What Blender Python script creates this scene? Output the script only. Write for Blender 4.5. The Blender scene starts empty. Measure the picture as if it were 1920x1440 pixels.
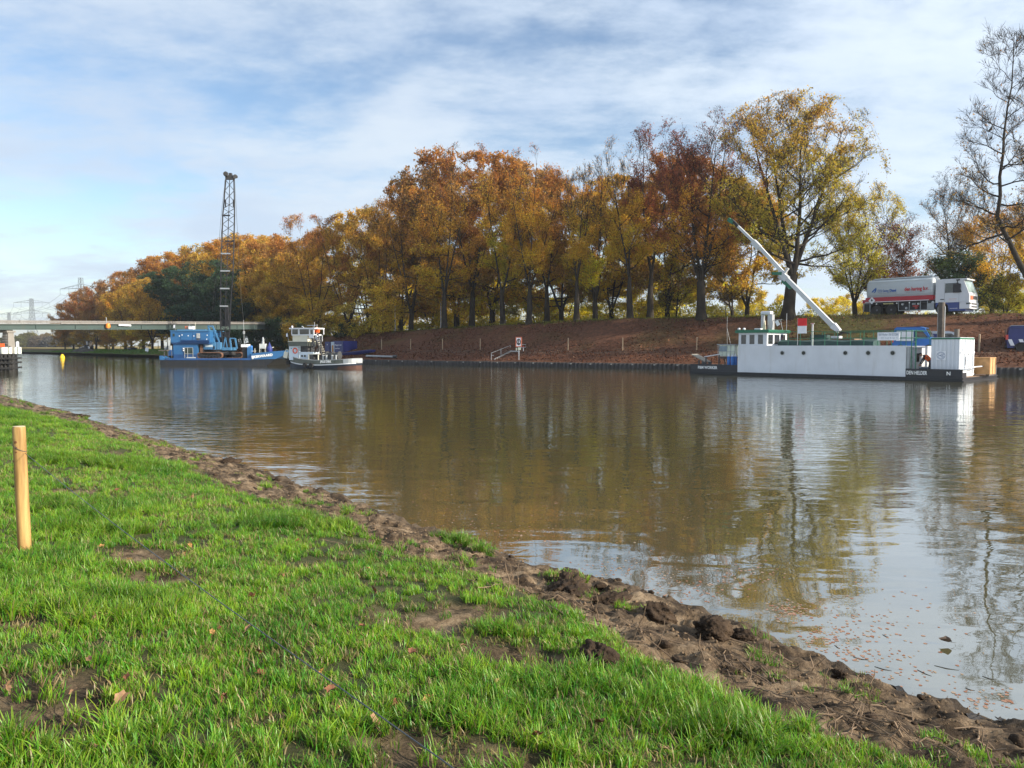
import bpy, bmesh, math, random
import numpy as np
from mathutils import Vector, Matrix, Euler

# ------------------------------------------------------------------ scene, camera, sky, sun
scene = bpy.context.scene
COL = scene.collection
R = math.radians
CAM_H = 2.4
F_PX = 1420.0
PITCH = math.atan(72.0 / F_PX)

cam_data = bpy.data.cameras.new('camera')
cam_data.sensor_width = 36.0
cam_data.lens = F_PX / 1920.0 * 36.0
cam_data.clip_start = 0.1
cam_data.clip_end = 9000.0
cam = bpy.data.objects.new('camera', cam_data)
COL.objects.link(cam)
cam.location = (0, 0, CAM_H)
cam.rotation_euler = (math.pi / 2 - PITCH, 0, 0)
scene.camera = cam

SUN_AZ = R(112.0)          # clockwise from +Y (the view direction)
SUN_EL = R(23.0)
SUN_DIR = Vector((math.sin(SUN_AZ) * math.cos(SUN_EL), math.cos(SUN_AZ) * math.cos(SUN_EL), math.sin(SUN_EL)))

scene.view_settings.view_transform = 'Standard'
scene.view_settings.look = 'None'
scene.view_settings.exposure = 0.80
scene.view_settings.gamma = 1.0
scene.view_settings.use_curve_mapping = False

world = bpy.data.worlds.new('World')
scene.world = world
world.use_nodes = True

def build_world():
    nt = world.node_tree
    nt.nodes.clear()
    N = nt.nodes.new
    L = nt.links.new
    out = N('ShaderNodeOutputWorld')
    bg = N('ShaderNodeBackground')
    bg.inputs['Strength'].default_value = 0.11
    L(bg.outputs[0], out.inputs[0])
    sky = N('ShaderNodeTexSky')
    sky.sky_type = 'NISHITA'
    sky.sun_disc = False
    sky.sun_elevation = SUN_EL
    sky.sun_rotation = SUN_AZ
    sky.air_density = 1.0
    sky.dust_density = 0.6
    sky.ozone_density = 2.0
    tc = N('ShaderNodeTexCoord')
    sep = N('ShaderNodeSeparateXYZ')
    L(tc.outputs['Generated'], sep.inputs[0])
    def math_(op, a, b=None, c=None):
        n = N('ShaderNodeMath'); n.operation = op
        for i, x in enumerate((a, b, c)):
            if x is None: continue
            if isinstance(x, (int, float)): n.inputs[i].default_value = x
            else: L(x, n.inputs[i])
        return n.outputs[0]
    zc = math_('MAXIMUM', sep.outputs['Z'], 0.0)
    den = math_('ADD', zc, 0.16)
    px = math_('DIVIDE', sep.outputs['X'], den)
    py = math_('DIVIDE', sep.outputs['Y'], den)
    comb = N('ShaderNodeCombineXYZ')
    L(px, comb.inputs[0]); L(py, comb.inputs[1])
    def noise(scale, detail, rough, off, dist=0.0, sx=1.0, sy=1.0):
        mp = N('ShaderNodeMapping')
        mp.inputs['Location'].default_value = off
        mp.inputs['Scale'].default_value = (sx, sy, 1)
        L(comb.outputs[0], mp.inputs['Vector'])
        n = N('ShaderNodeTexNoise')
        n.inputs['Scale'].default_value = scale
        n.inputs['Detail'].default_value = detail
        n.inputs['Roughness'].default_value = rough
        n.inputs['Distortion'].default_value = dist
        L(mp.outputs[0], n.inputs['Vector'])
        return n.outputs['Fac']
    def ramp(x, a, b):
        n = N('ShaderNodeMapRange'); n.interpolation_type = 'SMOOTHSTEP'
        L(x, n.inputs['Value'])
        n.inputs['From Min'].default_value = a; n.inputs['From Max'].default_value = b
        return n.outputs['Result']
    big = noise(0.8, 3.0, 0.5, (1.7, 4.2, 0.0), 0.3)
    mid = noise(2.4, 8.0, 0.62, (0.4, 7.7, 0.0), 0.12, 0.9, 1.1)
    fine = noise(8.5, 5.0, 0.6, (3.1, 0.6, 0.0), 0.2, 0.8, 1.25)
    cov = math_('ADD', math_('ADD', math_('MULTIPLY', big, 0.46), math_('MULTIPLY', mid, 0.40)), math_('MULTIPLY', fine, 0.14))
    cov = ramp(cov, 0.36, 0.57)
    cov = math_('MULTIPLY', cov, 0.90)
    # thickness variation of the cloud layer: thick parts greyer
    thick = ramp(noise(1.3, 7.0, 0.6, (5.2, 1.3, 0.0), 0.1, 0.8, 1.3), 0.36, 0.66)
    # forward scattering towards the sun
    dotn = N('ShaderNodeVectorMath'); dotn.operation = 'DOT_PRODUCT'
    L(tc.outputs['Generated'], dotn.inputs[0]); dotn.inputs[1].default_value = SUN_DIR
    sunw = ramp(dotn.outputs['Value'], -0.55, 0.85)
    glow = math_('POWER', math_('MAXIMUM', dotn.outputs['Value'], 0.0), 6.0)
    cm = N('ShaderNodeMix'); cm.data_type = 'RGBA'
    L(thick, cm.inputs['Factor'])
    cm.inputs['A'].default_value = (4.6, 5.2, 5.85, 1)
    cm.inputs['B'].default_value = (3.85, 4.55, 5.55, 1)
    bright = math_('ADD', math_('ADD', 0.88, math_('MULTIPLY', sunw, 0.26)), math_('MULTIPLY', glow, 1.2))
    sc = N('ShaderNodeVectorMath'); sc.operation = 'SCALE'
    L(cm.outputs['Result'], sc.inputs[0]); L(bright, sc.inputs['Scale'])
    # thin high veil over everything
    sky2 = N('ShaderNodeVectorMath'); sky2.operation = 'MULTIPLY'
    L(sky.outputs[0], sky2.inputs[0]); sky2.inputs[1].default_value = (1.0, 1.0, 1.0)
    mx = N('ShaderNodeMix'); mx.data_type = 'RGBA'
    L(cov, mx.inputs['Factor'])
    L(sky2.outputs[0], mx.inputs['A']); L(sc.outputs[0], mx.inputs['B'])
    L(mx.outputs['Result'], bg.inputs['Color'])
build_world()
try:
    world.cycles.sampling_method = 'MANUAL'
    world.cycles.sample_map_resolution = 512
except Exception:
    pass

sun_data = bpy.data.lights.new('sun', 'SUN')
sun_data.energy = 5.0
sun_data.angle = R(0.6)
sun_data.color = (1.0, 0.89, 0.72)
sun = bpy.data.objects.new('sun', sun_data)
COL.objects.link(sun)
sun.location = (60, -10, 60)
sun.rotation_euler = (-SUN_DIR).to_track_quat('-Z', 'Y').to_euler()

# ------------------------------------------------------------------ picture measurements -> world
CP, SP = math.cos(PITCH), math.sin(PITCH)
def ray(u, v):
    a = (u - 960.0) / F_PX; b = (720.0 - v) / F_PX
    return Vector((a, CP + b * SP, -SP + b * CP))
def at_z(u, v, z):
    r = ray(u, v); t = (z - CAM_H) / r.z
    return Vector((0, 0, CAM_H)) + r * t
def at_y(u, v, y):
    r = ray(u, v); return Vector((0, 0, CAM_H)) + r * (y / r.y)
def at_plane(u, v, p, n):
    r = ray(u, v); o = Vector((0, 0, CAM_H))
    return o + r * ((Vector(p) - o).dot(n) / r.dot(n))
def proj(p):
    x, y, z = p[0], p[1], p[2] - CAM_H
    zc = y * CP - z * SP; yc = y * SP + z * CP
    return 960 + F_PX * x / zc, 720 - F_PX * yc / zc

# ------------------------------------------------------------------ object helpers
def tag(o, label=None, cat=None, group=None, kind=None):
    if label: o['label'] = label
    if cat: o['category'] = cat
    if group: o['group'] = group
    if kind: o['kind'] = kind
    return o
def thing(name, label, cat, loc=(0, 0, 0), rz=0.0, group=None):
    o = bpy.data.objects.new(name, None)
    o.empty_display_size = 0.3
    COL.objects.link(o)
    o.location = loc; o.rotation_euler = (0, 0, rz)
    return tag(o, label, cat, group)
def link_mesh(name, me, mat=None, parent=None):
    o = bpy.data.objects.new(name, me)
    COL.objects.link(o)
    if mat is not None: me.materials.append(mat)
    if parent is not None: o.parent = parent
    return o
KIDS = {}
def copy_tree(root, loc, rz=None, scale=None, label=None, group=None, kids=None):
    c = root.copy(); COL.objects.link(c)
    c.location = loc
    if rz is not None: c.rotation_euler = (0, 0, rz)
    if scale is not None: c.scale = scale
    if label: c['label'] = label
    if group: c['group'] = group
    for ch in (kids if kids is not None else list(root.children)):
        d = ch.copy(); COL.objects.link(d); d.parent = c
        for g in list(ch.children):
            e = g.copy(); COL.objects.link(e); e.parent = d
    return c

def np_mesh(name, verts, faces, smooth=False, colors=None):
    """verts (N,3); faces (M,k) with one k"""
    me = bpy.data.meshes.new(name)
    verts = np.asarray(verts, dtype=np.float32); faces = np.asarray(faces, dtype=np.int32)
    M, k = faces.shape
    me.vertices.add(len(verts)); me.vertices.foreach_set('co', verts.ravel())
    me.loops.add(M * k); me.loops.foreach_set('vertex_index', faces.ravel())
    me.polygons.add(M)
    me.polygons.foreach_set('loop_start', np.arange(0, M * k, k, dtype=np.int32))
    try: me.polygons.foreach_set('loop_total', np.full(M, k, dtype=np.int32))
    except Exception: pass
    if smooth: me.polygons.foreach_set('use_smooth', np.ones(M, dtype=bool))
    if colors is not None:
        at = me.color_attributes.new('Col', 'FLOAT_COLOR', 'POINT')
        c = np.ones((len(verts), 4), dtype=np.float32); c[:, :3] = colors
        at.data.foreach_set('color', c.ravel())
    me.update(calc_edges=True)
    return me

class MB:
    def __init__(s): s.v = []; s.f = []
    def add(s, vs, fs):
        o = len(s.v); s.v += [tuple(p) for p in vs]; s.f += [tuple(i + o for i in f) for f in fs]; return s
    def hexa(s, p):
        return s.add(p, [(0, 3, 2, 1), (4, 5, 6, 7), (0, 1, 5, 4), (1, 2, 6, 5), (2, 3, 7, 6), (3, 0, 4, 7)])
    def box(s, x0, x1, y0, y1, z0, z1):
        return s.hexa([(x0, y0, z0), (x1, y0, z0), (x1, y1, z0), (x0, y1, z0), (x0, y0, z1), (x1, y0, z1), (x1, y1, z1), (x0, y1, z1)])
    def cbox(s, c, size, rot=None):
        hx, hy, hz = size[0] / 2, size[1] / 2, size[2] / 2
        P = [Vector((x, y, z)) for z in (-hz, hz) for x, y in ((-hx, -hy), (hx, -hy), (hx, hy), (-hx, hy))]
        if rot is not None:
            m = Euler(rot).to_matrix(); P = [m @ p for p in P]
        return s.hexa([p + Vector(c) for p in P])
    def bbox(s, x0, x1, y0, y1, z0, z1, b=0.02):
        """box with chamfered edges"""
        bm = bmesh.new()
        r = bmesh.ops.create_cube(bm, size=1)
        for v in bm.verts:
            v.co = Vector(((x0 + x1) / 2 + v.co.x * (x1 - x0), (y0 + y1) / 2 + v.co.y * (y1 - y0), (z0 + z1) / 2 + v.co.z * (z1 - z0)))
        bmesh.ops.bevel(bm, geom=list(bm.edges), offset=b, segments=2, affect='EDGES', profile=0.5)
        bm.verts.index_update()
        s.add([v.co[:] for v in bm.verts], [[v.index for v in f.verts] for f in bm.faces])
        bm.free(); return s
    def bar(s, p0, p1, w, h=None, up=(0, 0, 1)):
        h = w if h is None else h
        p0 = Vector(p0); p1 = Vector(p1); d = (p1 - p0).normalized(); u = Vector(up)
        if abs(d.dot(u)) > 0.98: u = Vector((1, 0, 0))
        x = d.cross(u).normalized(); y = x.cross(d).normalized()
        P = [p + x * (a * w / 2) + y * (b * h / 2) for p in (p0, p1) for a, b in ((-1, -1), (1, -1), (1, 1), (-1, 1))]
        return s.hexa(P)
    def tube(s, pts, r, n=8, caps=True):
        pts = [Vector(p) for p in pts]
        rr = r if isinstance(r, (list, tuple)) else [r] * len(pts)
        o = len(s.v); prev = None
        for i, p in enumerate(pts):
            d = (pts[min(i + 1, len(pts) - 1)] - pts[max(i - 1, 0)]).normalized()
            if prev is None:
                u = Vector((0, 0, 1)) if abs(d.z) < 0.9 else Vector((1, 0, 0))
                x = d.cross(u).normalized()
            else:
                x = (prev - d * prev.dot(d)).normalized()
            prev = x; y = d.cross(x)
            for k in range(n):
                a = 2 * math.pi * k / n
                s.v.append(tuple(p + (x * math.cos(a) + y * math.sin(a)) * rr[i]))
        for i in range(len(pts) - 1):
            for k in range(n):
                a = o + i * n + k; b = o + i * n + (k + 1) % n
                s.f.append((a, b, b + n, a + n))
        if caps:
            s.f.append(tuple(o + k for k in range(n))[::-1])
            s.f.append(tuple(o + (len(pts) - 1) * n + k for k in range(n)))
        return s
    def cyl(s, p0, p1, r0, r1=None, n=12):
        return s.tube([p0, p1], [r0, r0 if r1 is None else r1], n)
    def prism(s, poly, axis, a, b):
        """poly: 2D outline; axis x -> (y,z), y -> (x,z), z -> (x,y)"""
        def P(q, t):
            return {'x': (t, q[0], q[1]), 'y': (q[0], t, q[1]), 'z': (q[0], q[1], t)}[axis]
        n = len(poly)
        vs = [P(q, a) for q in poly] + [P(q, b) for q in poly]
        fs = [tuple(range(n))[::-1], tuple(range(n, 2 * n))] + [(i, (i + 1) % n, (i + 1) % n + n, i + n) for i in range(n)]
        return s.add(vs, fs)
    def lathe(s, prof, n=16, c=(0, 0, 0), axis='z'):
        o = len(s.v)
        for r, z in prof:
            for k in range(n):
                a = 2 * math.pi * k / n; x, y = r * math.cos(a), r * math.sin(a)
                q = {'z': (x, y, z), 'y': (x, z, y), 'x': (z, x, y)}[axis]
                s.v.append((q[0] + c[0], q[1] + c[1], q[2] + c[2]))
        for i in range(len(prof) - 1):
            for k in range(n):
                a = o + i * n + k; b = o + i * n + (k + 1) % n
                s.f.append((a, b, b + n, a + n))
        s.f.append(tuple(o + k for k in range(n))[::-1]); s.f.append(tuple(o + (len(prof) - 1) * n + k for k in range(n)))
        return s
    def loft(s, secs, caps=True, closed=True):
        o = len(s.v); n = len(secs[0])
        for q in secs: s.v += [tuple(p) for p in q]
        m = n if closed else n - 1
        for i in range(len(secs) - 1):
            for k in range(m):
                a = o + i * n + k; b = o + i * n + (k + 1) % n
                s.f.append((a, b, b + n, a + n))
        if caps:
            s.f.append(tuple(o + k for k in range(n))[::-1]); s.f.append(tuple(o + (len(secs) - 1) * n + k for k in range(n)))
        return s
    def build(s, name, mat, parent=None, smooth=False, fix=True):
        me = bpy.data.meshes.new(name)
        me.from_pydata(s.v, [], s.f)
        if fix:
            bm = bmesh.new(); bm.from_mesh(me)
            bmesh.ops.recalc_face_normals(bm, faces=bm.faces); bm.to_mesh(me); bm.free()
        if smooth:
            me.polygons.foreach_set('use_smooth', [True] * len(me.polygons))
            try: me.set_sharp_from_angle(angle=R(38))
            except Exception: pass
        me.update()
        return link_mesh(name, me, mat, parent)

def text_mesh(body, size, extrude=0.01, offset=0.0, align='CENTER', space=1.0):
    c = bpy.data.curves.new('lettering', 'FONT')
    c.body = body; c.size = size; c.extrude = extrude; c.offset = offset
    c.align_x = align; c.align_y = 'CENTER'; c.resolution_u = 3; c.space_character = space
    o = bpy.data.objects.new('lettering', c); COL.objects.link(o)
    bpy.context.view_layer.update()
    me = bpy.data.meshes.new_from_object(o.evaluated_get(bpy.context.evaluated_depsgraph_get()))
    bpy.data.objects.remove(o); bpy.data.curves.remove(c)
    return me
def lettering(body, size, mat, parent, loc, rot=(math.pi / 2, 0, 0), width=None, extrude=0.008, offset=0.0, name='lettering'):
    me = text_mesh(body, size, extrude, offset)
    o = link_mesh(name, me, mat, parent)
    o.location = loc; o.rotation_euler = rot
    if width:
        xs = [v.co.x for v in me.vertices]; w = max(xs) - min(xs)
        k = width / w
        for v in me.vertices: v.co.x *= k
    return o

# ------------------------------------------------------------------ numpy noise
def hash2(ix, iy, seed):
    h = (ix.astype(np.int64) * 374761393 + iy.astype(np.int64) * 668265263 + seed * 1442695041) & 0xffffffff
    h = ((h ^ (h >> 13)) * 1274126177) & 0xffffffff
    return ((h ^ (h >> 16)) & 0xffff) / 65535.0
def vnoise(x, y, seed=0):
    ix = np.floor(x); iy = np.floor(y); fx = x - ix; fy = y - iy
    fx = fx * fx * (3 - 2 * fx); fy = fy * fy * (3 - 2 * fy)
    a = hash2(ix, iy, seed); b = hash2(ix + 1, iy, seed); c = hash2(ix, iy + 1, seed); d = hash2(ix + 1, iy + 1, seed)
    return (a * (1 - fx) + b * fx) * (1 - fy) + (c * (1 - fx) + d * fx) * fy
def fbm(x, y, seed=0, octv=4, gain=0.5):
    t = 0; a = 1.0; s = 0
    for i in range(octv):
        t = t + a * (vnoise(x * 2 ** i + i * 17.3, y * 2 ** i - i * 9.1, seed + i) - 0.5); s += a; a *= gain
    return t / s * 2

# ------------------------------------------------------------------ materials
MATS = {}
def pm(name, col, rough=0.55, metal=0.0, var=0.18, scale=2.5, bump=0.0, dirt=None, dirt_amt=0.4, streak=False, bscale=None, spec=None, coat=0.0):
    if name in MATS: return MATS[name]
    m = bpy.data.materials.new(name); m.use_nodes = True; MATS[name] = m
    nt = m.node_tree; N = nt.nodes.new; L = nt.links.new
    b = nt.nodes['Principled BSDF']
    b.inputs['Roughness'].default_value = rough; b.inputs['Metallic'].default_value = metal
    if spec is not None: b.inputs['Specular IOR Level'].default_value = spec
    if coat: b.inputs['Coat Weight'].default_value = coat
    tc = N('ShaderNodeTexCoord')
    n1 = N('ShaderNodeTexNoise'); n1.inputs['Scale'].default_value = scale; n1.inputs['Detail'].default_value = 6; n1.inputs['Roughness'].default_value = 0.6
    L(tc.outputs['Object'], n1.inputs['Vector'])
    mr = N('ShaderNodeMapRange'); L(n1.outputs['Fac'], mr.inputs['Value'])
    mr.inputs['From Min'].default_value = 0.3; mr.inputs['From Max'].default_value = 0.7
    mr.inputs['To Min'].default_value = 1 - var; mr.inputs['To Max'].default_value = 1 + var
    vm = N('ShaderNodeVectorMath'); vm.operation = 'SCALE'
    vm.inputs[0].default_value = col; L(mr.outputs[0], vm.inputs['Scale'])
    last = vm.outputs[0]
    if dirt is not None:
        mp = N('ShaderNodeMapping'); L(tc.outputs['Object'], mp.inputs[0])
        mp.inputs['Scale'].default_value = (3.0, 3.0, 0.35) if streak else (1, 1, 1)
        n2 = N('ShaderNodeTexNoise'); n2.inputs['Scale'].default_value = scale * 0.8; n2.inputs['Detail'].default_value = 8; n2.inputs['Roughness'].default_value = 0.7
        L(mp.outputs[0], n2.inputs['Vector'])
        r2 = N('ShaderNodeMapRange'); r2.interpolation_type = 'SMOOTHSTEP'; L(n2.outputs['Fac'], r2.inputs['Value'])
        r2.inputs['From Min'].default_value = 0.5; r2.inputs['From Max'].default_value = 0.75; r2.inputs['To Max'].default_value = dirt_amt
        mx = N('ShaderNodeMix'); mx.data_type = 'RGBA'
        L(r2.outputs[0], mx.inputs['Factor']); L(last, mx.inputs['A']); mx.inputs['B'].default_value = (*dirt, 1)
        last = mx.outputs['Result']
    L(last, b.inputs['Base Color'])
    if bump:
        n3 = N('ShaderNodeTexNoise'); n3.inputs['Scale'].default_value = bscale or scale * 6; n3.inputs['Detail'].default_value = 5
        L(tc.outputs['Object'], n3.inputs['Vector'])
        bp = N('ShaderNodeBump'); bp.inputs['Strength'].default_value = bump; bp.inputs['Distance'].default_value = 0.03
        L(n3.outputs['Fac'], bp.inputs['Height']); L(bp.outputs[0], b.inputs['Normal'])
    return m
def glass_mat(name, col, rough=0.05):
    if name in MATS: return MATS[name]
    m = pm(name, col, rough=rough, var=0.35, scale=1.2, spec=0.9)
    return m
def leaf_mat(name, trans=0.45):
    if name in MATS: return MATS[name]
    m = bpy.data.materials.new(name); m.use_nodes = True; MATS[name] = m
    nt = m.node_tree; nt.nodes.clear(); N = nt.nodes.new; L = nt.links.new
    out = N('ShaderNodeOutputMaterial'); at = N('ShaderNodeAttribute'); at.attribute_name = 'Col'
    d = N('ShaderNodeBsdfDiffuse'); t = N('ShaderNodeBsdfTranslucent'); mx = N('ShaderNodeMixShader'); mx.inputs[0].default_value = trans
    L(at.outputs['Color'], d.inputs[0]); L(at.outputs['Color'], t.inputs[0]); L(d.outputs[0], mx.inputs[1]); L(t.outputs[0], mx.inputs[2])
    L(mx.outputs[0], out.inputs[0])
    return m
# ================================================================== THE LAND AND THE WATER
# ---- far bank: waterline measured from the photograph, offset inland by d
def catmull(P, n=24):
    out = []
    for i in range(len(P) - 1):
        p0 = P[max(i - 1, 0)]; p1 = P[i]; p2 = P[i + 1]; p3 = P[min(i + 2, len(P) - 1)]
        for k in range(n):
            t = k / n
            out.append(0.5 * ((2 * p1) + (-p0 + p2) * t + (2 * p0 - 5 * p1 + 4 * p2 - p3) * t * t + (-p0 + 3 * p1 - 3 * p2 + p3) * t ** 3))
    out.append(P[-1]); return np.array(out)
FB = [np.array(p, float) for p in [(190, -30), (128, 14), (82, 40)]] + \
     [np.array(at_z(u, v, 0)[:2]) for u, v in ((1900, 702), (1290, 693), (1000, 688), (700, 682.5), (480, 676.5), (300, 671.5), (180, 666.8), (50, 663.2))] + \
     [np.array(p, float) for p in [(-215, 275), (-330, 320), (-600, 380)]]
FBP = catmull(FB)
for _ in range(6):
    FBP[1:-1] = 0.25 * FBP[:-2] + 0.5 * FBP[1:-1] + 0.25 * FBP[2:]
_seg = np.linalg.norm(np.diff(FBP, axis=0), axis=1)
FBS = np.concatenate([[0], np.cumsum(_seg)])
_t = np.gradient(FBP, axis=0); _t /= np.linalg.norm(_t, axis=1)[:, None]
FBN = np.stack([_t[:, 1], -_t[:, 0]], 1)          # inland
def fb_point(s, d):
    x = np.interp(s, FBS, FBP[:, 0]); y = np.interp(s, FBS, FBP[:, 1])
    nx = np.interp(s, FBS, FBN[:, 0]); ny = np.interp(s, FBS, FBN[:, 1])
    return x + nx * d, y + ny * d
def fb_angle(s):
    nx = np.interp(s, FBS, FBN[:, 0]); ny = np.interp(s, FBS, FBN[:, 1])
    return math.atan2(ny, nx) - math.pi / 2       # 0 = bank running along X, inland +Y
_uu = np.array([1900, 1180, 1000, 830, 700, 550, 420, 320, 270, 180, 50]); _cc = np.array([5.5, 5.65, 5.6, 5.15, 4.8, 4.3, 3.6, 2.6, 1.7, 1.35, 1.2])
_us = 960 + F_PX * FBP[:, 0] / np.maximum(FBP[:, 1], 1)
_ok = (FBP[:, 1] > 30) & (np.abs(_us) < 4000)
CREST_S = np.where(FBP[:, 1] < 45, 5.5, np.interp(-_us, -_uu, _cc))
def crest(s): return np.interp(s, FBS, CREST_S)
def fb_z(s, d):
    C = crest(s)
    k = [0.0, 3.5, 6.0, 13.0, 22.0, 36.0, 80.0]
    z = [0.5 + 0 * C, np.minimum(1.35, 0.75 * C), np.minimum(1.85, 0.92 * C), C, C, np.minimum(0.55 * C + 0.9, C), np.minimum(3.0, C) * 0.4 + 0.9 * 0.6]
    out = z[0] + 0 * d
    for i in range(len(k) - 1):
        t = np.clip((d - k[i]) / (k[i + 1] - k[i]), 0, 1)
        if i == 3: t = t * t * (3 - 2 * t) * 0.35 + t * 0.65
        out = out + t * (z[i + 1] - z[i])
    return out
def bank(u, d, dz=0.0):
    """point on the far bank seen at picture column u, d metres inland"""
    lo, hi = np.interp(20, FBP[::-1, 1], FBS[::-1]) if False else FBS[0] + 60, FBS[-1]
    ss = np.linspace(FBS[0], FBS[-1], 4000)
    x, y = fb_point(ss, d)
    uu = np.where(y > 20, 960 + F_PX * x / np.maximum(y * CP - 1.0 * SP * 0, 1), 1e6)
    i = int(np.argmin(np.abs(uu - u))); s = ss[i]
    X, Y = fb_point(s, d)
    return Vector((float(X), float(Y), float(fb_z(np.array(s), np.array(float(d)))) + dz)), float(s)

def build_far_bank():
    s = np.concatenate([np.arange(0, 60, 4.0), np.arange(60, FBS[-1] - 250, 0.8), np.arange(FBS[-1] - 250, FBS[-1], 6)])
    d = np.array([0.06, 0.3, 0.6, 1.0, 1.4, 1.9, 2.4, 3, 3.6, 4.2, 4.8, 5.4, 6, 6.7, 7.4, 8.1, 8.8, 9.5, 10.2, 10.9, 11.6, 12.3, 13, 13.6, 14.4, 15.5, 17, 19, 22, 26, 31, 36, 45, 60, 80, 140, 320, 900, 3200])
    S, D = np.meshgrid(s, d, indexing='ij')
    Dc = np.minimum(D, 60)
    X, Y = fb_point(S, Dc)
    # beyond 60 m: straight away from a point in the canal, so nothing folds over
    C0 = np.array([10.0, 5.0]); vx, vy = X - C0[0], Y - C0[1]; ln = np.hypot(vx, vy)
    X = X + vx / ln * np.maximum(D - 60, 0); Y = Y + vy / ln * np.maximum(D - 60, 0)
    Z = fb_z(S, np.minimum(D, 80.0))
    amp = np.where(D < 0.3, 0.02, np.where(D < 6, 0.10, 0.16))
    Z = Z + amp * fbm(X * 0.9, Y * 0.9, 3, 4) * (D < 100) + 0.25 * fbm(X * 0.12, Y * 0.12, 9, 3) * ((D > 8) & (D < 100))
    low = np.clip((2.6 - crest(S)) / 1.2, 0, 1)
    g = np.clip((fbm(X * 0.22, Y * 0.22, 21, 4) - 0.12) * 3.0, 0, 1) * (D > 5.5) * (D < 13) * 0.3
    g = np.maximum(g, np.clip((D - 12.8) / 1.0, 0, 1) * 0.7)
    g = np.maximum(g, low * np.clip(1.4 - D / 8.0, 0, 1))
    # darker scrubby grass on the slope below the lorry
    U = 960 + F_PX * X / np.maximum(Y, 1)
    lorry = np.exp(-((U - 1570) / 95) ** 2) * (D > 7.5) * (D < 14)
    g = np.maximum(g, np.clip(lorry + fbm(X * .5, Y * .5, 5, 3) * .5, 0, 1) * (lorry > 0.15) * 0.8)
    field = np.clip((D - 36) / 30, 0, 1)
    tr = np.clip(1 - np.abs(D - 5.0) / 1.6, 0, 1) * (fbm(X * .4, Y * .4, 31, 3) * .6 + .6)
    col = np.stack([g, field, np.clip(tr, 0, 1)], -1).reshape(-1, 3)
    n, m = S.shape
    idx = np.arange(n * m).reshape(n, m)
    F = np.stack([idx[:-1, :-1], idx[1:, :-1], idx[1:, 1:], idx[:-1, 1:]], -1).reshape(-1, 4)[:, ::-1]
    me = np_mesh('far_bank', np.stack([X, Y, Z], -1).reshape(-1, 3), F, True, col)
    m_ = bpy.data.materials.new('litter_bank'); m_.use_nodes = True
    nt = m_.node_tree; N = nt.nodes.new; L = nt.links.new; b = nt.nodes['Principled BSDF']; b.inputs['Roughness'].default_value = 0.95; b.inputs['Specular IOR Level'].default_value = 0.1
    at = N('ShaderNodeAttribute'); at.attribute_name = 'Col'; sp = N('ShaderNodeSeparateColor'); L(at.outputs['Color'], sp.inputs[0])
    tc = N('ShaderNodeTexCoord')
    def noise(sc, det=6, ro=.65):
        q = N('ShaderNodeTexNoise'); q.inputs['Scale'].default_value = sc; q.inputs['Detail'].default_value = det; q.inputs['Roughness'].default_value = ro; L(tc.outputs['Object'], q.inputs['Vector']); return q.outputs['Fac']
    def ramp(fac, stops):
        q = N('ShaderNodeValToRGB'); L(fac, q.inputs[0])
        while len(q.color_ramp.elements) < len(stops): q.color_ramp.elements.new(0.5)
        for e, (p, c) in zip(q.color_ramp.elements, stops): e.position = p; e.color = (*c, 1)
        return q.outputs[0]
    def mix(f, a, c):
        q = N('ShaderNodeMix'); q.data_type = 'RGBA'; L(f, q.inputs['Factor']); L(a, q.inputs['A']); L(c, q.inputs['B']); return q.outputs['Result']
    lit = ramp(noise(2.2, 9, .78), [(0.3, (0.042, 0.023, 0.016)), (0.5, (0.110, 0.052, 0.032)), (0.62, (0.155, 0.072, 0.042)), (0.75, (0.20, 0.105, 0.065))])
    soil = ramp(noise(1.3, 7), [(0.35, (0.055, 0.040, 0.030)), (0.65, (0.16, 0.115, 0.085))])
    gr = ramp(noise(1.7, 7), [(0.3, (0.035, 0.045, 0.014)), (0.55, (0.065, 0.075, 0.022)), (0.75, (0.13, 0.12, 0.036))])
    fl = ramp(noise(0.05, 6), [(0.35, (0.12, 0.13, 0.03)), (0.6, (0.32, 0.22, 0.08))])
    c = mix(sp.outputs[2], lit, soil); c = mix(sp.outputs[0], c, gr); c = mix(sp.outputs[1], c, fl)
    L(c, b.inputs['Base Color'])
    bp = N('ShaderNodeBump'); bp.inputs['Strength'].default_value = 0.8; bp.inputs['Distance'].default_value = 0.12; L(noise(3.5, 6, .7), bp.inputs['Height']); L(bp.outputs[0], b.inputs['Normal'])
    o = link_mesh('far_bank', me, m_); tag(o, kind='structure')
build_far_bank()

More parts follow.
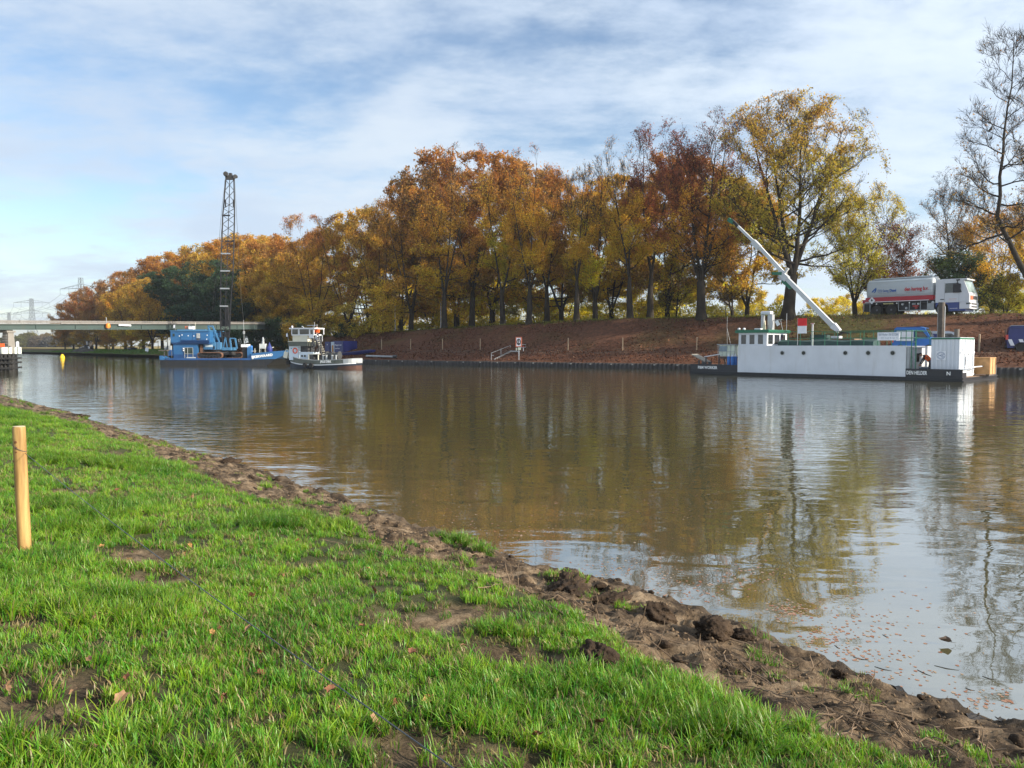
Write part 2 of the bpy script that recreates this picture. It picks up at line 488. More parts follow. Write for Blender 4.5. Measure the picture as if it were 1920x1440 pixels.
# ---- sheet pile wall along the far waterline
def build_wall():
    t = thing('quay_wall', 'low dark corrugated sheet pile wall along the far waterline of the canal', 'wall')
    s0, s1 = 8.0, bank(330, 0.0)[1]
    ss, off = [], []
    s = s0
    while s < s1:
        ss += [s, s + 0.10, s + 0.24, s + 0.34]; off += [0.0, -0.17, -0.17, 0.0]; s += 0.48
    ss = np.array(ss); off = np.array(off)
    x, y = fb_point(ss, off - 0.06); x2, y2 = fb_point(ss, np.full(len(ss), 0.12))
    zt = 0.56 + 0.03 * fbm(ss * 0.7, ss * 0, 4, 2)
    n = len(ss)
    V = np.concatenate([np.stack([x, y, np.full(n, -0.6)], -1), np.stack([x, y, zt], -1), np.stack([x2, y2, zt + 0.012], -1)])
    i = np.arange(n - 1)
    F = np.concatenate([np.stack([i, i + 1, i + 1 + n, i + n], -1), np.stack([i + n, i + 1 + n, i + 1 + 2 * n, i + 2 * n], -1)])
    me = np_mesh('sheet_piling', V, F)
    tag(link_mesh('sheet_piling', me, pm('dark_steel_piling', (0.030, 0.028, 0.028), 0.8, 0.0, .35, 1.5, .3, (0.10, 0.055, 0.03), .35, True), t), kind='stuff')
    m = MB()
    for s in np.arange(s0 + 30, s1, 2.4):
        px, py = fb_point(s, -0.27); a = fb_angle(s)
        m.cbox((float(px), float(py), 0.44), (0.16, 0.07, 0.14), (0, 0, a))
    tag(m.build('anchor_plates', pm('grey_steel', (0.22, 0.22, 0.21), .5, .4), t), kind='stuff')
build_wall()

# ---- canal water
def build_water():
    S = 1.0
    xs = [-2500, 900]; ys = [-250, 700]
    me = np_mesh('canal_water', [(xs[0], ys[0], 0), (xs[1], ys[0], 0), (xs[1], ys[1], 0), (xs[0], ys[1], 0)], [(0, 1, 2, 3)])
    m = bpy.data.materials.new('canal_water'); m.use_nodes = True
    nt = m.node_tree; nt.nodes.clear(); N = nt.nodes.new; L = nt.links.new
    out = N('ShaderNodeOutputMaterial')
    gl = N('ShaderNodeBsdfGlossy'); gl.inputs['Roughness'].default_value = 0.02; gl.inputs['Color'].default_value = (0.93, 0.94, 0.95, 1)
    df = N('ShaderNodeBsdfDiffuse'); df.inputs['Color'].default_value = (0.108, 0.097, 0.043, 1)
    mx = N('ShaderNodeMixShader')
    L(df.outputs[0], mx.inputs[1]); L(gl.outputs[0], mx.inputs[2]); L(mx.outputs[0], out.inputs[0])
    tc = N('ShaderNodeTexCoord')
    def noise(sc, sx, sy, rot, det=2, ro=.5, dist=0.0):
        mp = N('ShaderNodeMapping'); mp.inputs['Rotation'].default_value = (0, 0, rot); mp.inputs['Scale'].default_value = (sx, sy, 1)
        L(tc.outputs['Object'], mp.inputs[0])
        q = N('ShaderNodeTexNoise'); q.inputs['Scale'].default_value = sc; q.inputs['Detail'].default_value = det; q.inputs['Roughness'].default_value = ro; q.inputs['Distortion'].default_value = dist
        L(mp.outputs[0], q.inputs['Vector']); return q.outputs['Fac']
    def mth(op, a, b=None):
        q = N('ShaderNodeMath'); q.operation = op
        for i, x in enumerate((a, b)):
            if x is None: continue
            if isinstance(x, (int, float)): q.inputs[i].default_value = x
            else: L(x, q.inputs[i])
        return q.outputs[0]
    swell = noise(0.55, 0.75, 1.3, R(25), 2, .5, 0.6)
    rip = noise(2.1, 0.7, 1.5, R(8), 3, .55, 0.8)
    fine = noise(7.0, 0.8, 1.6, R(15), 2, .5, 0.5)
    # sheltered water under the near bank is smoother
    sx = N('ShaderNodeSeparateXYZ'); L(tc.outputs['Object'], sx.inputs[0])
    dist = mth('ADD', mth('MULTIPLY', sx.outputs['X'], 0.751), mth('MULTIPLY', sx.outputs['Y'], 0.66))
    mr = N('ShaderNodeMapRange'); mr.interpolation_type = 'SMOOTHSTEP'; L(dist, mr.inputs['Value']); mr.inputs['From Min'].default_value = 6.0; mr.inputs['From Max'].default_value = 22.0
    mr.inputs['To Min'].default_value = 0.10; mr.inputs['To Max'].default_value = 1.0
    gust = N('ShaderNodeMapRange'); L(noise(0.06, 1, 1, 0, 3), gust.inputs['Value']); gust.inputs['From Min'].default_value = 0.35; gust.inputs['From Max'].default_value = 0.65; gust.inputs['To Min'].default_value = 0.45; gust.inputs['To Max'].default_value = 1.25
    # ripples build up towards the open reach on the left
    mr3 = N('ShaderNodeMapRange'); mr3.interpolation_type = 'SMOOTHSTEP'; L(sx.outputs['X'], mr3.inputs['Value']); mr3.inputs['From Min'].default_value = 6.0; mr3.inputs['From Max'].default_value = -14.0; mr3.inputs['To Min'].default_value = 0.0; mr3.inputs['To Max'].default_value = 1.15
    sm = mth('MAXIMUM', mr.outputs[0], mr3.outputs[0])
    fineamt = mth('MULTIPLY', sm, gust.outputs[0])
    h = mth('ADD', mth('MULTIPLY', swell, 0.42), mth('MULTIPLY', mth('ADD', mth('MULTIPLY', rip, 0.27), mth('MULTIPLY', fine, 0.030)), fineamt))
    bp = N('ShaderNodeBump'); bp.inputs['Strength'].default_value = 1.0; bp.inputs['Distance'].default_value = 0.043
    L(h, bp.inputs['Height'])
    L(bp.outputs[0], gl.inputs['Normal'])
    fr = N('ShaderNodeFresnel'); fr.inputs['IOR'].default_value = 1.85; L(bp.outputs[0], fr.inputs['Normal'])
    fk = N('ShaderNodeMapRange'); L(fr.outputs[0], fk.inputs['Value']); fk.inputs['From Min'].default_value = 0.0; fk.inputs['From Max'].default_value = 1.0; fk.inputs['To Min'].default_value = 0.06; fk.inputs['To Max'].default_value = 0.98
    pw = mth('POWER', fr.outputs[0], 0.52); L(pw, fk.inputs['Value'])
    L(fk.outputs[0], mx.inputs[0])
    tag(link_mesh('canal_water', me, m), kind='structure')
build_water()

# ---- near bank
SH = [at_z(u, v, 0) for u, v in ((1905, 1352), (1720, 1305), (1500, 1218), (1250, 1133), (1000, 1064), (860, 1014), (640, 938), (430, 870), (300, 832), (130, 777), (0, 743))]
ED = [at_z(u, v, 0.46) for u, v in ((1760, 1450), (1500, 1352), (1300, 1268), (1100, 1172), (900, 1092), (700, 1022), (560, 958), (400, 892), (250, 833), (130, 792), (0, 764))]
NO = np.array(SH[0][:2]); NA = np.array(SH[-1][:2]) - NO; NA /= np.linalg.norm(NA)
NI = np.array([-NA[1], NA[0]])                     # inland (towards the camera's left)
if NI[0] > 0: NI = -NI
def to_sd(x, y): return (x - NO[0]) * NA[0] + (y - NO[1]) * NA[1], (x - NO[0]) * NI[0] + (y - NO[1]) * NI[1]
_ss = [to_sd(p[0], p[1]) for p in SH]; _es = [to_sd(p[0], p[1]) for p in ED]
_s0 = np.array([a for a, b in _ss]); _d0 = np.array([b for a, b in _ss])
_s1 = np.array([a for a, b in _es]); _d1 = np.array([b for a, b in _es])
def shore_d(s): return np.interp(s, _s0, _d0) + 0.16 * fbm(s * 0.9, s * 0 + 3.3, 71, 4) * np.clip(1.2 - s / 60, 0.4, 1)
def edge_e(s): return np.clip(np.interp(s, _s1, _d1) - np.interp(s, _s0, _d0), 0.6, 3) + 0.22 * fbm(s * 1.1, s * 0 + 8.1, 72, 4)
def near_z(x, y):
    s, d = to_sd(x, y)
    e = d - shore_d(s); ed = edge_e(s)
    z = np.interp(e, [-3, -1.2, 0, 0.12, 1.0], [-0.9, -0.45, 0.0, 0.10, 0.30])
    k = np.clip((e - 0.12) / np.maximum(ed - 0.12, 0.3), 0, 1)
    z = np.where(e < 0.12, z, 0.10 + 0.33 * k)
    step = np.clip((e - ed + 0.02) / 0.16, 0, 1); step = step * step * (3 - 2 * step)
    z = z + step * (0.05 + 0.05 * np.clip(1 - s / 9, 0, 1))
    z = z + np.clip((e - ed) / 3.6, 0, 1) * 0.38 + np.clip((e - ed - 3.6) / 8, 0, 1) * 0.15
    mud = np.clip((e + 0.1) / 0.25, 0, 1) * np.clip((ed + 0.15 - e) / 0.3, 0, 1)
    q = fbm(x * 3.1, y * 3.1, 41, 4); r = 1 - np.abs(fbm(x * 5.2, y * 5.2, 44, 4)) * 2
    z = z + mud * (0.065 * q + 0.05 * (r - 0.5) + 0.055 * fbm(x * 9, y * 9, 47, 5, .72) - 0.035 * np.clip(fbm(x * 4.3, y * 4.3, 49, 3) - .1, 0, 1) * 2)
    z = z + (1 - mud) * np.clip(e, 0, 1) * (0.05 * fbm(x * 0.8, y * 0.8, 51, 3) + 0.02 * fbm(x * 4, y * 4, 55, 2))
    return z, e, ed, mud
def nz(x, y): return float(near_z(np.array([float(x)]), np.array([float(y)]))[0][0])
def near_at(u, v, it=6):
    z = 0.6
    for _ in range(it):
        p = at_z(u, v, z); z = nz(p.x, p.y)
    return at_z(u, v, z)
BARE = [(245, 1035, .30), (285, 1085, .26), (150, 912, .30), (60, 1340, .26), (110, 1400, .22), (20, 1215, .16), (790, 1130, .30), (860, 1108, .30), (960, 1185, .22), (1020, 1190, .18), (800, 1392, .26), (900, 1415, .26), (720, 1380, .14), (560, 1035, .12), (300, 790, .5), (190, 830, .4)]
BARE = [(*at_z(u, v, 0.75)[:2], r) for u, v, r in BARE]
def bare_mask(x, y):
    m = np.zeros_like(x)
    w = 0.5 * fbm(x * 3.3, y * 3.3, 91, 4)
    for bx, by, r in BARE:
        q = np.hypot((x - bx) / 1.25, y - by) / r
        m = np.maximum(m, np.clip((1.15 - q + w) * 2.2, 0, 1))
    return m
def build_near_bank():
    s = np.concatenate([np.arange(-60, -8, 3), np.arange(-8, -3, 0.3), np.arange(-3, 8, 0.030), np.arange(8, 15, .05), np.arange(15, 32, 0.12), np.arange(32, 70, 0.3), np.arange(70, 700, 10)])
    e = np.concatenate([np.array([-3, -1.2, -.5]), np.arange(-0.3, 2.2, 0.036), np.arange(2.2, 7, 0.11), np.arange(7, 14, .35), np.array([14, 18, 25, 40, 80, 200])])
    S, E = np.meshgrid(s, e, indexing='ij')
    Dd = E + shore_d(S)
    X = NO[0] + S * NA[0] + Dd * NI[0]; Y = NO[1] + S * NA[1] + Dd * NI[1]
    Z, e_, ed_, mud = near_z(X, Y)
    bm_ = bare_mask(X, Y)
    Z = Z - bm_ * (1 - mud) * (0.035 - 0.05 * fbm(X * 9, Y * 9, 61, 4))
    col = np.stack([np.maximum(mud, bm_ * 0.9), np.clip(0.42 + .25 * fbm(X * 4, Y * 4, 63, 3) - e_, 0, 1) * mud, np.zeros_like(mud)], -1).reshape(-1, 3)
    n, m = S.shape; idx = np.arange(n * m).reshape(n, m)
    F = np.stack([idx[:-1, :-1], idx[1:, :-1], idx[1:, 1:], idx[:-1, 1:]], -1).reshape(-1, 4)
    me = np_mesh('near_bank', np.stack([X, Y, Z], -1).reshape(-1, 3), F, True, col)
    if me.polygons[len(me.polygons) // 2].normal.z < 0: me.flip_normals()
    mt = bpy.data.materials.new('bank_soil'); mt.use_nodes = True
    nt = mt.node_tree; N = nt.nodes.new; L = nt.links.new; b = nt.nodes['Principled BSDF']; b.inputs['Specular IOR Level'].default_value = 0.25
    at = N('ShaderNodeAttribute'); at.attribute_name = 'Col'; sp = N('ShaderNodeSeparateColor'); L(at.outputs['Color'], sp.inputs[0])
    tc = N('ShaderNodeTexCoord')
    def noise(sc, det=7, ro=.65):
        q = N('ShaderNodeTexNoise'); q.inputs['Scale'].default_value = sc; q.inputs['Detail'].default_value = det; q.inputs['Roughness'].default_value = ro; L(tc.outputs['Object'], q.inputs['Vector']); return q.outputs['Fac']
    def ramp(fac, stops):
        q = N('ShaderNodeValToRGB'); L(fac, q.inputs[0])
        while len(q.color_ramp.elements) < len(stops): q.color_ramp.elements.new(0.5)
        for x, (p, c) in zip(q.color_ramp.elements, stops): x.position = p; x.color = (*c, 1)
        return q.outputs[0]
    def mix(f, a, c):
        q = N('ShaderNodeMix'); q.data_type = 'RGBA'; L(f, q.inputs['Factor']); L(a, q.inputs['A'])
        if isinstance(c, tuple): q.inputs['B'].default_value = c
        else: L(c, q.inputs['B'])
        return q.outputs['Result']
    turf = ramp(noise(6), [(0.35, (0.030, 0.040, 0.012)), (0.6, (0.075, 0.075, 0.030)), (0.8, (0.15, 0.12, 0.06))])
    mudc = ramp(noise(3.4, 10, .74), [(0.34, (0.016, 0.011, 0.007)), (0.45, (0.060, 0.040, 0.024)), (0.55, (0.185, 0.130, 0.080)), (0.68, (0.36, 0.27, 0.175))])
    c = mix(sp.outputs[0], turf, mudc)
    dark = N('ShaderNodeMath'); dark.operation = 'MULTIPLY'; L(sp.outputs[1], dark.inputs[0]); dark.inputs[1].default_value = 1.6
    c = mix(dark.outputs[0], c, (0.035, 0.025, 0.017, 1))     # wet margin at the waterline
    L(c, b.inputs['Base Color'])
    rr = N('ShaderNodeMapRange'); L(sp.outputs[1], rr.inputs['Value']); rr.inputs['To Min'].default_value = 0.92; rr.inputs['To Max'].default_value = 0.45; L(rr.outputs[0], b.inputs['Roughness'])
    bp = N('ShaderNodeBump'); bp.inputs['Strength'].default_value = 1.0; bp.inputs['Distance'].default_value = 0.035; L(noise(30, 8, .75), bp.inputs['Height']); L(bp.outputs[0], b.inputs['Normal'])
    tag(link_mesh('near_bank', me, mt), kind='structure')
build_near_bank()

# ---- grass: tufts scattered over the near bank by one geometry-nodes object
def grass_mat():
    m = bpy.data.materials.new('grass_blade'); m.use_nodes = True
    nt = m.node_tree; nt.nodes.clear(); N = nt.nodes.new; L = nt.links.new
    out = N('ShaderNodeOutputMaterial'); at = N('ShaderNodeAttribute'); at.attribute_name = 'Col'
    ge = N('ShaderNodeNewGeometry'); q = N('ShaderNodeTexNoise'); q.inputs['Scale'].default_value = 1.3; q.inputs['Detail'].default_value = 5; q.inputs['Roughness'].default_value = .65; L(ge.outputs['Position'], q.inputs['Vector'])
    hs = N('ShaderNodeHueSaturation'); L(at.outputs['Color'], hs.inputs['Color'])
    mr = N('ShaderNodeMapRange'); L(q.outputs['Fac'], mr.inputs['Value']); mr.inputs['From Min'].default_value = .3; mr.inputs['From Max'].default_value = .7; mr.inputs['To Min'].default_value = 0.478; mr.inputs['To Max'].default_value = 0.522; L(mr.outputs[0], hs.inputs['Hue'])
    mv = N('ShaderNodeMapRange'); L(q.outputs['Fac'], mv.inputs['Value']); mv.inputs['From Min'].default_value = .3; mv.inputs['From Max'].default_value = .7; mv.inputs['To Min'].default_value = 1.4; mv.inputs['To Max'].default_value = 0.68; L(mv.outputs[0], hs.inputs['Value'])
    p = N('ShaderNodeBsdfPrincipled'); p.inputs['Roughness'].default_value = 0.42; p.inputs['Specular IOR Level'].default_value = 0.45
    t = N('ShaderNodeBsdfTranslucent'); mx = N('ShaderNodeMixShader'); mx.inputs[0].default_value = 0.42
    L(hs.outputs[0], p.inputs['Base Color']); L(hs.outputs[0], t.inputs[0]); L(p.outputs[0], mx.inputs[1]); L(t.outputs[0], mx.inputs[2]); L(mx.outputs[0], out.inputs[0])
    return m
GRASS_M = grass_mat()
def tuft_mesh(seed, n=26, h=(0.05, 0.13), w=0.0042, spread=0.055, dead=0.12, bright=1.0):
    rng = np.random.default_rng(seed); V, F, C = [], [], []
    for i in range(n):
        a = rng.uniform(0, 2 * math.pi); r = spread * math.sqrt(rng.uniform())
        bx, by = r * math.cos(a), r * math.sin(a)
        d = rng.uniform(0, 2 * math.pi); H = rng.uniform(*h); lean = rng.uniform(0.15, 0.95) * H
        fa = d + rng.uniform(-.6, .6) + math.pi / 2; wx, wy = math.cos(fa) * w * rng.uniform(.7, 1.3), math.sin(fa) * w * rng.uniform(.7, 1.3)
        if rng.uniform() < dead: c = np.array([0.30, 0.235, 0.10]) * rng.uniform(.6, 1.2)
        else: c = np.array([rng.uniform(0.090, 0.215), rng.uniform(0.270, 0.385), rng.uniform(0.010, 0.030)]) * bright
        o = len(V); T = [0, .4, .75, 1]
        for k, t in enumerate(T):
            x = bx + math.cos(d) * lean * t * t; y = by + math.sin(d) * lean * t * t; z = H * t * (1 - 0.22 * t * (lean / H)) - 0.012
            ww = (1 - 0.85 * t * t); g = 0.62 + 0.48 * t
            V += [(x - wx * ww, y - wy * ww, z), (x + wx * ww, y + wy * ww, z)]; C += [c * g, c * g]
        for k in range(3): F.append((o + 2 * k, o + 2 * k + 1, o + 2 * k + 3, o + 2 * k + 2))
    me = np_mesh('grass_tuft', V, F, False, np.array(C)); me.materials.append(GRASS_M); return me
def scatter(name, pts, rots, scls, var, meshes, kind='stuff', label=None):
    lib = bpy.data.collections.new(name + '_kinds')
    for i, me in enumerate(meshes):
        lib.objects.link(bpy.data.objects.new('%s_%02d' % (name, i), me))
    me = bpy.data.meshes.new(name); me.vertices.add(len(pts)); me.vertices.foreach_set('co', np.asarray(pts, np.float32).ravel())
    a = me.attributes.new('rot', 'FLOAT_VECTOR', 'POINT'); a.data.foreach_set('vector', np.asarray(rots, np.float32).ravel())
    a = me.attributes.new('scl', 'FLOAT', 'POINT'); a.data.foreach_set('value', np.asarray(scls, np.float32))
    a = me.attributes.new('var', 'INT', 'POINT'); a.data.foreach_set('value', np.asarray(var, np.int32))
    o = link_mesh(name, me)
    g = bpy.data.node_groups.new(name, 'GeometryNodeTree')
    g.interface.new_socket('Geometry', in_out='INPUT', socket_type='NodeSocketGeometry'); g.interface.new_socket('Geometry', in_out='OUTPUT', socket_type='NodeSocketGeometry')
    N = g.nodes.new; L = g.links.new
    gi = N('NodeGroupInput'); go = N('NodeGroupOutput'); ip = N('GeometryNodeInstanceOnPoints'); ci = N('GeometryNodeCollectionInfo')
    ci.inputs['Collection'].default_value = lib; ci.inputs['Separate Children'].default_value = True; ci.inputs['Reset Children'].default_value = True
    def na(nm, t):
        q = N('GeometryNodeInputNamedAttribute'); q.data_type = t; q.inputs['Name'].default_value = nm; return q.outputs['Attribute']
    L(gi.outputs[0], ip.inputs['Points']); L(ci.outputs[0], ip.inputs['Instance']); ip.inputs['Pick Instance'].default_value = True
    L(na('var', 'INT'), ip.inputs['Instance Index']); L(na('rot', 'FLOAT_VECTOR'), ip.inputs['Rotation']); L(na('scl', 'FLOAT'), ip.inputs['Scale'])
    L(ip.outputs[0], go.inputs[0])
    md = o.modifiers.new('scatter', 'NODES'); md.node_group = g
    tag(o, kind=kind); return o
def build_grass():
    rng = np.random.default_rng(5)
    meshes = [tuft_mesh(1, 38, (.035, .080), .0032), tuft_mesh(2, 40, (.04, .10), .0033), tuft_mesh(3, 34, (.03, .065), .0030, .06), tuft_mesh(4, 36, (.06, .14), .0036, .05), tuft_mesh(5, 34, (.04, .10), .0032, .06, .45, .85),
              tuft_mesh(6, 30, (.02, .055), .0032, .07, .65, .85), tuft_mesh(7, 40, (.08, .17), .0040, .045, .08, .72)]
    N0 = 900000
    Y = 1.6 + (46 - 1.6) * rng.uniform(0, 1, N0) ** 2.4; X = rng.uniform(-0.86, 0.98, N0) * (Y + 0.8)
    # candidate density per square metre
    pdfY = (1 / 2.4) * ((Y - 1.6) / 44.4) ** (1 / 2.4 - 1) / 44.4
    dens = N0 * pdfY / (1.84 * (Y + 0.8))
    z, e, ed, mud = near_z(X, Y); bm_ = bare_mask(X, Y)
    want = np.clip(470 * (4.2 / np.maximum(Y, 3.0)) ** 0.75, 70, 520)
    patch = fbm(X * 1.3, Y * 1.3, 81, 3); long_ = fbm(X * 0.9 + 7, Y * 0.9, 83, 3)
    cov = np.clip((e - ed + 0.08) / 0.2, 0, 1) * np.clip(1.0 - bm_ * .9, 0.12, 1) * np.clip(0.85 + patch * 1.1, 0.2, 1)
    s_, _d = to_sd(X, Y)
    sparse = np.clip((fbm(X * 1.7, Y * 1.7, 87, 4) - 0.20) * 4, 0, 1) * 0.55 * (e > 0.1)
    cov = np.maximum(cov, sparse * (e < ed + .1)); cov = cov * (e > 0.05)
    for mu, mv, mr in ((1068, 1098, .22), (1040, 1085, .15), (1180, 1150, .12), (1150, 1115, .14), (1425, 1225, .12), (870, 1020, .18), (905, 1030, .15), (690, 955, .12)):
        mp = at_z(mu, mv, .25); cov = np.maximum(cov, np.clip(1.2 - np.hypot(X - mp.x, Y - mp.y) / mr, 0, .8))
    z = z + np.where(np.hypot(X - at_z(1068, 1098, .25).x, Y - at_z(1068, 1098, .25).y) < .16, .07, 0)
    for mu, mv in ((1610, 1290), (1650, 1298), (1690, 1312), (1720, 1330), (1780, 1350), (1840, 1365)):
        mp = at_z(mu, mv, .1); cov = cov * np.clip((np.hypot(X - mp.x, Y - mp.y) - .12) / .15, 0, 1)
    keep = rng.uniform(0, 1, N0) < want * cov / np.maximum(dens, 1e-6)
    X, Y, z, e, ed, long_, patch, bm_ = (q[keep] for q in (X, Y, z, e, ed, long_, patch, bm_))
    n = len(X); u = rng.uniform(0, 1, n)
    var = np.where(u < .3, 0, np.where(u < .55, 1, np.where(u < .70, 2, np.where(u < .89, 4, 5))))
    var = np.where((long_ > 0.12) & (rng.uniform(0, 1, n) < .7), 3, var); var = np.where((long_ > 0.3) & (rng.uniform(0, 1, n) < .7), 6, var)
    var = np.where((e < ed + .15) & (rng.uniform(0, 1, n) < .5), 5, var); var = np.where((bm_ > .3) & (rng.uniform(0, 1, n) < .7), 5, var)
    scl = rng.uniform(.5, 1.0, n) * np.clip(1 + (Y - 8) * 0.012, 1, 1.5)
    rot = np.stack([rng.normal(0, .16, n), rng.normal(0, .16, n), rng.uniform(0, 6.283, n)], -1)
    print('grass tufts', n)
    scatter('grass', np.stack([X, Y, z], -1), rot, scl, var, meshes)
build_grass()

# ---- earth clods along the mud strip
SOIL_M = pm('clod_soil', (0.040, 0.027, 0.018), .95, 0, .5, 5, .9, (0.13, 0.090, 0.056), .5, bscale=30, spec=.15)
def clod(label, u, v, size, sq=(1, 1, .8), seed=1, sub=5, grass=0):
    size *= 1.12; p = near_at(u, v); rng = np.random.default_rng(seed)
    bm = bmesh.new(); bmesh.ops.create_icosphere(bm, subdivisions=sub, radius=1)
    C = np.array([x.co[:] for x in bm.verts]); faces = [[w.index for w in f.verts] for f in bm.faces]; bm.free()
    k = rng.uniform(0, 50, 3)
    n = 0.55 * fbm(C[:, 0] * 1.2 + k[0] + C[:, 2], C[:, 1] * 1.2 + k[1] - C[:, 2], seed, 3) + 0.30 * fbm(C[:, 0] * 3.5 + C[:, 2] * 2.7, C[:, 1] * 3.5 + C[:, 2] * 2.1 + k[2], seed + 3, 4) + .22 * fbm(C[:, 0] * 9 + C[:, 2] * 8, C[:, 1] * 9 - C[:, 2] * 8, seed + 5, 5, .75)
    C = C * (1 + n)[:, None] * np.array(sq) * size
    C[:, 2] = np.maximum(C[:, 2], -0.4 * size)
    me = np_mesh('earth_clod', C, faces, True)
    o = link_mesh('earth_clod', me, SOIL_M); o.location = p + Vector((0, 0, size * sq[2] * 0.35)); o.rotation_euler = (0, 0, rng.uniform(0, 6))
    tag(o, label, 'earth clod', 'clods of dug earth along the near bank')
    return o
clod('rounded dark clod of earth at the water edge, left of the double clod', 1238, 1162, .105, (1.1, 1, .85), 11)
clod('large dark double clod of earth right at the water edge', 1335, 1192, .115, (1.3, .9, .75), 23)
clod('small lumpy clod touching the right end of the double clod', 1390, 1200, .062, (1.2, .9, .8), 31)
clod('lone dark clod of earth lying in the green grass above the mud', 1122, 1240, .088, (1.1, .9, .75), 43)
clod('long grassy mound of earth rising beside the water left of all clods', 1065, 1105, .17, (1.6, .8, .48), 55)
clod('low earth hump between the grassy mound and the rounded clod', 1145, 1128, .10, (1.5, .8, .5), 66)
clod('small black clod of peat near the torn sheet at the water edge', 1572, 1272, .04, (1.1, .9, .9), 77)
clod('dark lump of earth on the distant shore right of the post', 430, 868, .12, (1.5, .8, .5), 88)
clod('low brown lump of earth on the far left end of the shore', 152, 783, .16, (1.4, .9, .5), 99)

# small crumbs of soil nobody could count
def crumbs():
    rng = np.random.default_rng(77); V, F = [], []
    base = np.array([(1, 0, 0), (-1, 0, 0), (0, 1, 0), (0, -1, 0), (0, 0, 1), (0, 0, -.6)]); fb = [(0, 2, 4), (2, 1, 4), (1, 3, 4), (3, 0, 4), (2, 0, 5), (1, 2, 5), (3, 1, 5), (0, 3, 5)]
    s = -3 + 25 * rng.uniform(0, 1, 22000) ** 1.9; ee = rng.uniform(0.02, 1.0, 22000) ** 0.8
    ed = edge_e(s); e = ee * (ed + .1); d = e + shore_d(s)
    X = NO[0] + s * NA[0] + d * NI[0]; Y = NO[1] + s * NA[1] + d * NI[1]; Z = near_z(X, Y)[0]
    keep = fbm(X * 1.5, Y * 1.5, 12, 3) + rng.uniform(-.5, .5, len(X)) > -.05
    X, Y, Z = X[keep], Y[keep], Z[keep]; n = len(X)
    r = 0.004 + 0.016 * rng.uniform(0, 1, n) ** 4
    J = rng.uniform(.6, 1.3, (n, 6, 3)); P = base[None] * J * r[:, None, None]
    a = rng.uniform(0, 6.28, n); ca, sa = np.cos(a)[:, None], np.sin(a)[:, None]
    P = np.stack([P[..., 0] * ca - P[..., 1] * sa, P[..., 0] * sa + P[..., 1] * ca, P[..., 2]], -1) + np.stack([X, Y, Z], -1)[:, None]
    Fm = (np.arange(n) * 6)[:, None, None] + np.array(fb)[None]
    me = np_mesh('soil_crumbs', P.reshape(-1, 3), Fm.reshape(-1, 3)); tag(link_mesh('soil_crumbs', me, pm('crumb_soil', (0.15, 0.105, 0.066), .95, 0, .75, 9.0, 0, spec=.1)), kind='stuff')
crumbs()
def small_clods():
    rng = np.random.default_rng(19); bm = bmesh.new(); bmesh.ops.create_icosphere(bm, subdivisions=2, radius=1)
    C = np.array([x.co[:] for x in bm.verts]); F0 = np.array([[w.index for w in f.verts] for f in bm.faces]); bm.free(); V, F = [], []; k = 0
    for i in range(260):
        s = -2.5 + 22 * rng.uniform() ** 1.6; ed = float(edge_e(np.array([s]))[0]); e = rng.uniform(.03, ed + .05); d = e + float(shore_d(np.array([s]))[0])
        x, y = NO[0] + s * NA[0] + d * NI[0], NO[1] + s * NA[1] + d * NI[1]; r = .012 + .036 * rng.uniform() ** 2.5
        q = C * (1 + .35 * fbm(C[:, 0] * 1.6 + i * 3.1 + C[:, 2], C[:, 1] * 1.6 + C[:, 2] * 1.3, 7, 3) + .22 * fbm(C[:, 0] * 5 + i + C[:, 2] * 3, C[:, 1] * 5 - C[:, 2] * 4, 9, 2))[:, None] * r * np.array([rng.uniform(.8, 1.6), rng.uniform(.7, 1.1), rng.uniform(.5, .9)])
        a = rng.uniform(0, 6.28); q = np.stack([q[:, 0] * math.cos(a) - q[:, 1] * math.sin(a) + x, q[:, 0] * math.sin(a) + q[:, 1] * math.cos(a) + y, q[:, 2] + nz(x, y) + r * .15], -1)
        V.append(q); F.append(F0 + k); k += len(q)
    tag(link_mesh('small_clods', np_mesh('small_clods', np.concatenate(V), np.concatenate(F), True), SOIL_M), kind='stuff')
small_clods()

# dead stems lying on and poking out of the mud
def stems():
    rng = np.random.default_rng(8); m = MB()
    for i in range(150):
        if i < 70: u, v = rng.uniform(1380, 1900), 0; v = 1190 + (u - 1380) * 0.43 + rng.uniform(5, 90)
        else: u = rng.uniform(450, 1380); v = 925 + (u - 450) * 0.335 + rng.uniform(-8, 40)
        p = near_at(u, v); up = rng.uniform() < .28
        a = rng.uniform(0, 6.28); L_ = rng.uniform(.06, .3) if up else rng.uniform(.12, .55)
        if not up and rng.uniform() < .6: a = math.atan2(NA[1], NA[0]) + rng.normal(0, .35)
        pts = []
        for k in range(5):
            t = k / 4
            q = p + Vector((math.cos(a), math.sin(a), 0)) * L_ * t * (0.25 if up else 1) + Vector((rng.normal(0, .008), rng.normal(0, .008), 0))
            q.z = (nz(q.x, q.y) + .012 + rng.uniform(0, .015)) if not up else p.z + L_ * t * .9
            pts.append(q)
        m.tube(pts, [rng.uniform(.0022, .005)] * 4 + [.0012], 5)
    tag(m.build('dead_stems', pm('dead_stem', (0.17, 0.115, 0.07), .8, 0, .5, 3), None, True), kind='stuff')
stems()

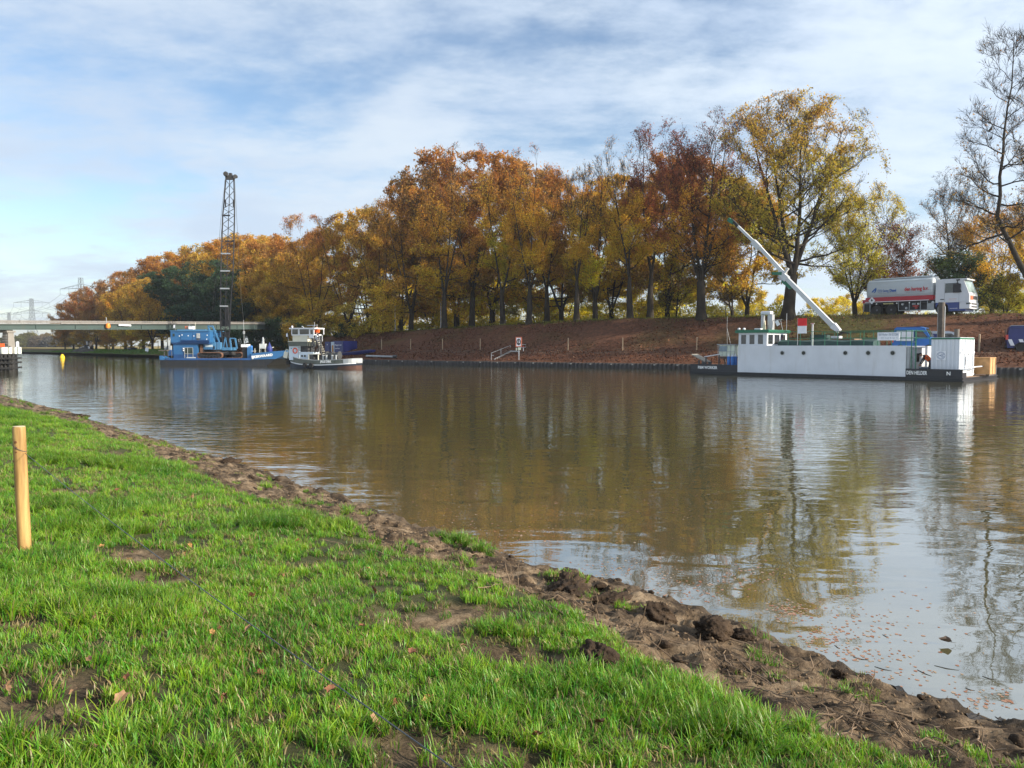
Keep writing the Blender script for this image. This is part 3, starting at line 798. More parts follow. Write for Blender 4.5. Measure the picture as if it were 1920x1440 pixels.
# torn black lining sheet at the right-hand water edge
def sheet(px, label, seed):
    rng = np.random.default_rng(seed); P = [at_z(u, v, 0.03) for u, v in px]
    secs = []; n = 26
    for i in range(n):
        t = i / (n - 1) * (len(P) - 1); k = min(int(t), len(P) - 2); p = P[k].lerp(P[k + 1], t - k)
        inn = Vector((NI[0], NI[1], 0)); w = .15 + .04 * math.sin(i * .5 + seed) + rng.uniform(-.01, .01); h = .030 + .012 * math.sin(i * 0.45 + seed * 2) + rng.uniform(-.006, .006)
        a = p - inn * .02 + Vector((0, 0, -.06)); b = p + inn * .01 + Vector((0, 0, h * .9)); c = p + inn * .05 + Vector((0, 0, h)); d = p + inn * w + Vector((0, 0, .05 + h * .4))
        th = Vector((0, 0, -.006)); tt = inn * .006
        secs.append([a, b, c, d, d + th, c + th, b + th + tt, a + tt])
    m = MB().loft(secs)
    o = m.build('lining_sheet', pm('black_sheet', (0.012, 0.011, 0.011), .6, 0, .4, 6, .3, (0.09, 0.068, 0.045), .6, bscale=20, spec=.25), None, True)
    tag(o, label, 'plastic sheet')
sheet([(1592, 1276), (1640, 1278), (1690, 1296), (1718, 1326)], 'torn black lining sheet curling up at the water edge, the longer left piece', 3)
sheet([(1876, 1349), (1925, 1362), (1990, 1392)], 'black lining sheet end at the right edge of the photo by the water', 5)
sheet([(1760, 1335), (1800, 1342), (1850, 1352)], 'short muddy fold of black lining sheet between the two longer pieces', 9)

# fallen leaves on the grass and floating on the water
def leaf_shape(seed, size):
    rng = np.random.default_rng(seed); n = 14; V = [(0, 0, .004)]
    for i in range(n):
        a = 2 * math.pi * i / n; r = size * (0.62 + 0.38 * math.cos(a)) * (1 + (.28 if i % 2 else -.14) * rng.uniform(.5, 1.2)) + .15 * size
        V.append((r * math.cos(a), r * .7 * math.sin(a), size * (.55 * math.sin(a) ** 2 + rng.uniform(-.1, .25)) + .18 * size * math.cos(a) ** 2))
    m = MB(); m.add(V, [(0, 1 + i, 1 + (i + 1) % n) for i in range(n)])
    m.tube([(-size * .3, 0, .005), (-size * 1.0, size * .1, .012)], [.0016, .001], 4)
    return m
def fallen_leaves():
    mats = [pm('leaf_tan', (0.21, 0.115, 0.055), .7, 0, .5, 40), pm('leaf_rust', (0.15, 0.055, 0.022), .7, 0, .5, 40), pm('leaf_ochre', (0.28, 0.155, 0.045), .7, 0, .5, 40)]
    proto = []
    for i in range(5):
        o = leaf_shape(i + 3, .026).build('fallen_leaf', mats[i % 3], None, True); proto.append(o)
    rng = np.random.default_rng(33)
    known = [(170, 1255), (425, 1322), (350, 1045), (465, 1196), (520, 1050), (600, 1060), (700, 1120), (805, 1325), (870, 1220), (1065, 1260), (930, 1300), (560, 1020), (690, 1075), (110, 970), (240, 1290), (700, 1370), (415, 1190), (355, 1030), (590, 1130), (1130, 1370), (1250, 1420), (770, 1240), (300, 1180), (860, 1060), (20, 1300), (70, 1390), (140, 1310), (1010, 1400)]
    pts = known + [(rng.uniform(0, 900), rng.uniform(900, 1430)) for _ in range(26)]
    k = 0
    for u, v in pts:
        p = near_at(u, v)
        z, e, ed, mud = near_z(np.array([p.x]), np.array([p.y]))
        if e[0] < ed[0]: continue
        o = proto[k] if k < len(proto) else proto[k % len(proto)].copy()
        if k >= len(proto): COL.objects.link(o)
        o.location = p + Vector((0, 0, .028 + rng.uniform(0, .02))); o.rotation_euler = (rng.normal(0, .55), rng.normal(0, .55), rng.uniform(0, 6.28))
        s = rng.uniform(.7, 1.5); o.scale = (s, s, s)
        tag(o, 'dry brown fallen leaf lying loose on the green grass of the near bank', 'leaf', 'fallen leaves on the grass')
        k += 1
fallen_leaves()
def floating():
    rng = np.random.default_rng(12); V, F, C = [], [], []
    cl = [(1150, 1060, 60, 18), (1250, 1085, 90, 25), (1400, 1080, 60, 20), (1480, 1140, 50, 14), (1560, 1195, 70, 20), (1480, 1150, 40, 16), (1600, 1225, 60, 20), (1700, 1260, 90, 30), (1580, 1170, 90, 40), (1000, 1000, 120, 25), (1850, 1310, 60, 18), (1660, 1160, 140, 60), (1330, 1110, 80, 22), (800, 960, 150, 40), (1200, 940, 300, 80), (900, 850, 300, 60)]
    for cu, cv, su, sv in cl:
        for i in range(int(40 + su * .3)):
            u, v = rng.normal(cu, su * .6), rng.normal(cv, sv * .6)
            if v < 760: continue
            p = at_z(u, v, .006); s, d = to_sd(p.x, p.y)
            if d > shore_d(np.array([s]))[0] - .05: continue
            r = rng.uniform(.006, .017); a = rng.uniform(0, 6.28); o = len(V); n = 6
            c = [(0.36, 0.21, 0.15), (0.30, 0.15, 0.10), (0.36, 0.27, 0.20)][rng.integers(3)]
            for k in range(n):
                q = a + 2 * math.pi * k / n; rr = r * rng.uniform(.6, 1.3)
                V.append((p.x + rr * math.cos(q), p.y + rr * math.sin(q), .0015 + rng.uniform(0, .0012))); C.append(c)
            F += [(o, o + 1, o + 2, o + 3), (o, o + 3, o + 4, o + 5)]
    me = np_mesh('floating_leaves', V, F, False, np.array(C)); tag(link_mesh('floating_leaves', me, leaf_mat('wet_leaf', .1)), kind='stuff')
    m = MB()
    for u, v, du, dv in ((1640, 1250, 32, 8), (1720, 1256, 27, 12), (1752, 1248, 46, 9), (1600, 1232, 30, 6), (1842, 1268, 25, 7), (1565, 1210, 10, 6), (1810, 1290, 18, 5), (1655, 1190, 10, 4)):
        m.tube([at_z(u, v, 0), at_z(u + du * .5, v + dv * .5 + 1, .001), at_z(u + du, v + dv, 0)], [.0035, .004, .002], 5)
    tag(m.build('floating_twigs', pm('wet_twig', (0.03, 0.022, 0.016), .5), None, True), kind='stuff')
    o = leaf_shape(9, .055).build('floating_leaf', pm('dark_leaf', (0.06, 0.035, 0.02), .6, 0, .3, 20), None, True)
    o.location = at_z(1778, 1205, .02); o.rotation_euler = (.1, -.1, 2.9)
    tag(o, 'single dark curled leaf floating alone on the bright water at right', 'leaf')
floating()

# ---- leaf litter and verge grass on the far dyke
def litter():
    rng = np.random.default_rng(4); n = 42000
    s = rng.uniform(bank(1990, 8)[1], bank(420, 8)[1], n); d = rng.uniform(0.5, 13.6, n)
    X, Y = fb_point(s, d); Z = fb_z(s, d) + 0.12 * fbm(X * .9, Y * .9, 3, 4)
    r = rng.uniform(.03, .085, n); a = rng.uniform(0, 6.28, n); tl = rng.normal(0, .5, (n, 2))
    q = np.array([(-1, -.7), (1, -.7), (1, .7), (-1, .7)])
    ca, sa = np.cos(a)[:, None], np.sin(a)[:, None]
    dx = (q[None, :, 0] * ca - q[None, :, 1] * sa) * r[:, None]; dy = (q[None, :, 0] * sa + q[None, :, 1] * ca) * r[:, None]
    P = np.stack([X[:, None] + dx, Y[:, None] + dy, Z[:, None] + .05 + dx * tl[:, :1] + dy * tl[:, 1:]], -1)
    pal = np.array([(0.150, 0.062, 0.036), (0.105, 0.044, 0.030), (0.20, 0.090, 0.050), (0.060, 0.030, 0.023), (0.24, 0.14, 0.085)])
    c = pal[rng.choice(5, n, p=[.32, .3, .15, .18, .05])] * rng.uniform(.7, 1.2, (n, 1))
    me = np_mesh('leaf_litter', P.reshape(-1, 3), np.arange(n * 4).reshape(-1, 4), False, np.repeat(c, 4, 0)); tag(link_mesh('leaf_litter', me, leaf_mat('litter_leaf', .12)), kind='stuff')
    # grass blades on the crest and the slope under the lorry
    n = 26000
    s = rng.uniform(bank(1990, 13)[1], bank(130, 6)[1], n); C = crest(s); low = C < 2.4
    d = np.where(low, rng.uniform(.3, 9, n), rng.normal(14.2, .9, n))
    X, Y = fb_point(s, d); U = 960 + F_PX * X / Y
    sl = (U > 1440) & (U < 1740) & (rng.uniform(0, 1, n) < .6); d = np.where(sl, rng.uniform(8.5, 14, n), d)
    X, Y = fb_point(s, d); Z = fb_z(s, d) + .1 * fbm(X * .9, Y * .9, 3, 4)
    h = rng.uniform(.12, .38, n); w = rng.uniform(.02, .05, n); a = rng.uniform(0, 6.28, n); l = rng.normal(0, .14, (n, 2))
    P = np.stack([np.stack([X - np.cos(a) * w, Y - np.sin(a) * w, Z - .05], -1), np.stack([X + np.cos(a) * w, Y + np.sin(a) * w, Z - .05], -1), np.stack([X + l[:, 0], Y + l[:, 1], Z + h], -1)], 1)
    c = np.where(low[:, None], np.array([(0.085, 0.19, 0.03)]), np.array([(0.15, 0.16, 0.04)])) * rng.uniform(.5, 1.4, (n, 1))
    me = np_mesh('verge_grass', P.reshape(-1, 3), np.arange(n * 3).reshape(-1, 3), False, np.repeat(c, 3, 0)); tag(link_mesh('verge_grass', me, leaf_mat('verge_blade', .4)), kind='stuff')
litter()
# ================================================================== TREES
BARK = pm('bark', (0.034, 0.028, 0.022), .9, 0, .4, 1.2, .6, (0.055, 0.052, 0.036), .5, bscale=14, spec=.15)
BARK_PALE = pm('bark_pale', (0.21, 0.18, 0.13), .9, 0, .4, 1.0, .5, (0.09, 0.075, 0.05), .6, bscale=14, spec=.15)
LEAF = leaf_mat('autumn_leaf', .58)

def norm(a): return a / np.maximum(np.linalg.norm(a, axis=-1, keepdims=True), 1e-9)
class Skel:
    """poly-lines of a tree: trunk, limbs, branches, twigs"""
    def __init__(s): s.V = []; s.F = []; s.n = 0
    def tube(s, P, r, k):
        P = np.asarray(P); m = len(P)
        t = norm(np.gradient(P, axis=0))
        ref = np.array([0, 0, 1.0]) if abs(t[0][2]) < .8 else np.array([1.0, 0, 0])
        x = norm(np.cross(t, ref)); y = np.cross(t, x)
        a = np.arange(k) * 2 * math.pi / k
        ring = P[:, None] + (x[:, None] * np.cos(a)[None, :, None] + y[:, None] * np.sin(a)[None, :, None]) * np.asarray(r)[:, None, None]
        s.V.append(ring.reshape(-1, 3))
        i = (np.arange(m - 1) * k)[:, None] + np.arange(k)[None]; j = (np.arange(m - 1) * k)[:, None] + (np.arange(k)[None] + 1) % k
        s.F.append(np.stack([i, j, j + k, i + k], -1).reshape(-1, 4) + s.n); s.n += m * k
    def cones(s, A, B, r):
        """many straight 3-sided twigs at once"""
        t = norm(B - A); ref = np.tile(np.array([0, 0, 1.0]), (len(A), 1)); ref[np.abs(t[:, 2]) > .9] = (1, 0, 0)
        x = norm(np.cross(t, ref)); y = np.cross(t, x); k = 3
        a = np.arange(k) * 2 * math.pi / k
        d = x[:, None] * np.cos(a)[None, :, None] + y[:, None] * np.sin(a)[None, :, None]
        R0 = A[:, None] + d * np.asarray(r)[:, None, None]; R1 = B[:, None] + d * (np.asarray(r) * .35)[:, None, None]
        V = np.concatenate([R0, R1], 1); n = len(A)
        f = np.array([(i, (i + 1) % 3, (i + 1) % 3 + 3, i + 3) for i in range(3)])
        s.V.append(V.reshape(-1, 3)); s.F.append(((np.arange(n) * 6)[:, None, None] + f[None]).reshape(-1, 4) + s.n); s.n += n * 6
    def ribbons(s, rng, A, B, w):
        t = norm(B - A); x = norm(np.cross(t, rng.normal(0, 1, A.shape))) * w
        V = np.stack([A - x, A + x, B + x * .4, B - x * .4], 1); n = len(A)
        s.V.append(V.reshape(-1, 3)); s.F.append(np.arange(n * 4).reshape(-1, 4) + s.n); s.n += n * 4
    def mesh(s, name): return np_mesh(name, np.concatenate(s.V), np.concatenate(s.F), True)

def walk(rng, p, d, L, n, wob, trop):
    P = [np.array(p, float)]; d = norm(np.array(d, float)); ds = []
    for i in range(n):
        d = norm(d + rng.normal(0, wob, 3) + np.array([0, 0, trop])); P.append(P[-1] + d * L / n); ds.append(d)
    return np.array(P), d
def skeleton(seed, H, Rad, clear=.17, forks=1, stems_spread=.18, n1=16, low_droop=0.0, up=.5, lean=(0, 0), base_r=None, dens=1.0, crook=1.35, path=None, twig_len=1.0):
    """returns mesh, twig ends (A, B) for hanging leaves on"""
    rng = np.random.default_rng(seed); S = Skel()
    r0 = base_r or (0.0125 * H + .09)
    hc = H * clear
    def flare(P, r):
        return r
    stems = []
    if path is not None:
        P = np.array(path, float); T = np.linspace(0, 1, 15); q = np.linspace(0, 1, len(P))
        P = np.stack([np.interp(T, q, P[:, k]) for k in range(3)], -1); P[1:-1] += rng.normal(0, .06, P[1:-1].shape)
        rr = r0 * (1 - .93 * T ** .8); S.tube(P, rr, 8); stems.append((P, rr, .25))
    elif forks == 1:
        P, _ = walk(rng, (0, 0, -.3), (lean[0], lean[1], 1), H * .97, 14, .035, .03)
        T = np.linspace(0, 1, len(P)); rr = r0 * (1 - .95 * T ** .85) * (1 + .55 * np.exp(-T * 30)); S.tube(P, rr, 8); stems.append((P, rr, clear))
    else:
        P, d = walk(rng, (0, 0, -.3), (lean[0], lean[1], 1), hc + .3, 4, .03, 0)
        rr = r0 * np.array([1.5, 1.08, 1.0, .95, .92]); S.tube(P, rr, 9)
        for k in range(forks):
            a = 2 * math.pi * (k + rng.uniform(-.2, .2)) / forks + rng.uniform(0, 1); sp = stems_spread * rng.uniform(.7, 1.3)
            Q, _ = walk(rng, P[-1] - d * .3, (math.cos(a) * sp * 1.4, math.sin(a) * sp * 1.4, 1), (H - hc) * rng.uniform(.86, 1.02), 12, .05, .05)
            T = np.linspace(0, 1, len(Q)); r2 = r0 * (.86 / math.sqrt(forks) + .08) * (1 - .95 * T ** .8); S.tube(Q, r2, 7); stems.append((Q, r2, .04))
    A3, B3, W3 = [], [], []
    L1n = int(n1 * dens)
    for P, rr, c0 in stems:
        k1 = max(4, int(L1n * 1.2 / len(stems))); ga = rng.uniform(0, 6.28)
        m = len(P) - 1
        for i in range(k1):
            t = c0 + (1 - c0 - .04) * ((i + rng.uniform(.1, .9)) / k1) ** .92
            x = t * m; j = min(int(x), m - 1); p = P[j] + (P[j + 1] - P[j]) * (x - j); rb = rr[j] + (rr[j + 1] - rr[j]) * (x - j)
            h = p[2] / H; ga += 2.4 + rng.normal(0, .4)
            prof = (1 - max(0, (h - .34)) / .70) ** .45 if h > .30 else .78 + .22 * h / .30
            L = Rad * prof * rng.uniform(.72, 1.12) + .6
            el = lerp(low_droop * -0.5 + .12, 1.0, min(1, max(0, (h - clear) / (1 - clear))) ** 1.1) * (.6 + up)
            d = np.array([math.cos(ga) * math.cos(el), math.sin(ga) * math.cos(el), math.sin(el)])
            Q, dq = walk(rng, p, d, L / max(.55, math.cos(el) * .6 + .45), 7, .09 * crook, .06 - low_droop * .14 * (h < .45))
            T = np.linspace(0, 1, len(Q)); r1 = min(rb * .6, .022 * L + .012); S.tube(Q, r1 * (1 - .88 * T), 5)
            k2 = int((5 + L * .75) * dens)
            for b in range(k2):
                tb = .18 + .82 * (b + rng.uniform()) / k2; xb = tb * (len(Q) - 1); jb = min(int(xb), len(Q) - 2); pb = Q[jb] + (Q[jb + 1] - Q[jb]) * (xb - jb); db = norm(Q[jb + 1] - Q[jb])
                side = norm(np.cross(db, [0, 0, 1.0])) * (1 if b % 2 else -1)
                ang = rng.uniform(.45, 1.05)
                d2 = norm(db * math.cos(ang) + side * math.sin(ang) + np.array([0, 0, rng.normal(.10 + .35 * h, .18)]))
                L2 = L * .42 * (1.15 - .65 * tb) * rng.uniform(.7, 1.2) + .45
                Q2, _ = walk(rng, pb, d2, L2, 4, .10 * crook, .07 - low_droop * .12 * (h < .45)); S.tube(Q2, (r1 * .42 * (1 - tb * .6) + .006) * np.linspace(1, .25, 5), 3)
                k3 = int((4.5 + L2 * 2.6) * dens); tt = rng.uniform(.15, 1, k3) * 3.999; jj = tt.astype(int); pp = Q2[jj] + (Q2[jj + 1] - Q2[jj]) * (tt - jj)[:, None]; dd = norm(Q2[jj + 1] - Q2[jj])
                rnd = rng.normal(0, .62, (k3, 3)); rnd[:, 2] = rnd[:, 2] * .55 + .12 + .42 * h - low_droop * .4 * (h < .4)
                d3 = norm(dd + rnd); L3 = (rng.uniform(.45, 1.15, k3) * (.65 + .12 * L2)) * twig_len
                A3.append(pp); B3.append(pp + d3 * L3[:, None]); W3.append(np.full(k3, min(1.0, .3 + tb)))
    A3 = np.concatenate(A3); B3 = np.concatenate(B3)
    S.cones(A3, B3, np.full(len(A3), .013))
    # finest twigs
    n4 = int(len(A3) * 4.2); i4 = rng.integers(0, len(A3), n4); t4 = rng.uniform(.3, 1, n4)[:, None]; p4 = A3[i4] + (B3[i4] - A3[i4]) * t4
    d4 = norm(norm(B3[i4] - A3[i4]) + rng.normal(0, .55, (n4, 3)) + np.array([0, 0, .12])); L4 = rng.uniform(.25, .65, n4)[:, None] * twig_len
    B4 = p4 + d4 * L4
    S.ribbons(rng, p4, B4, .013)
    A, B = np.concatenate([A3, p4]), np.concatenate([B3, B4])
    if path is None:
        kz = H / np.percentile(B[:, 2], 98.0); ax = np.array([np.median(B[:, 0]), np.median(B[:, 1])]) * 0; kx = Rad / np.percentile(np.hypot(B[:, 0], B[:, 1]), 95); kx = min(max(kx, .55), 1.9)
        def fit(Q):
            f = np.clip((Q[:, 2] - .10 * H) / (.15 * H), 0, 1); g = 1 + (kx - 1) * f * f * (3 - 2 * f)
            X, Y, Z = Q[:, 0] * g, Q[:, 1] * g, Q[:, 2] * kz
            zm = H * (.52 + .47 * np.sqrt(np.clip(1 - (np.hypot(X, Y) / (1.2 * Rad)) ** 2, 0, 1)))     # rounded crown
            return np.stack([X, Y, np.where(Z > zm, zm + (Z - zm) * .32, Z)], -1)
        S.V = [fit(v) for v in S.V]; A, B = fit(A), fit(B)
    return S.mesh('trunk'), (A, B)
def lerp(a, b, t): return a + (b - a) * t

PAL = {
    'gold':   [(0.0, (0.52, 0.360, 0.030)), (0.5, (0.46, 0.280, 0.030)), (1.0, (0.34, 0.170, 0.035))],
    'goldrust': [(0.0, (0.50, 0.340, 0.030)), (0.40, (0.36, 0.200, 0.032)), (0.75, (0.33, 0.165, 0.034)), (1.0, (0.28, 0.130, 0.035))],
    'orange': [(0.0, (0.50, 0.350, 0.028)), (0.5, (0.43, 0.235, 0.028)), (1.0, (0.32, 0.115, 0.028))],
    'rust':   [(0.0, (0.48, 0.320, 0.028)), (0.4, (0.31, 0.150, 0.030)), (1.0, (0.25, 0.092, 0.030))],
    'maroon': [(0.0, (0.40, 0.26, 0.03)), (0.30, (0.34, 0.165, 0.025)), (0.6, (0.19, 0.062, 0.028)), (1.0, (0.13, 0.040, 0.026))],
    'red':    [(0.0, (0.30, 0.14, 0.03)), (0.5, (0.24, 0.085, 0.03)), (1.0, (0.17, 0.065, 0.035))],
    'yellow': [(0.0, (0.56, 0.44, 0.030)), (0.5, (0.58, 0.42, 0.030)), (1.0, (0.52, 0.35, 0.03))],
    'olive':  [(0.0, (0.19, 0.185, 0.028)), (0.35, (0.27, 0.235, 0.030)), (0.7, (0.34, 0.24, 0.030)), (1.0, (0.30, 0.165, 0.034))],
    'lime':   [(0.0, (0.27, 0.27, 0.030)), (0.6, (0.38, 0.32, 0.030)), (1.0, (0.38, 0.26, 0.03))],
    'brown':  [(0.0, (0.25, 0.185, 0.05)), (0.5, (0.23, 0.145, 0.05)), (1.0, (0.24, 0.125, 0.045))],
    'mixed':  [(0.0, (0.25, 0.20, 0.035)), (0.5, (0.32, 0.22, 0.035)), (1.0, (0.37, 0.23, 0.04))],
    'green':  [(0.0, (0.032, 0.058, 0.022)), (0.6, (0.045, 0.075, 0.025)), (1.0, (0.065, 0.095, 0.028))],
    'darkgreen': [(0.0, (0.018, 0.038, 0.024)), (0.6, (0.028, 0.055, 0.032)), (1.0, (0.045, 0.072, 0.036))],
}
def foliage(seed, twigs, H, n, pal, size=.15, bare=(.75, 1.05), low=0.0, flat=.25, shed=.0, jitter=.24, alt=None, altp=.0):
    """leaf faces hung along the twigs; fewer where the crown has gone bare (bare = height fractions of full and of no leaves)"""
    rng = np.random.default_rng(seed); A, B = twigs
    h = A[:, 2] / H
    w = np.clip(1 - (h - bare[0]) / (bare[1] - bare[0]), 0.03, 1) * np.clip((h - low) / .05 + .2, 0, 1)
    cl = fbm(A[:, 0] * .55 + A[:, 2] * .37 + seed, A[:, 1] * .55 + A[:, 2] * .45, seed, 3)
    w = w * np.clip(.62 + cl * 1.3, .10, 1.5)
    w *= np.linalg.norm(B - A, axis=1)
    w /= w.sum()
    i = rng.choice(len(A), n, p=w); t = rng.uniform(.1, 1.08, n)[:, None]
    p = A[i] + (B[i] - A[i]) * t + rng.normal(0, jitter, (n, 3)) * np.array([1, 1, .75])
    nr = norm(rng.normal(0, 1, (n, 3)) * (1 - flat) + np.array([0, 0, flat]) * np.sign(rng.normal(0, 1, (n, 1)) + .8))
    u = norm(np.cross(nr, rng.normal(0, 1, (n, 3)))); v = np.cross(nr, u)
    s = size * rng.uniform(.55, 1.35, n)[:, None]
    fold = nr * s * rng.uniform(-.3, .3, (n, 1))
    P = np.stack([p - u * s, p - v * s * rng.uniform(.3, .9, (n, 1)) + u * s * .2, p + u * s + v * s * rng.uniform(.2, .9, (n, 1))], 1)
    hh = p[:, 2] / H + rng.normal(0, .07, n) + cl[i] * .25
    pl = PAL[pal]; xs = [q[0] for q in pl]
    c = np.stack([np.interp(hh, xs, [q[1][k] for q in pl]) for k in range(3)], -1)
    if alt:
        pa = PAL[alt]; ca = np.stack([np.interp(hh, [q[0] for q in pa], [q[1][k] for q in pa]) for k in range(3)], -1)
        k = np.clip((fbm(p[:, 0] * .4 + seed, p[:, 1] * .4 + p[:, 2] * .4, seed + 9, 3) + altp - .5) * 4 + .5, 0, 1)[:, None]; c = c * (1 - k) + ca * k
    c = c * rng.uniform(.9, 2.3, (n, 1)) * (1 + rng.normal(0, .06, (n, 3)))
    return np_mesh('crown', P.reshape(-1, 3), np.arange(n * 3).reshape(-1, 3), False, np.repeat(np.clip(c, 0, .80), 3, 0))

def plant(name, label, cat, loc, sk, crown_me, rz=0.0, scale=1.0, group=None, bark=None, sz=None):
    t = thing(name, label, cat, loc, rz, group); t.scale = (scale, scale, sz or scale)
    o = link_mesh('trunk', sk, None, t)
    if not sk.materials: sk.materials.append(bark or BARK)
    if crown_me is not None:
        c = link_mesh('crown', crown_me, None, t)
        if not crown_me.materials: crown_me.materials.append(LEAF)
    return t

ROW = 'autumn trees along the far dyke'
def row_tree(u, d, vtop, wpx, pal, label, seed, n=9000, forks=4, clear=.20, bare=(.72, 1.02), droop=0.0, low=0.12, up=.5, alt=None, altp=0, size=.105, n1=22, dens=1.0, name='autumn_tree', group=ROW, lean=(0, 0), spread=.27, flat=.25, bark=None, base_r=None, rz=None, twig_len=1.0):
    p, s = bank(u, d); Y = p.y
    H = at_y(u, vtop, Y).z - p.z
    Rd = wpx * Y / F_PX * 1.05; n = int(n * 2.1)
    if bare[1] < 1.08: bare = (bare[0] * .66, bare[1] * .95)
    sk, tw = skeleton(seed, H, Rd, clear, forks, spread, n1, droop, up, lean, dens=dens, base_r=base_r, twig_len=twig_len)
    cr = foliage(seed + 500, tw, H, n, pal, size, bare, low, flat, alt=alt, altp=altp) if n else None
    return plant(name, label, 'tree', (p.x, p.y, p.z - .05), sk, cr, 0 if rz is None else rz, 1.0, group, bark)

# front row on the dyke, from the tug to the lorry
row_tree(592, 15, 402, 78, 'orange', 'orange and gold tree with low hanging boughs behind the white tug', 101, 12000, droop=.8, low=.02, bare=(1.0, 1.3), alt='gold', altp=.35, clear=.10)
row_tree(655, 15.5, 400, 66, 'rust', 'red topped tree with dense low foliage, right of the tug wheelhouse', 102, 11500, droop=.9, low=.02, bare=(1.0, 1.3), alt='gold', altp=.2, clear=.10)
row_tree(720, 14.5, 376, 62, 'gold', 'golden tree whose boughs hang down over the dyke slope', 103, 11500, droop=1.15, low=-.05, bare=(.95, 1.2), clear=.10, alt='mixed', altp=.3)
row_tree(770, 15, 318, 70, 'goldrust', 'brown and gold tree with a thinning twiggy top, hanging boughs at its foot', 104, 10500, droop=1.0, low=-.05, bare=(.62, .98), clear=.12)
row_tree(833, 13.5, 300, 62, 'gold', 'thick trunked golden tree at the left end of the bare slope', 105, 9500, droop=.3, low=.1, bare=(.66, 1.0), alt='goldrust', altp=.4)
row_tree(884, 20, 262, 76, 'rust', 'tall rust brown tree with a rounded bare top above the gold ones', 106, 10500, low=.18, bare=(.80, 1.04), n1=19, up=.62)
row_tree(945, 15, 300, 52, 'gold', 'slim golden tree whose trunk leans to the left', 107, 8000, low=.15, bare=(.7, 1.0), alt='lime', altp=.3, lean=(-.10, 0), forks=2)
row_tree(990, 13.2, 272, 66, 'orange', 'orange tree with a thick curved trunk above the speed sign', 108, 9500, low=.16, bare=(.70, 1.0), alt='gold', altp=.4, up=.6)
row_tree(1026, 19, 290, 52, 'goldrust', 'dark straight trunked golden brown tree right of the curved trunk', 109, 7000, forks=2, low=.2, bare=(.6, .95), up=.65)
row_tree(1080, 14, 292, 48, 'gold', 'slender pale trunked tree with bare upright twigs on top', 110, 4600, low=.2, bare=(.35, .75), up=.75, clear=.25, n1=18)
row_tree(1116, 18, 288, 58, 'gold', 'broad many stemmed tree with bare grey branches over yellow leaves', 111, 4800, forks=5, low=.1, bare=(.32, .7), up=.7, clear=.13, spread=.24, alt='yellow', altp=.5)
row_tree(1181, 14, 240, 62, 'gold', 'tall straight tree with a bare grey top and golden skirt', 112, 7000, forks=2, low=.17, bare=(.42, .80), up=.75, clear=.22, n1=19)
row_tree(1218, 17.5, 225, 58, 'maroon', 'dark maroon leaved tree standing close right of the bare topped one', 113, 7500, forks=2, low=.3, bare=(.82, 1.05), up=.6, clear=.25, alt='rust', altp=.2)
row_tree(1314, 13, 202, 98, 'maroon', 'big tree with maroon top, orange lower leaves and a flared trunk', 114, 13500, forks=4, low=.16, bare=(.86, 1.06), up=.55, clear=.19, spread=.26, alt='orange', altp=.15, n1=32, base_r=.52)
row_tree(1478, 13, 172, 128, 'olive', 'largest tree, olive gold, right behind the raised crane arm', 115, 19000, forks=4, low=.12, bare=(.82, 1.09), up=.5, clear=.20, spread=.24, n1=46, flat=.45, base_r=.62, alt='lime', altp=.15, size=.12)
row_tree(1372, 22, 430, 44, 'olive', 'small forked olive tree between the maroon tree and the largest tree', 116, 3600, forks=2, low=.3, bare=(.9, 1.2), clear=.12, spread=.35, alt='goldrust', altp=.3)
row_tree(1268, 26, 470, 40, 'yellow', 'small dark stemmed yellow tree between the maroon trees', 117, 3600, forks=1, low=.22, bare=(.95, 1.2), clear=.25)
row_tree(1604, 28, 330, 66, 'lime', 'yellow green tree rising at the left of the tanker lorry', 118, 10500, n1=34, low=.14, bare=(.86, 1.1), up=.55, clear=.16)
row_tree(1668, 34, 398, 68, 'red', 'red leaved tree with bare upper twigs behind the tank of the lorry', 119, 7500, n1=30, low=.12, bare=(.75, 1.05), up=.55, clear=.14)
row_tree(1782, 34, 312, 74, 'brown', 'bare branched tree with few brown leaves behind the lorry cab', 120, 2600, forks=2, low=.2, bare=(.4, .95), up=.55, clear=.2, spread=.3, n1=32)
row_tree(1795, 27, 470, 62, 'darkgreen', 'dark green leafy tree directly behind the lorry cab', 121, 8500, low=.05, bare=(1, 1.3), clear=.12, alt='green', altp=.4, name='green_tree')
row_tree(1858, 30, 388, 72, 'gold', 'bright golden orange tree right of the lorry cab', 122, 10500, low=.12, bare=(.95, 1.2), clear=.15, alt='orange', altp=.4)
row_tree(1882, 22, 510, 44, 'green', 'low green bushy tree with a leaning stem at the right end of the crest', 123, 4200, low=.05, bare=(1, 1.3), clear=.1, alt='lime', altp=.45, name='green_tree')
row_tree(1975, 20, 330, 80, 'gold', 'golden tree half outside the right edge of the photo', 124, 8000, low=.1, bare=(.9, 1.2), clear=.15)

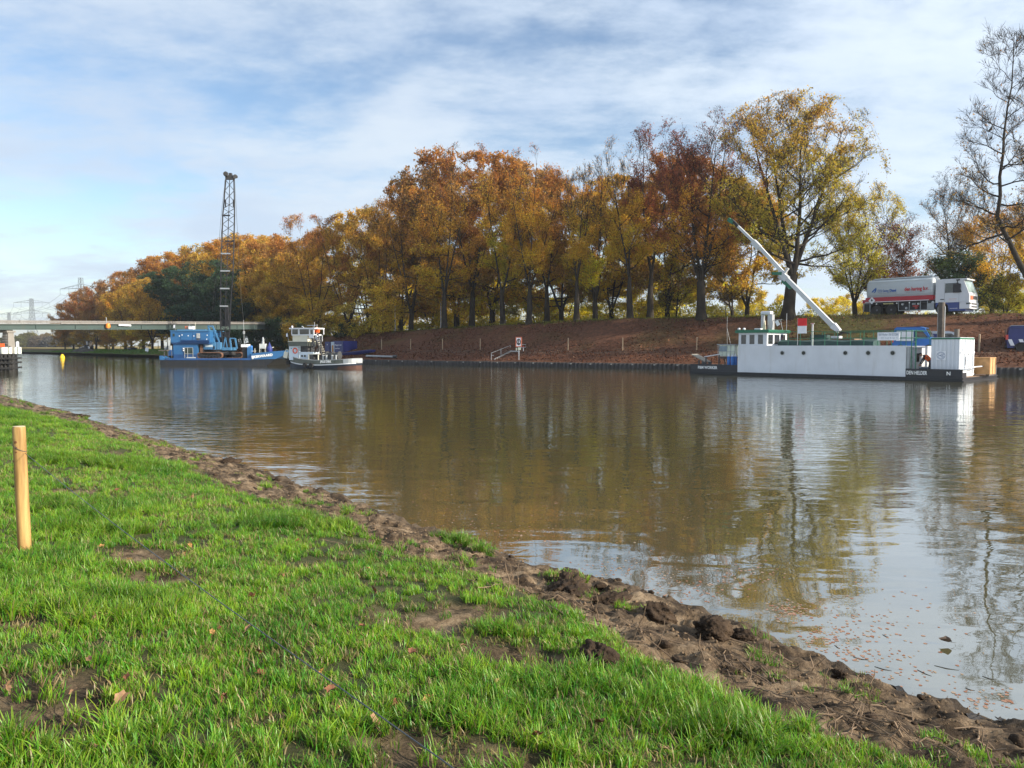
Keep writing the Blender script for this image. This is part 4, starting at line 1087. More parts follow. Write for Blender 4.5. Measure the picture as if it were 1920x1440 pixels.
# tall bare tree leaning in from the right edge
def leaning_tree():
    p, s = bank(1950, 12); Y = p.y
    pts = [(1950, 592), (1925, 520), (1893, 455), (1872, 405), (1876, 330), (1885, 250), (1896, 160), (1902, 60)]
    path = [np.array(at_y(u, v, Y - i * .15)) - np.array(p) for i, (u, v) in enumerate(pts)]; path[0][2] -= .4
    H = path[-1][2]
    sk, tw = skeleton(130, H, 4.4, .3, 1, .2, 19, .1, .42, dens=1.1, base_r=.34, path=path, twig_len=1.1, crook=2.2)
    cr = foliage(631, tw, H, 1500, 'brown', .13, (.3, .8), .2, .5)
    plant('bare_tree', 'tall bare leafless tree with a bent trunk leaning in at the right edge', 'tree', p, sk, cr, 0, 1, ROW)
    p2, s = bank(2010, 16)
    H2 = at_y(1960, 40, p2.y).z - p2.z
    sk, tw = skeleton(131, H2, 6.0, .25, 3, .2, 20, 0, .55, twig_len=1.1, crook=2.4)
    cr = foliage(632, tw, H2, 1400, 'brown', .13, (.3, .8), .2, .5)
    plant('bare_tree', 'second bare tree behind the bent one, mostly outside the right edge', 'tree', p2, sk, cr, 0, 1, ROW)
leaning_tree()

# second row beyond the dyke: yellow trees seen between the trunks
PARK = 'yellow trees behind the row on the dyke'
YL = []
for i, (pal, alt, ap) in enumerate((('yellow', 'gold', .2), ('yellow', 'lime', .35), ('gold', 'yellow', .3), ('lime', 'yellow', .3), ('orange', 'gold', .4))):
    H = 12.0; sk, tw = skeleton(201 + i, H, 6.0, .14, 3 + i % 2, .34, 18, .35, .42, dens=.9)
    YL.append((sk, foliage(801 + i, tw, H, 16000, pal, .15, (.97, 1.2), -.02, .2, alt=alt, altp=ap), H))
_yl = ['low yellow tree, its boughs filling the gap', 'yellow and lime tree', 'golden second row tree', 'lime yellow tree', 'orange tinged second row tree']
_yu = [(688, 34, 470, 1, 'behind the hanging golden boughs'), (752, 38, 455, 2, 'between the tug and the first thick trunk'), (806, 30, 480, 0, 'left of the first thick trunk'), (862, 36, 470, 4, 'just right of the first thick trunk'), (915, 33, 455, 0, 'left of the leaning slim trunk'), (962, 40, 440, 2, 'between the leaning and the curved trunk'),
       (1008, 30, 490, 3, 'behind the curved trunk'), (1052, 36, 455, 0, 'left of the slender pale trunk'), (1098, 42, 450, 1, 'left of the many stemmed tree'), (1148, 30, 480, 0, 'right of the many stemmed tree'), (1200, 38, 455, 1, 'between the two straight trunks above the bare slope'), (1244, 31, 480, 0, 'right of the maroon tree trunk'), (1288, 42, 450, 2, 'behind the flared trunk'), (1345, 40, 500, 3, 'left of the small forked tree'), (1405, 48, 520, 3, 'left of the largest trunk'), (640, 40, 440, 4, 'behind the red topped tree')]
for u, d, vt, k, where in _yu:
    p, s = bank(u, d); H = at_y(u, vt, p.y).z - p.z; sk, cr, H0 = YL[k]
    if d > 39: continue
    plant('yellow_tree', _yl[k] + ' ' + where, 'tree', (p.x, p.y, p.z - .1), sk, cr, random.Random(u).uniform(0, 6.28), H / H0, PARK)
# thin pale trees and shrubs in the open gap at right, far behind
for u, d, vt, k, where in [(1425, 75, 545, 3, 'left of the crane arm, far behind'), (1545, 62, 556, 1, 'under the largest tree beside the crane foot'), (1590, 85, 550, 3, 'in the bright gap left of the lorry'), (1620, 60, 566, 1, 'just behind the rear of the lorry'), (1905, 42, 555, 1, 'at the right edge above the blue van'), (1870, 48, 545, 3, 'right of the lorry cab, far behind'), (1700, 60, 540, 3, 'hidden mostly by the tank of the lorry')]:
    p, s = bank(u, d); H = at_y(u, vt, p.y).z - p.z; sk, cr, H0 = YL[k]
    plant('background_tree', 'small pale background tree ' + where, 'tree', (p.x, p.y, p.z - .1), sk, cr, random.Random(u).uniform(0, 6.28), H / H0 * 1.0, 'small trees far behind the dyke')

# wood on the left beyond the bridge
WOOD = []
for i, (pal, alt, ap, bare) in enumerate((('mixed', 'gold', .3, (.95, 1.15)), ('brown', 'rust', .3, (.9, 1.1)), ('rust', 'brown', .4, (.95, 1.15)), ('goldrust', 'brown', .3, (.92, 1.1)), ('gold', 'mixed', .4, (.97, 1.2)), ('darkgreen', None, 0, (1, 1.3)), ('lime', 'mixed', .5, (1, 1.3)))):
    H = 18.0; sk, tw = skeleton(301 + i, H, 7.0, .14, 3 + i % 3, .27, 32, .25, .5, dens=.9)
    WOOD.append((sk, foliage(901 + i, tw, H, 36000 if i != 5 else 40000, pal, .16, bare, .03, .2, alt=alt, altp=ap, jitter=.22), H))
_kinds = ['olive gold broad crowned tree', 'grey brown tree', 'rust red topped tree', 'brown and gold tree', 'yellow gold domed tree', 'dark green dense crowned tree', 'yellow green tree']
WG = 'trees of the wood along the left bank'
for u, d, vt, k, where in [
    (122, 10, 596, 1, 'at the far left end of the wood, lowest of all'), (138, 14, 562, 2, 'second from the left end of the wood'), (160, 22, 543, 2, 'under the nearest pylon arms'), (180, 12, 556, 1, 'in the wood right of the nearest pylon'), (200, 24, 532, 1, 'above the amber lamp of the bridge, rear'), (212, 11, 545, 3, 'above the amber lamp of the bridge, front'),
    (235, 20, 514, 2, 'above the white plate on the bridge, rear'), (246, 10, 532, 0, 'above the white plate on the bridge, front'), (268, 18, 500, 3, 'left of the dark green trees, rear'), (285, 9, 520, 0, 'left of the dark green trees, front'), (305, 17, 486, 3, 'rising left behind the dark green trees'), (322, 24, 484, 2, 'tallest directly left behind the dark green crown'),
    (345, 30, 474, 4, 'behind the left dark green crown'), (372, 30, 462, 4, 'behind the tall dark green crown'), (405, 30, 456, 0, 'left of the crane mast top edge'), (438, 34, 446, 4, 'directly behind the lattice crane mast'), (470, 30, 438, 4, 'right of the crane mast, highest of the wood'), (505, 30, 440, 4, 'second right of the crane mast'), (535, 26, 448, 3, 'at the right end of the wood beside the orange tree'),
    (490, 18, 500, 0, 'low in front, right of the crane mast'), (522, 17, 520, 0, 'low in front beside the bridge end'), (455, 20, 520, 6, 'low in front, just right of the crane mast'), (556, 22, 470, 0, 'between the wood and the orange tree'),
    (350, 13, 500, 5, 'left of the two big dark crowns over the blue cabin'), (388, 15, 488, 5, 'tallest dark crown over the blue cabin'), (424, 14, 518, 5, 'behind the foot of the crane mast'), (445, 13, 560, 5, 'low, right of the foot of the crane mast')]:
    p, s = bank(u, d); H = at_y(u, vt, p.y).z - p.z; sk, cr, H0 = WOOD[k]
    q = {1: 1.05, 4: 1.0, 5: 1.35}.get(k, 1.0)
    plant('dark_tree' if k == 5 else 'wood_tree', _kinds[k] + ' ' + where, 'tree', (p.x, p.y, p.z - .1), sk, cr, random.Random(u + d).uniform(0, 6.28), max(H / H0, .5) * q, WG, BARK, H / H0)
for u, d, vt, k, where in [(752, 22, 346, 3, 'rear, between hanging boughs and thinning top'), (692, 25, 388, 0, 'behind the hanging golden boughs, rear'), (858, 26, 285, 3, 'left of the tall rust brown tree, rear'), (922, 27, 285, 3, 'right of the tall rust brown tree, rear'), (1052, 27, 315, 3, 'behind the slender pale trunk'), (1146, 26, 330, 4, 'left of the bare topped straight tree, rear'), (1250, 26, 285, 3, 'between the two maroon trees, rear'), (575, 30, 430, 3, 'behind the left side of the orange tree'), (1398, 27, 330, 0, 'between the big maroon and the largest tree, rear')]:
    p, s = bank(u, d); H = at_y(u, vt, p.y).z - p.z; sk, cr, H0 = WOOD[k]
    plant('autumn_tree', _kinds[k] + ' ' + where, 'tree', (p.x, p.y, p.z - .1), sk, cr, random.Random(u + d).uniform(0, 6.28), H / H0 * .95, ROW, BARK, H / H0)
# pale trunks and yellow underwood left of the blue vessel
for i, (u, d, w) in enumerate(((296, 11, 'left'), (306, 13, 'middle'), (314, 10, 'right'))):
    sk, tw = skeleton(340 + i, 9, 1.4, .55, 1 + (i == 2), .15, 6, 0, .6, base_r=.10, dens=.7)
    p, s = bank(u, d)
    plant('birch_tree', 'thin pale trunked birch, %s one of three under the bridge by the blue cabin' % w, 'tree', p, sk, foliage(940 + i, tw, 9, 700, 'lime', .18, (1, 1.3), .4), 0, 1, None, BARK_PALE)
for u, d, vt, k, lab in [(272, 8, 624, 6, 'bright yellow bush under the bridge left of the pale trunks'), (150, 9, 618, 0, 'round olive tree at the left end under the bridge'), (205, 8, 622, 3, 'brown low tree under the bridge by the dark tractor'), (240, 8, 626, 0, 'dark low tree under the middle of the bridge')]:
    p, s = bank(u, d); H = at_y(u, vt, p.y).z - p.z; sk, cr, H0 = WOOD[k]
    plant('low_tree', lab, 'tree', (p.x, p.y, p.z - .1), sk, cr, u, H / H0 * 1.15, None, BARK, H / H0)
# thicket where the bridge reaches the bank
def bush(u, d, vt, wpx, pal, label, seed, n=5000, alt=None):
    p, s = bank(u, d); H = at_y(u, vt, p.y).z - p.z; Rd = wpx * p.y / F_PX
    sk, tw = skeleton(seed, H, Rd, .05, 6, .45, 14, .1, .4, dens=.7, base_r=.12)
    plant('bush', label, 'bush', (p.x, p.y, p.z - .1), sk, foliage(seed + 1, tw, H, n, pal, .13, (1, 1.4), -.1, .4, alt=alt, altp=.3), 0, 1, 'bushes at the bridge end')
bush(515, 2.6, 590, 24, 'darkgreen', 'dark tangled bush where the bridge meets the bank', 351, 5000, 'brown')
bush(545, 3.5, 600, 22, 'darkgreen', 'dark bush behind the left side of the tug', 352, 4200, 'mixed')
bush(484, 1.6, 612, 24, 'darkgreen', 'low dark bush under the right end of the bridge', 353, 4200)
bush(430, 3, 616, 26, 'darkgreen', 'low dark bush behind the crane foot', 354, 4200)
bush(600, 12, 596, 26, 'mixed', 'olive bush right behind the tug wheelhouse', 355, 3500, 'darkgreen')
bush(655, 13, 604, 22, 'darkgreen', 'dark undergrowth below the red topped tree', 356, 3000, 'mixed')

# hazy wood on the horizon: one mass
def far_wood():
    rng = np.random.default_rng(60); V, C = [], []
    def clump(u, Y, vt, w, col, n=2400):
        p = at_y(u, 650, Y); H = at_y(u, vt, Y).z; Rd = w * Y / F_PX
        q = norm(rng.normal(0, 1, (n, 3))) * rng.uniform(.55, 1, (n, 1)) ** .6
        c = np.array([p.x, p.y, H * .52]) + q * np.array([Rd, Rd, H * .5]) * (1 + .25 * fbm(q[:, 0] * 3, q[:, 1] * 3 + q[:, 2] * 2, int(u) % 97, 3))[:, None]
        s = Y / 850; t = rng.normal(0, 1, (n, 3, 3)) * s
        P = c[:, None] + t; V.append(P.reshape(-1, 3)); C.append(np.repeat(np.array(col) * rng.uniform(.6, 1.4, (n, 1)), 3, 0))
    for u, vt, w, col in ((-40, 628, 26, (.10, .10, .06)), (8, 634, 20, (.12, .12, .05)), (36, 632, 14, (.15, .15, .05)), (52, 624, 16, (.20, .18, .06)), (72, 630, 18, (.15, .12, .08)), (88, 626, 14, (.24, .18, .07)), (100, 632, 18, (.12, .11, .09)), (118, 628, 20, (.14, .12, .10)), (140, 632, 20, (.10, .10, .08))):
        clump(u, 560 + (u % 7) * 8, vt, w, col)
    for u, vt, w, col in ((1390, 574, 46, (.16, .17, .07)), (1450, 580, 46, (.15, .16, .08)), (1530, 576, 50, (.14, .16, .09)), (1600, 590, 50, (.13, .13, .07)), (1680, 588, 60, (.12, .12, .08)), (1850, 580, 50, (.12, .11, .08)), (1910, 578, 50, (.13, .12, .09)), (1300, 566, 70, (.25, .22, .06)), (1210, 562, 70, (.27, .23, .05)), (1130, 566, 70, (.27, .22, .05)), (1050, 562, 70, (.28, .22, .05)), (970, 568, 70, (.27, .20, .05)), (890, 570, 70, (.22, .17, .06)), (800, 574, 80, (.22, .17, .06)), (700, 580, 80, (.18, .15, .06)), (600, 590, 70, (.14, .12, .06)), (1250, 570, 60, (.27, .24, .06)), (1350, 570, 50, (.22, .21, .07))):
        clump(u, 250 + (u % 5) * 9, vt, w, col, 3000)
    V = np.concatenate(V); tag(link_mesh('far_wood', np_mesh('far_wood', V, np.arange(len(V)).reshape(-1, 3), False, np.concatenate(C)), LEAF), kind='stuff')
far_wood()
def undergrowth():
    rng = np.random.default_rng(70); n = 60000
    s = rng.uniform(bank(1470, 28)[1], bank(560, 28)[1], n); d = rng.uniform(25, 36, n); X, Y = fb_point(s, d)
    top = np.clip(2.6 + 3.4 * fbm(X * .16, Y * .16, 5, 4), .6, 5.5); z = top * rng.uniform(0, 1, n) ** .8
    keep = fbm(X * .5 + z * .6, Y * .5, 8, 3) + rng.uniform(-.35, .35, n) > -.02; X, Y, z, s, d = X[keep], Y[keep], z[keep], s[keep], d[keep]; n = len(X)
    p = np.stack([X, Y, fb_z(s, d) + z], -1); q = rng.normal(0, .13, (n, 3, 3)); P = p[:, None] + q
    k = np.clip(fbm(X * .2, Y * .2, 15, 3) + .5, 0, 1)[:, None]; c = (np.array([[.62, .48, .03]]) * k + np.array([[.40, .36, .04]]) * (1 - k)) * rng.uniform(.6, 1.5, (n, 1))
    tag(link_mesh('undergrowth', np_mesh('undergrowth', P.reshape(-1, 3), np.arange(n * 3).reshape(-1, 3), False, np.repeat(c, 3, 0)), LEAF), kind='stuff')
undergrowth()
# ================================================================== WORK BARGE ON THE RIGHT
def frame(P, ang, z=0.0): return (P[0], P[1], z), ang
M_WHITE = pm('white_paint', (0.56, 0.58, 0.61), .42, 0, .07, .7, .04, (0.36, 0.33, 0.29), .35, True, bscale=1.1)
M_BLACK = pm('black_hull_paint', (0.012, 0.013, 0.018), .42, 0, .3, .8, 0, (0.045, 0.035, 0.03), .35, True)
M_GREEN = pm('green_paint', (0.010, 0.115, 0.060), .4, 0, .15, 2, 0, (0.04, 0.06, 0.05), .3)
M_DKGREEN = pm('dark_green_tarp', (0.008, 0.040, 0.035), .55, 0, .25, 1.5)
M_STEEL = pm('galvanised_steel', (0.42, 0.43, 0.44), .4, .6, .15, 4)
M_DECK = pm('deck_boards', (0.20, 0.125, 0.075), .85, 0, .35, 2.0, .3, (0.10, 0.07, 0.05), .5)
M_GLASS = glass_mat('dark_glass', (0.030, 0.034, 0.036))
M_LETTER = pm('white_lettering', (0.80, 0.80, 0.78), .5, 0, .05)
M_RUBBER = pm('black_rubber', (0.014, 0.014, 0.014), .75, 0, .3, 6)
M_GREY = pm('grey_paint', (0.30, 0.32, 0.33), .5, 0, .15, 2)
M_RED = pm('red_cloth', (0.62, 0.018, 0.020), .7, 0, .12, 3)
M_CLOTH = pm('white_cloth', (0.72, 0.73, 0.76), .75, 0, .08, 3)
M_DKGREY = pm('dark_grey_steel', (0.06, 0.062, 0.065), .55, .3, .3, 3)
M_BLUEP = pm('bright_blue_paint', (0.020, 0.150, 0.48), .4, 0, .15, 1.2)
M_WOOD = pm('crate_wood', (0.42, 0.235, 0.095), .75, 0, .25, 2.5, .2)
M_OLDWOOD = pm('weathered_wood', (0.075, 0.062, 0.052), .9, 0, .4, 2.0, .6, (0.15, 0.13, 0.11), .5, True)
M_ORANGE = pm('orange_hi_vis', (0.85, 0.13, 0.012), .65, 0, .1, 5)
M_NAVY = pm('navy_paint', (0.016, 0.022, 0.13), .35, 0, .15, 1.0)

BQ = at_z(1804, 716.5, 0); BX = Vector((0.692, -0.722, 0)); BY = Vector((0.722, 0.692, 0)); BANG = math.atan2(BX.y, BX.x)
# local frame: origin at the near right corner, +x to the right along the hull, +y away from the camera
def b_loc(w): d = Vector(w) - Vector((BQ.x, BQ.y, 0)); return Vector((d.dot(BX), d.dot(BY), d.z))
def b_world(x, y, z): return Vector((BQ.x, BQ.y, 0)) + BX * x + BY * y + Vector((0, 0, z))
def b_px(u, v, y): return b_loc(at_plane(u, v, b_world(0, y, 0), BY))       # picture point on the lengthwise plane y
BARGE = thing('work_barge', 'long white flat sided work barge with black hull moored at the far bank', 'barge', (BQ.x, BQ.y, 0), BANG)
BL = 20.6; BW = 8.2
def barge():
    T = BARGE; x0 = b_px(1295, 700, 0).x; xa = b_px(1383, 690, 0).x; xb = b_px(1698, 690, 0).x
    m = MB()
    # hull: pontoon with raked left end, rubbing strakes
    m.prism([(x0 + .5, -.5), (0, -.5), (0, .26), (x0 - .1, .26), (x0 - .1, .05)], 'y', 0, BW)
    m.box(x0, .06, -.07, 0, .17, .25); m.box(x0, .04, -.05, 0, .02, .07)
    m.box(0, .06, 0, BW, .19, .27); m.box(0, .09, -.03, BW, .0, .06)
    m.build('hull', M_BLACK, T)
    m = MB(); m.box(x0, xa + .03, .0, .09, .262, .82); m.box(x0, x0 + .09, .09, 3.0, .262, .82); m.build('bulwark', M_BLACK, T)
    m = MB(); m.box(xb - .0, .0, .0, .09, .262, .82); m.box(-.09, 0, .092, .9, .262, .60); m.build('bulwark', M_BLACK, T)
    m = MB()
    m.prism([(-.09, .262), (-.02, .262), (-.02, 1.0), (-.09, 1.0)], 'y', BW - 1.3, BW - .1); m.build('end_plate', M_DKGREY, T)
    m = MB(); m.box(x0 + .1, -.1, .1, BW - .05, .264, .30); m.build('deck', M_DECK, T)
    m = MB(); m.bar((-.02, .55, .93), (-.02, BW - 1.25, .99), .10, .07); m.build('end_rail', M_WHITE, T)
    # long white deckhouse, near side flush with the hull
    m = MB()
    m.box(xa, xb, -.012, .05, .245, 2.40)            # side plate
    m.box(xa, xb - .05, .05, 5.4, .30, 2.37)
    m.build('deckhouse', M_WHITE, T)
    m = MB(); m.box(xb - .049, xb - .02, 0.06, 1.5, .3, 2.33); m.build('end_wall', M_GREY, T)
    m = MB(); m.box(xb - .045, xb + .03, 1.75, 2.9, .3, 2.2); d = m.build('door', M_WHITE, T)
    m = MB(); m.box(xb + .03, xb + .05, 2.0, 2.55, 1.25, 1.85); m.build('pane', M_GLASS, d)
    m = MB(); m.box(xb - .0, xb + .25, 1.5, 3.3, 2.24, 2.34); m.build('door_hood', M_WHITE, T)
    for u in (1467, 1507, 1585.3, 1628, 1674):
        q = b_px(u, 661.8, -.012)
        f = MB(); f.lathe([(.115, 0), (.19, 0), (.19, .03), (.115, .03)], 18, (q.x, -.045, q.z), 'y'); p_ = f.build('porthole', M_STEEL, T, True)
        g = MB(); g.cyl((q.x, -.054, q.z), (q.x, -.047, q.z), .14, n=18); g.build('pane', M_GLASS, p_)
    # wheelhouse
    w0 = b_px(1387, 640, .3).x; w1 = b_px(1440, 640, .3).x; D = 3.4; zb, zt = 2.37, 3.42
    m = MB()
    wins = [(w0 + .22 + i * (w1 - w0 - .25) / 3, w0 + .22 + i * (w1 - w0 - .25) / 3 + (w1 - w0) / 3 - .38) for i in range(3)]
    # near wall pieces round the windows, leaning outwards a little
    def wall_y(y, xs, a, b, nm):
        m = MB(); zs0, zs1 = 2.52, 3.27
        m.box(a, b, y, y + .06, zb, zs0); m.box(a, b, y, y + .06, zs1, zt)
        e = [a] + [q for w in xs for q in w] + [b]
        for i in range(0, len(e), 2): m.box(e[i], e[i + 1], y, y + .06, zs0, zs1)
        o = m.build('wheelhouse_wall', M_WHITE, T)
        for w in xs:
            f = MB(); f.box(w[0], w[1], y + .02, y + .04, zs0, zs1); f.build('window', M_GLASS, o)
    wall_y(.12, wins, w0, w1, 0)
    m = MB(); zs0, zs1 = 2.52, 3.27; ys = [(.32, 1.12), (1.34, 2.2), (2.42, 3.2)]
    def wall_x(x, ys, a, b, sgn):
        m = MB(); m.box(x, x + .06, a, b, zb, zs0); m.box(x, x + .06, a, b, zs1, zt)
        e = [a] + [q for w in ys for q in w] + [b]
        for i in range(0, len(e), 2): m.box(x, x + .06, e[i], e[i + 1], zs0, zs1)
        o = m.build('wheelhouse_wall', M_WHITE, T)
        for w in ys:
            f = MB(); f.box(x + .02, x + .04, w[0], w[1], zs0, zs1); f.build('window', M_GLASS, o)
    wall_x(w1 - .06, ys, .182, D, 1); wall_x(w0, [(.5, 1.5), (1.8, 2.9)], .182, D, -1)
    m = MB(); m.box(w0, w1, D, D + .06, zb, zt); m.build('wheelhouse_wall', M_WHITE, T)
    m = MB(); m.prism([(w0 - .20, zt + .003), (w1 + .18, zt + .003), (w1 + .26, zt + .16), (w1 + .1, zt + .24), (w0 - .1, zt + .24), (w0 - .26, zt + .16)], 'y', -.06, D + .25); m.build('wheelhouse_roof', M_GREEN, T)
    m = MB(); m.box(w0 + .3, w1 - .4, .8, 2.2, zt - .7, zt - .62); m.cyl((w0 + 1.2, 1.6, zb), (w0 + 1.2, 1.6, zb + .6), .16); m.build('console', M_DKGREY, T)
    # roof gear: exhaust housing with hood, aerial, horn
    q = b_px(1441, 600, 2.0); x = q.x
    m = MB(); m.box(x - .55, x - .42, 1.8, 2.2, zt + .24, zt + 1.5); m.box(x + .02, x + .42, 1.8, 2.2, zt + .24, zt + 1.5); m.build('mast_housing', M_STEEL, T)
    m = MB(); m.bbox(x - .58, x + .30, 1.72, 2.28, zt + 1.5, zt + 1.78, .09); m.build('radar_dome', M_WHITE, T)
    m = MB(); m.prism([(x - .4, zt + .24), (x + .02, zt + .24), (x - .05, zt + 1.0)], 'y', 1.5, 1.58); m.build('horn_cone', pm('cream_paint', (.62, .55, .38), .5), T)
    m = MB(); m.bar((x + .3, 2.0, zt + 1.02), (x + 1.15, 2.0, zt + 1.06), .05); m.cyl((x + 1.55, 2.0, zt + .2), (x + 1.55, 2.0, zt + 1.55), .02, n=6); m.build('aerial', M_STEEL, T)
    m = MB(); m.lathe([(.0, 0), (.09, .0), (.12, .08), (.09, .16), (0, .18)], 10, (w0 - .05, .25, zt + .24)); m.lathe([(0, 0), (.09, 0), (.12, .08), (.09, .16), (0, .18)], 10, (w0 + .35, .35, zt + .24)); m.bbox(w0 + 1.2, w0 + 1.75, .4, .8, zt + .24, zt + .36, .04); m.build('search_lights', M_WHITE, T)
    # railing along the roof
    xr0 = b_px(1478, 640, .25).x; xr1 = b_px(1730, 640, .25).x
    def rail(y, a, b, n, zz=(2.40, 2.95, 3.46)):
        m = MB()
        for z in zz[1:]: m.tube([(a, y, z), (b, y, z)], .022, 6)
        o = m.build('railing', M_GREEN, T)
        pm_ = None
        for i in range(n + 1):
            xx = a + (b - a) * i / n
            if pm_ is None:
                q = MB(); q.cyl((0, 0, zz[0] - .03), (0, 0, zz[-1]), .024, n=6); p0 = q.build('rail_post', M_GREEN, o); p0.location = (xx, y, 0); pm_ = p0
            else:
                p1 = pm_.copy(); COL.objects.link(p1); p1.location = (xx, y, 0)
    rail(.25, xr0, xb - .1, 9); rail(5.1, xr0 + .5, xb - .1, 8)
    m = MB(); m.tube([(xb - .1, .25, 3.46), (xb - .1, 5.1, 3.46)], .022, 6); m.tube([(xb - .1, .25, 2.95), (xb - .1, 5.1, 2.95)], .022, 6); m.build('railing', M_GREEN, T)
    # covers and gear on the roof
    m = MB(); xt0 = b_px(1462, 640, 1.5).x; xt1 = b_px(1640, 640, 1.5).x
    m.loft([[(x, 1.2 + .04 * math.sin(x * 3), 2.38), (x, 2.6, 2.38), (x, 2.55, 2.72 + .03 * math.sin(x * 2.1)), (x, 1.9, 2.84 + .04 * math.sin(x * 1.7)), (x, 1.25, 2.72 + .03 * math.cos(x * 2.6))] for x in np.linspace(xt0, xt1, 14)])
    m.build('roof_cover', M_DKGREEN, T, True)
    q = b_px(1586, 633, 3.0); m = MB(); m.box(q.x - 1.0, q.x + .8, 2.6, 4.0, 2.84, 2.92); m.build('roof_plank', M_DECK, T)
    m = MB(); m.box(q.x - 1.1, q.x + .9, 2.65, 4.0, 2.37, 2.835); m.build('hatch', M_DKGREY, T)
    q = b_px(1523, 640, .9); m = MB(); m.cyl((q.x, .9, 2.37), (q.x, .9, 4.05), .075, n=10); m.bar((q.x - .13, .9, 4.08), (q.x + .13, .9, 4.08), .07); m.build('vent_pipe', M_STEEL, T)
    # ladder at the right end
    lx = b_px(1714, 660, .25).x
    m = MB()
    for dx in (-.14, .14): m.bar((lx + dx, .16, .3), (lx + dx, .16, 3.5), .05)
    ld = m.build('ladder', M_GREEN, T)
    p0 = None
    for i in range(9):
        if p0 is None:
            q = MB(); q.cyl((-.14, 0, 0), (.14, 0, 0), .018, n=6); p0 = q.build('rung', M_STEEL, ld); p0.location = (lx, .16, .55)
        else: p1 = p0.copy(); COL.objects.link(p1); p1.location = (lx, .16, .55 + i * .3)
    m = MB(); m.box(xb + .0, xb + .18, .1, .5, .3, 2.36); m.build('cable_duct', M_GREY, T)
    # lettering
    q = b_px(1326.5, 691, 0); w = abs(b_px(1344, 691, 0).x - b_px(1308, 691, 0).x)
    lettering('P&M WORKER', .34, M_LETTER, T, (q.x, -.006, .555), width=w, extrude=.004, offset=.006)
    q = b_px(1718, 699.5, 0); w = abs(b_px(1737.5, 700, 0).x - b_px(1698, 700, 0).x)
    lettering('DEN HELDER', .36, M_LETTER, T, (q.x + .02, -.006, .53), width=w * .97, extrude=.004, offset=.006)
    q = b_px(1778.5, 701, 0)
    lettering('N', .34, M_LETTER, T, (q.x, -.006, .53), extrude=.004, offset=.008)
    # white notice board on the railing
    a = b_px(1645.5, 630, .2); b = b_px(1687, 630, .2)
    m = MB(); m.box(a.x, b.x, .17, .20, 2.77, 3.33); sb = m.build('notice_board', M_CLOTH, T)
    mt = pm('grey_print', (.22, .26, .33), .6)
    lettering('P&M-Worker  ENI 02332846', .26, mt, sb, ((a.x + b.x) / 2, .166, 3.17), width=(b.x - a.x) * .9, extrude=.003)
    lettering('L  19,23  B  8,12  D  1,61  T 3', .20, mt, sb, ((a.x + b.x) / 2, .166, 2.92), width=(b.x - a.x) * .86, extrude=.003)
    # bollards on the left foredeck and plank
    for u in (1319, 1331):
        m = MB(); q = b_px(u, 680, .6); m.cyl((q.x, .6, .3), (q.x, .6, 1.0), .14, n=12); m.cyl((q.x, .6, .96), (q.x, .6, 1.02), .2, n=12); m.build('bollard', M_DKGREY, T)
    # hydraulic crane: pedestal, boom sections, knuckle
    C = b_px(1568, 632, 3.9); y = 3.9
    cr = MB(); cr.cyl((C.x, y, 2.37), (C.x, y, 3.05), .30, .24, 12); cr.box(C.x - .3, C.x + .35, y - .3, y + .3, 2.95, 3.15); crane = cr.build('crane', M_WHITE, T)
    def P(u, v): q = b_px(u, v, y); return Vector((q.x, y, q.z))
    def beam(nm, a, b, h0, h1, mt, w=.34):
        a, b = P(*a), P(*b); d = (b - a).normalized(); n = Vector((-d.z, 0, d.x))
        m = MB(); m.hexa([a - n * h0 / 2 + Vector((0, -w / 2, 0)), b - n * h1 / 2 + Vector((0, -w / 2, 0)), b + n * h1 / 2 + Vector((0, -w / 2, 0)), a + n * h0 / 2 + Vector((0, -w / 2, 0)),
                          a - n * h0 / 2 + Vector((0, w / 2, 0)), b - n * h1 / 2 + Vector((0, w / 2, 0)), b + n * h1 / 2 + Vector((0, w / 2, 0)), a + n * h0 / 2 + Vector((0, w / 2, 0))])
        return m.build(nm, mt, crane)
    pw = pm('off_white_boom', (.47, .49, .50), .42, 0, .08, 1.5, 0, (.4, .38, .34), .3)
    beam('boom', (1563, 612), (1473, 520), .38, .32, pw, .30)
    beam('boom_tip_section', (1470, 513), (1423, 462), .30, .28, pw, .24)
    beam('boom_tip_section', (1425, 464.5), (1383.5, 424), .22, .21, pw, .18)
    beam('boom_sleeve', (1424, 465), (1412, 453), .44, .44, pw, .36)
    beam('boom_head', (1384, 424.5), (1372, 412), .22, .20, M_RUBBER, .24)
    beam('head_block', (1375, 418), (1366, 411), .30, .30, M_GREEN, .30)
    beam('knuckle', (1476, 524), (1462, 510), .50, .42, pw, .40)
    beam('knuckle_guard', (1478, 503), (1469, 516), .16, .12, pw, .2)
    beam('knuckle_cover', (1468, 513), (1449, 513), .26, .22, M_GREEN, .42)
    beam('hydraulic_cylinder', (1481, 541), (1459, 519), .12, .10, M_STEEL, .10)
    beam('cylinder_cover', (1484, 540), (1468, 526), .26, .30, M_GREEN, .26)
    beam('boom_foot', (1574, 621), (1562, 610), .30, .50, M_WHITE, .40)
    m = MB(); m.bar(P(1570, 630), P(1580, 624), .10); m.bar(P(1572, 622), P(1592, 625), .08); m.build('crane_hose', M_RUBBER, crane)
    m = MB(); m.box(C.x - 1.9, C.x - .7, y - .5, y + .5, 2.85, 3.25); m.build('crane_winch', M_DKGREEN, crane)
barge()

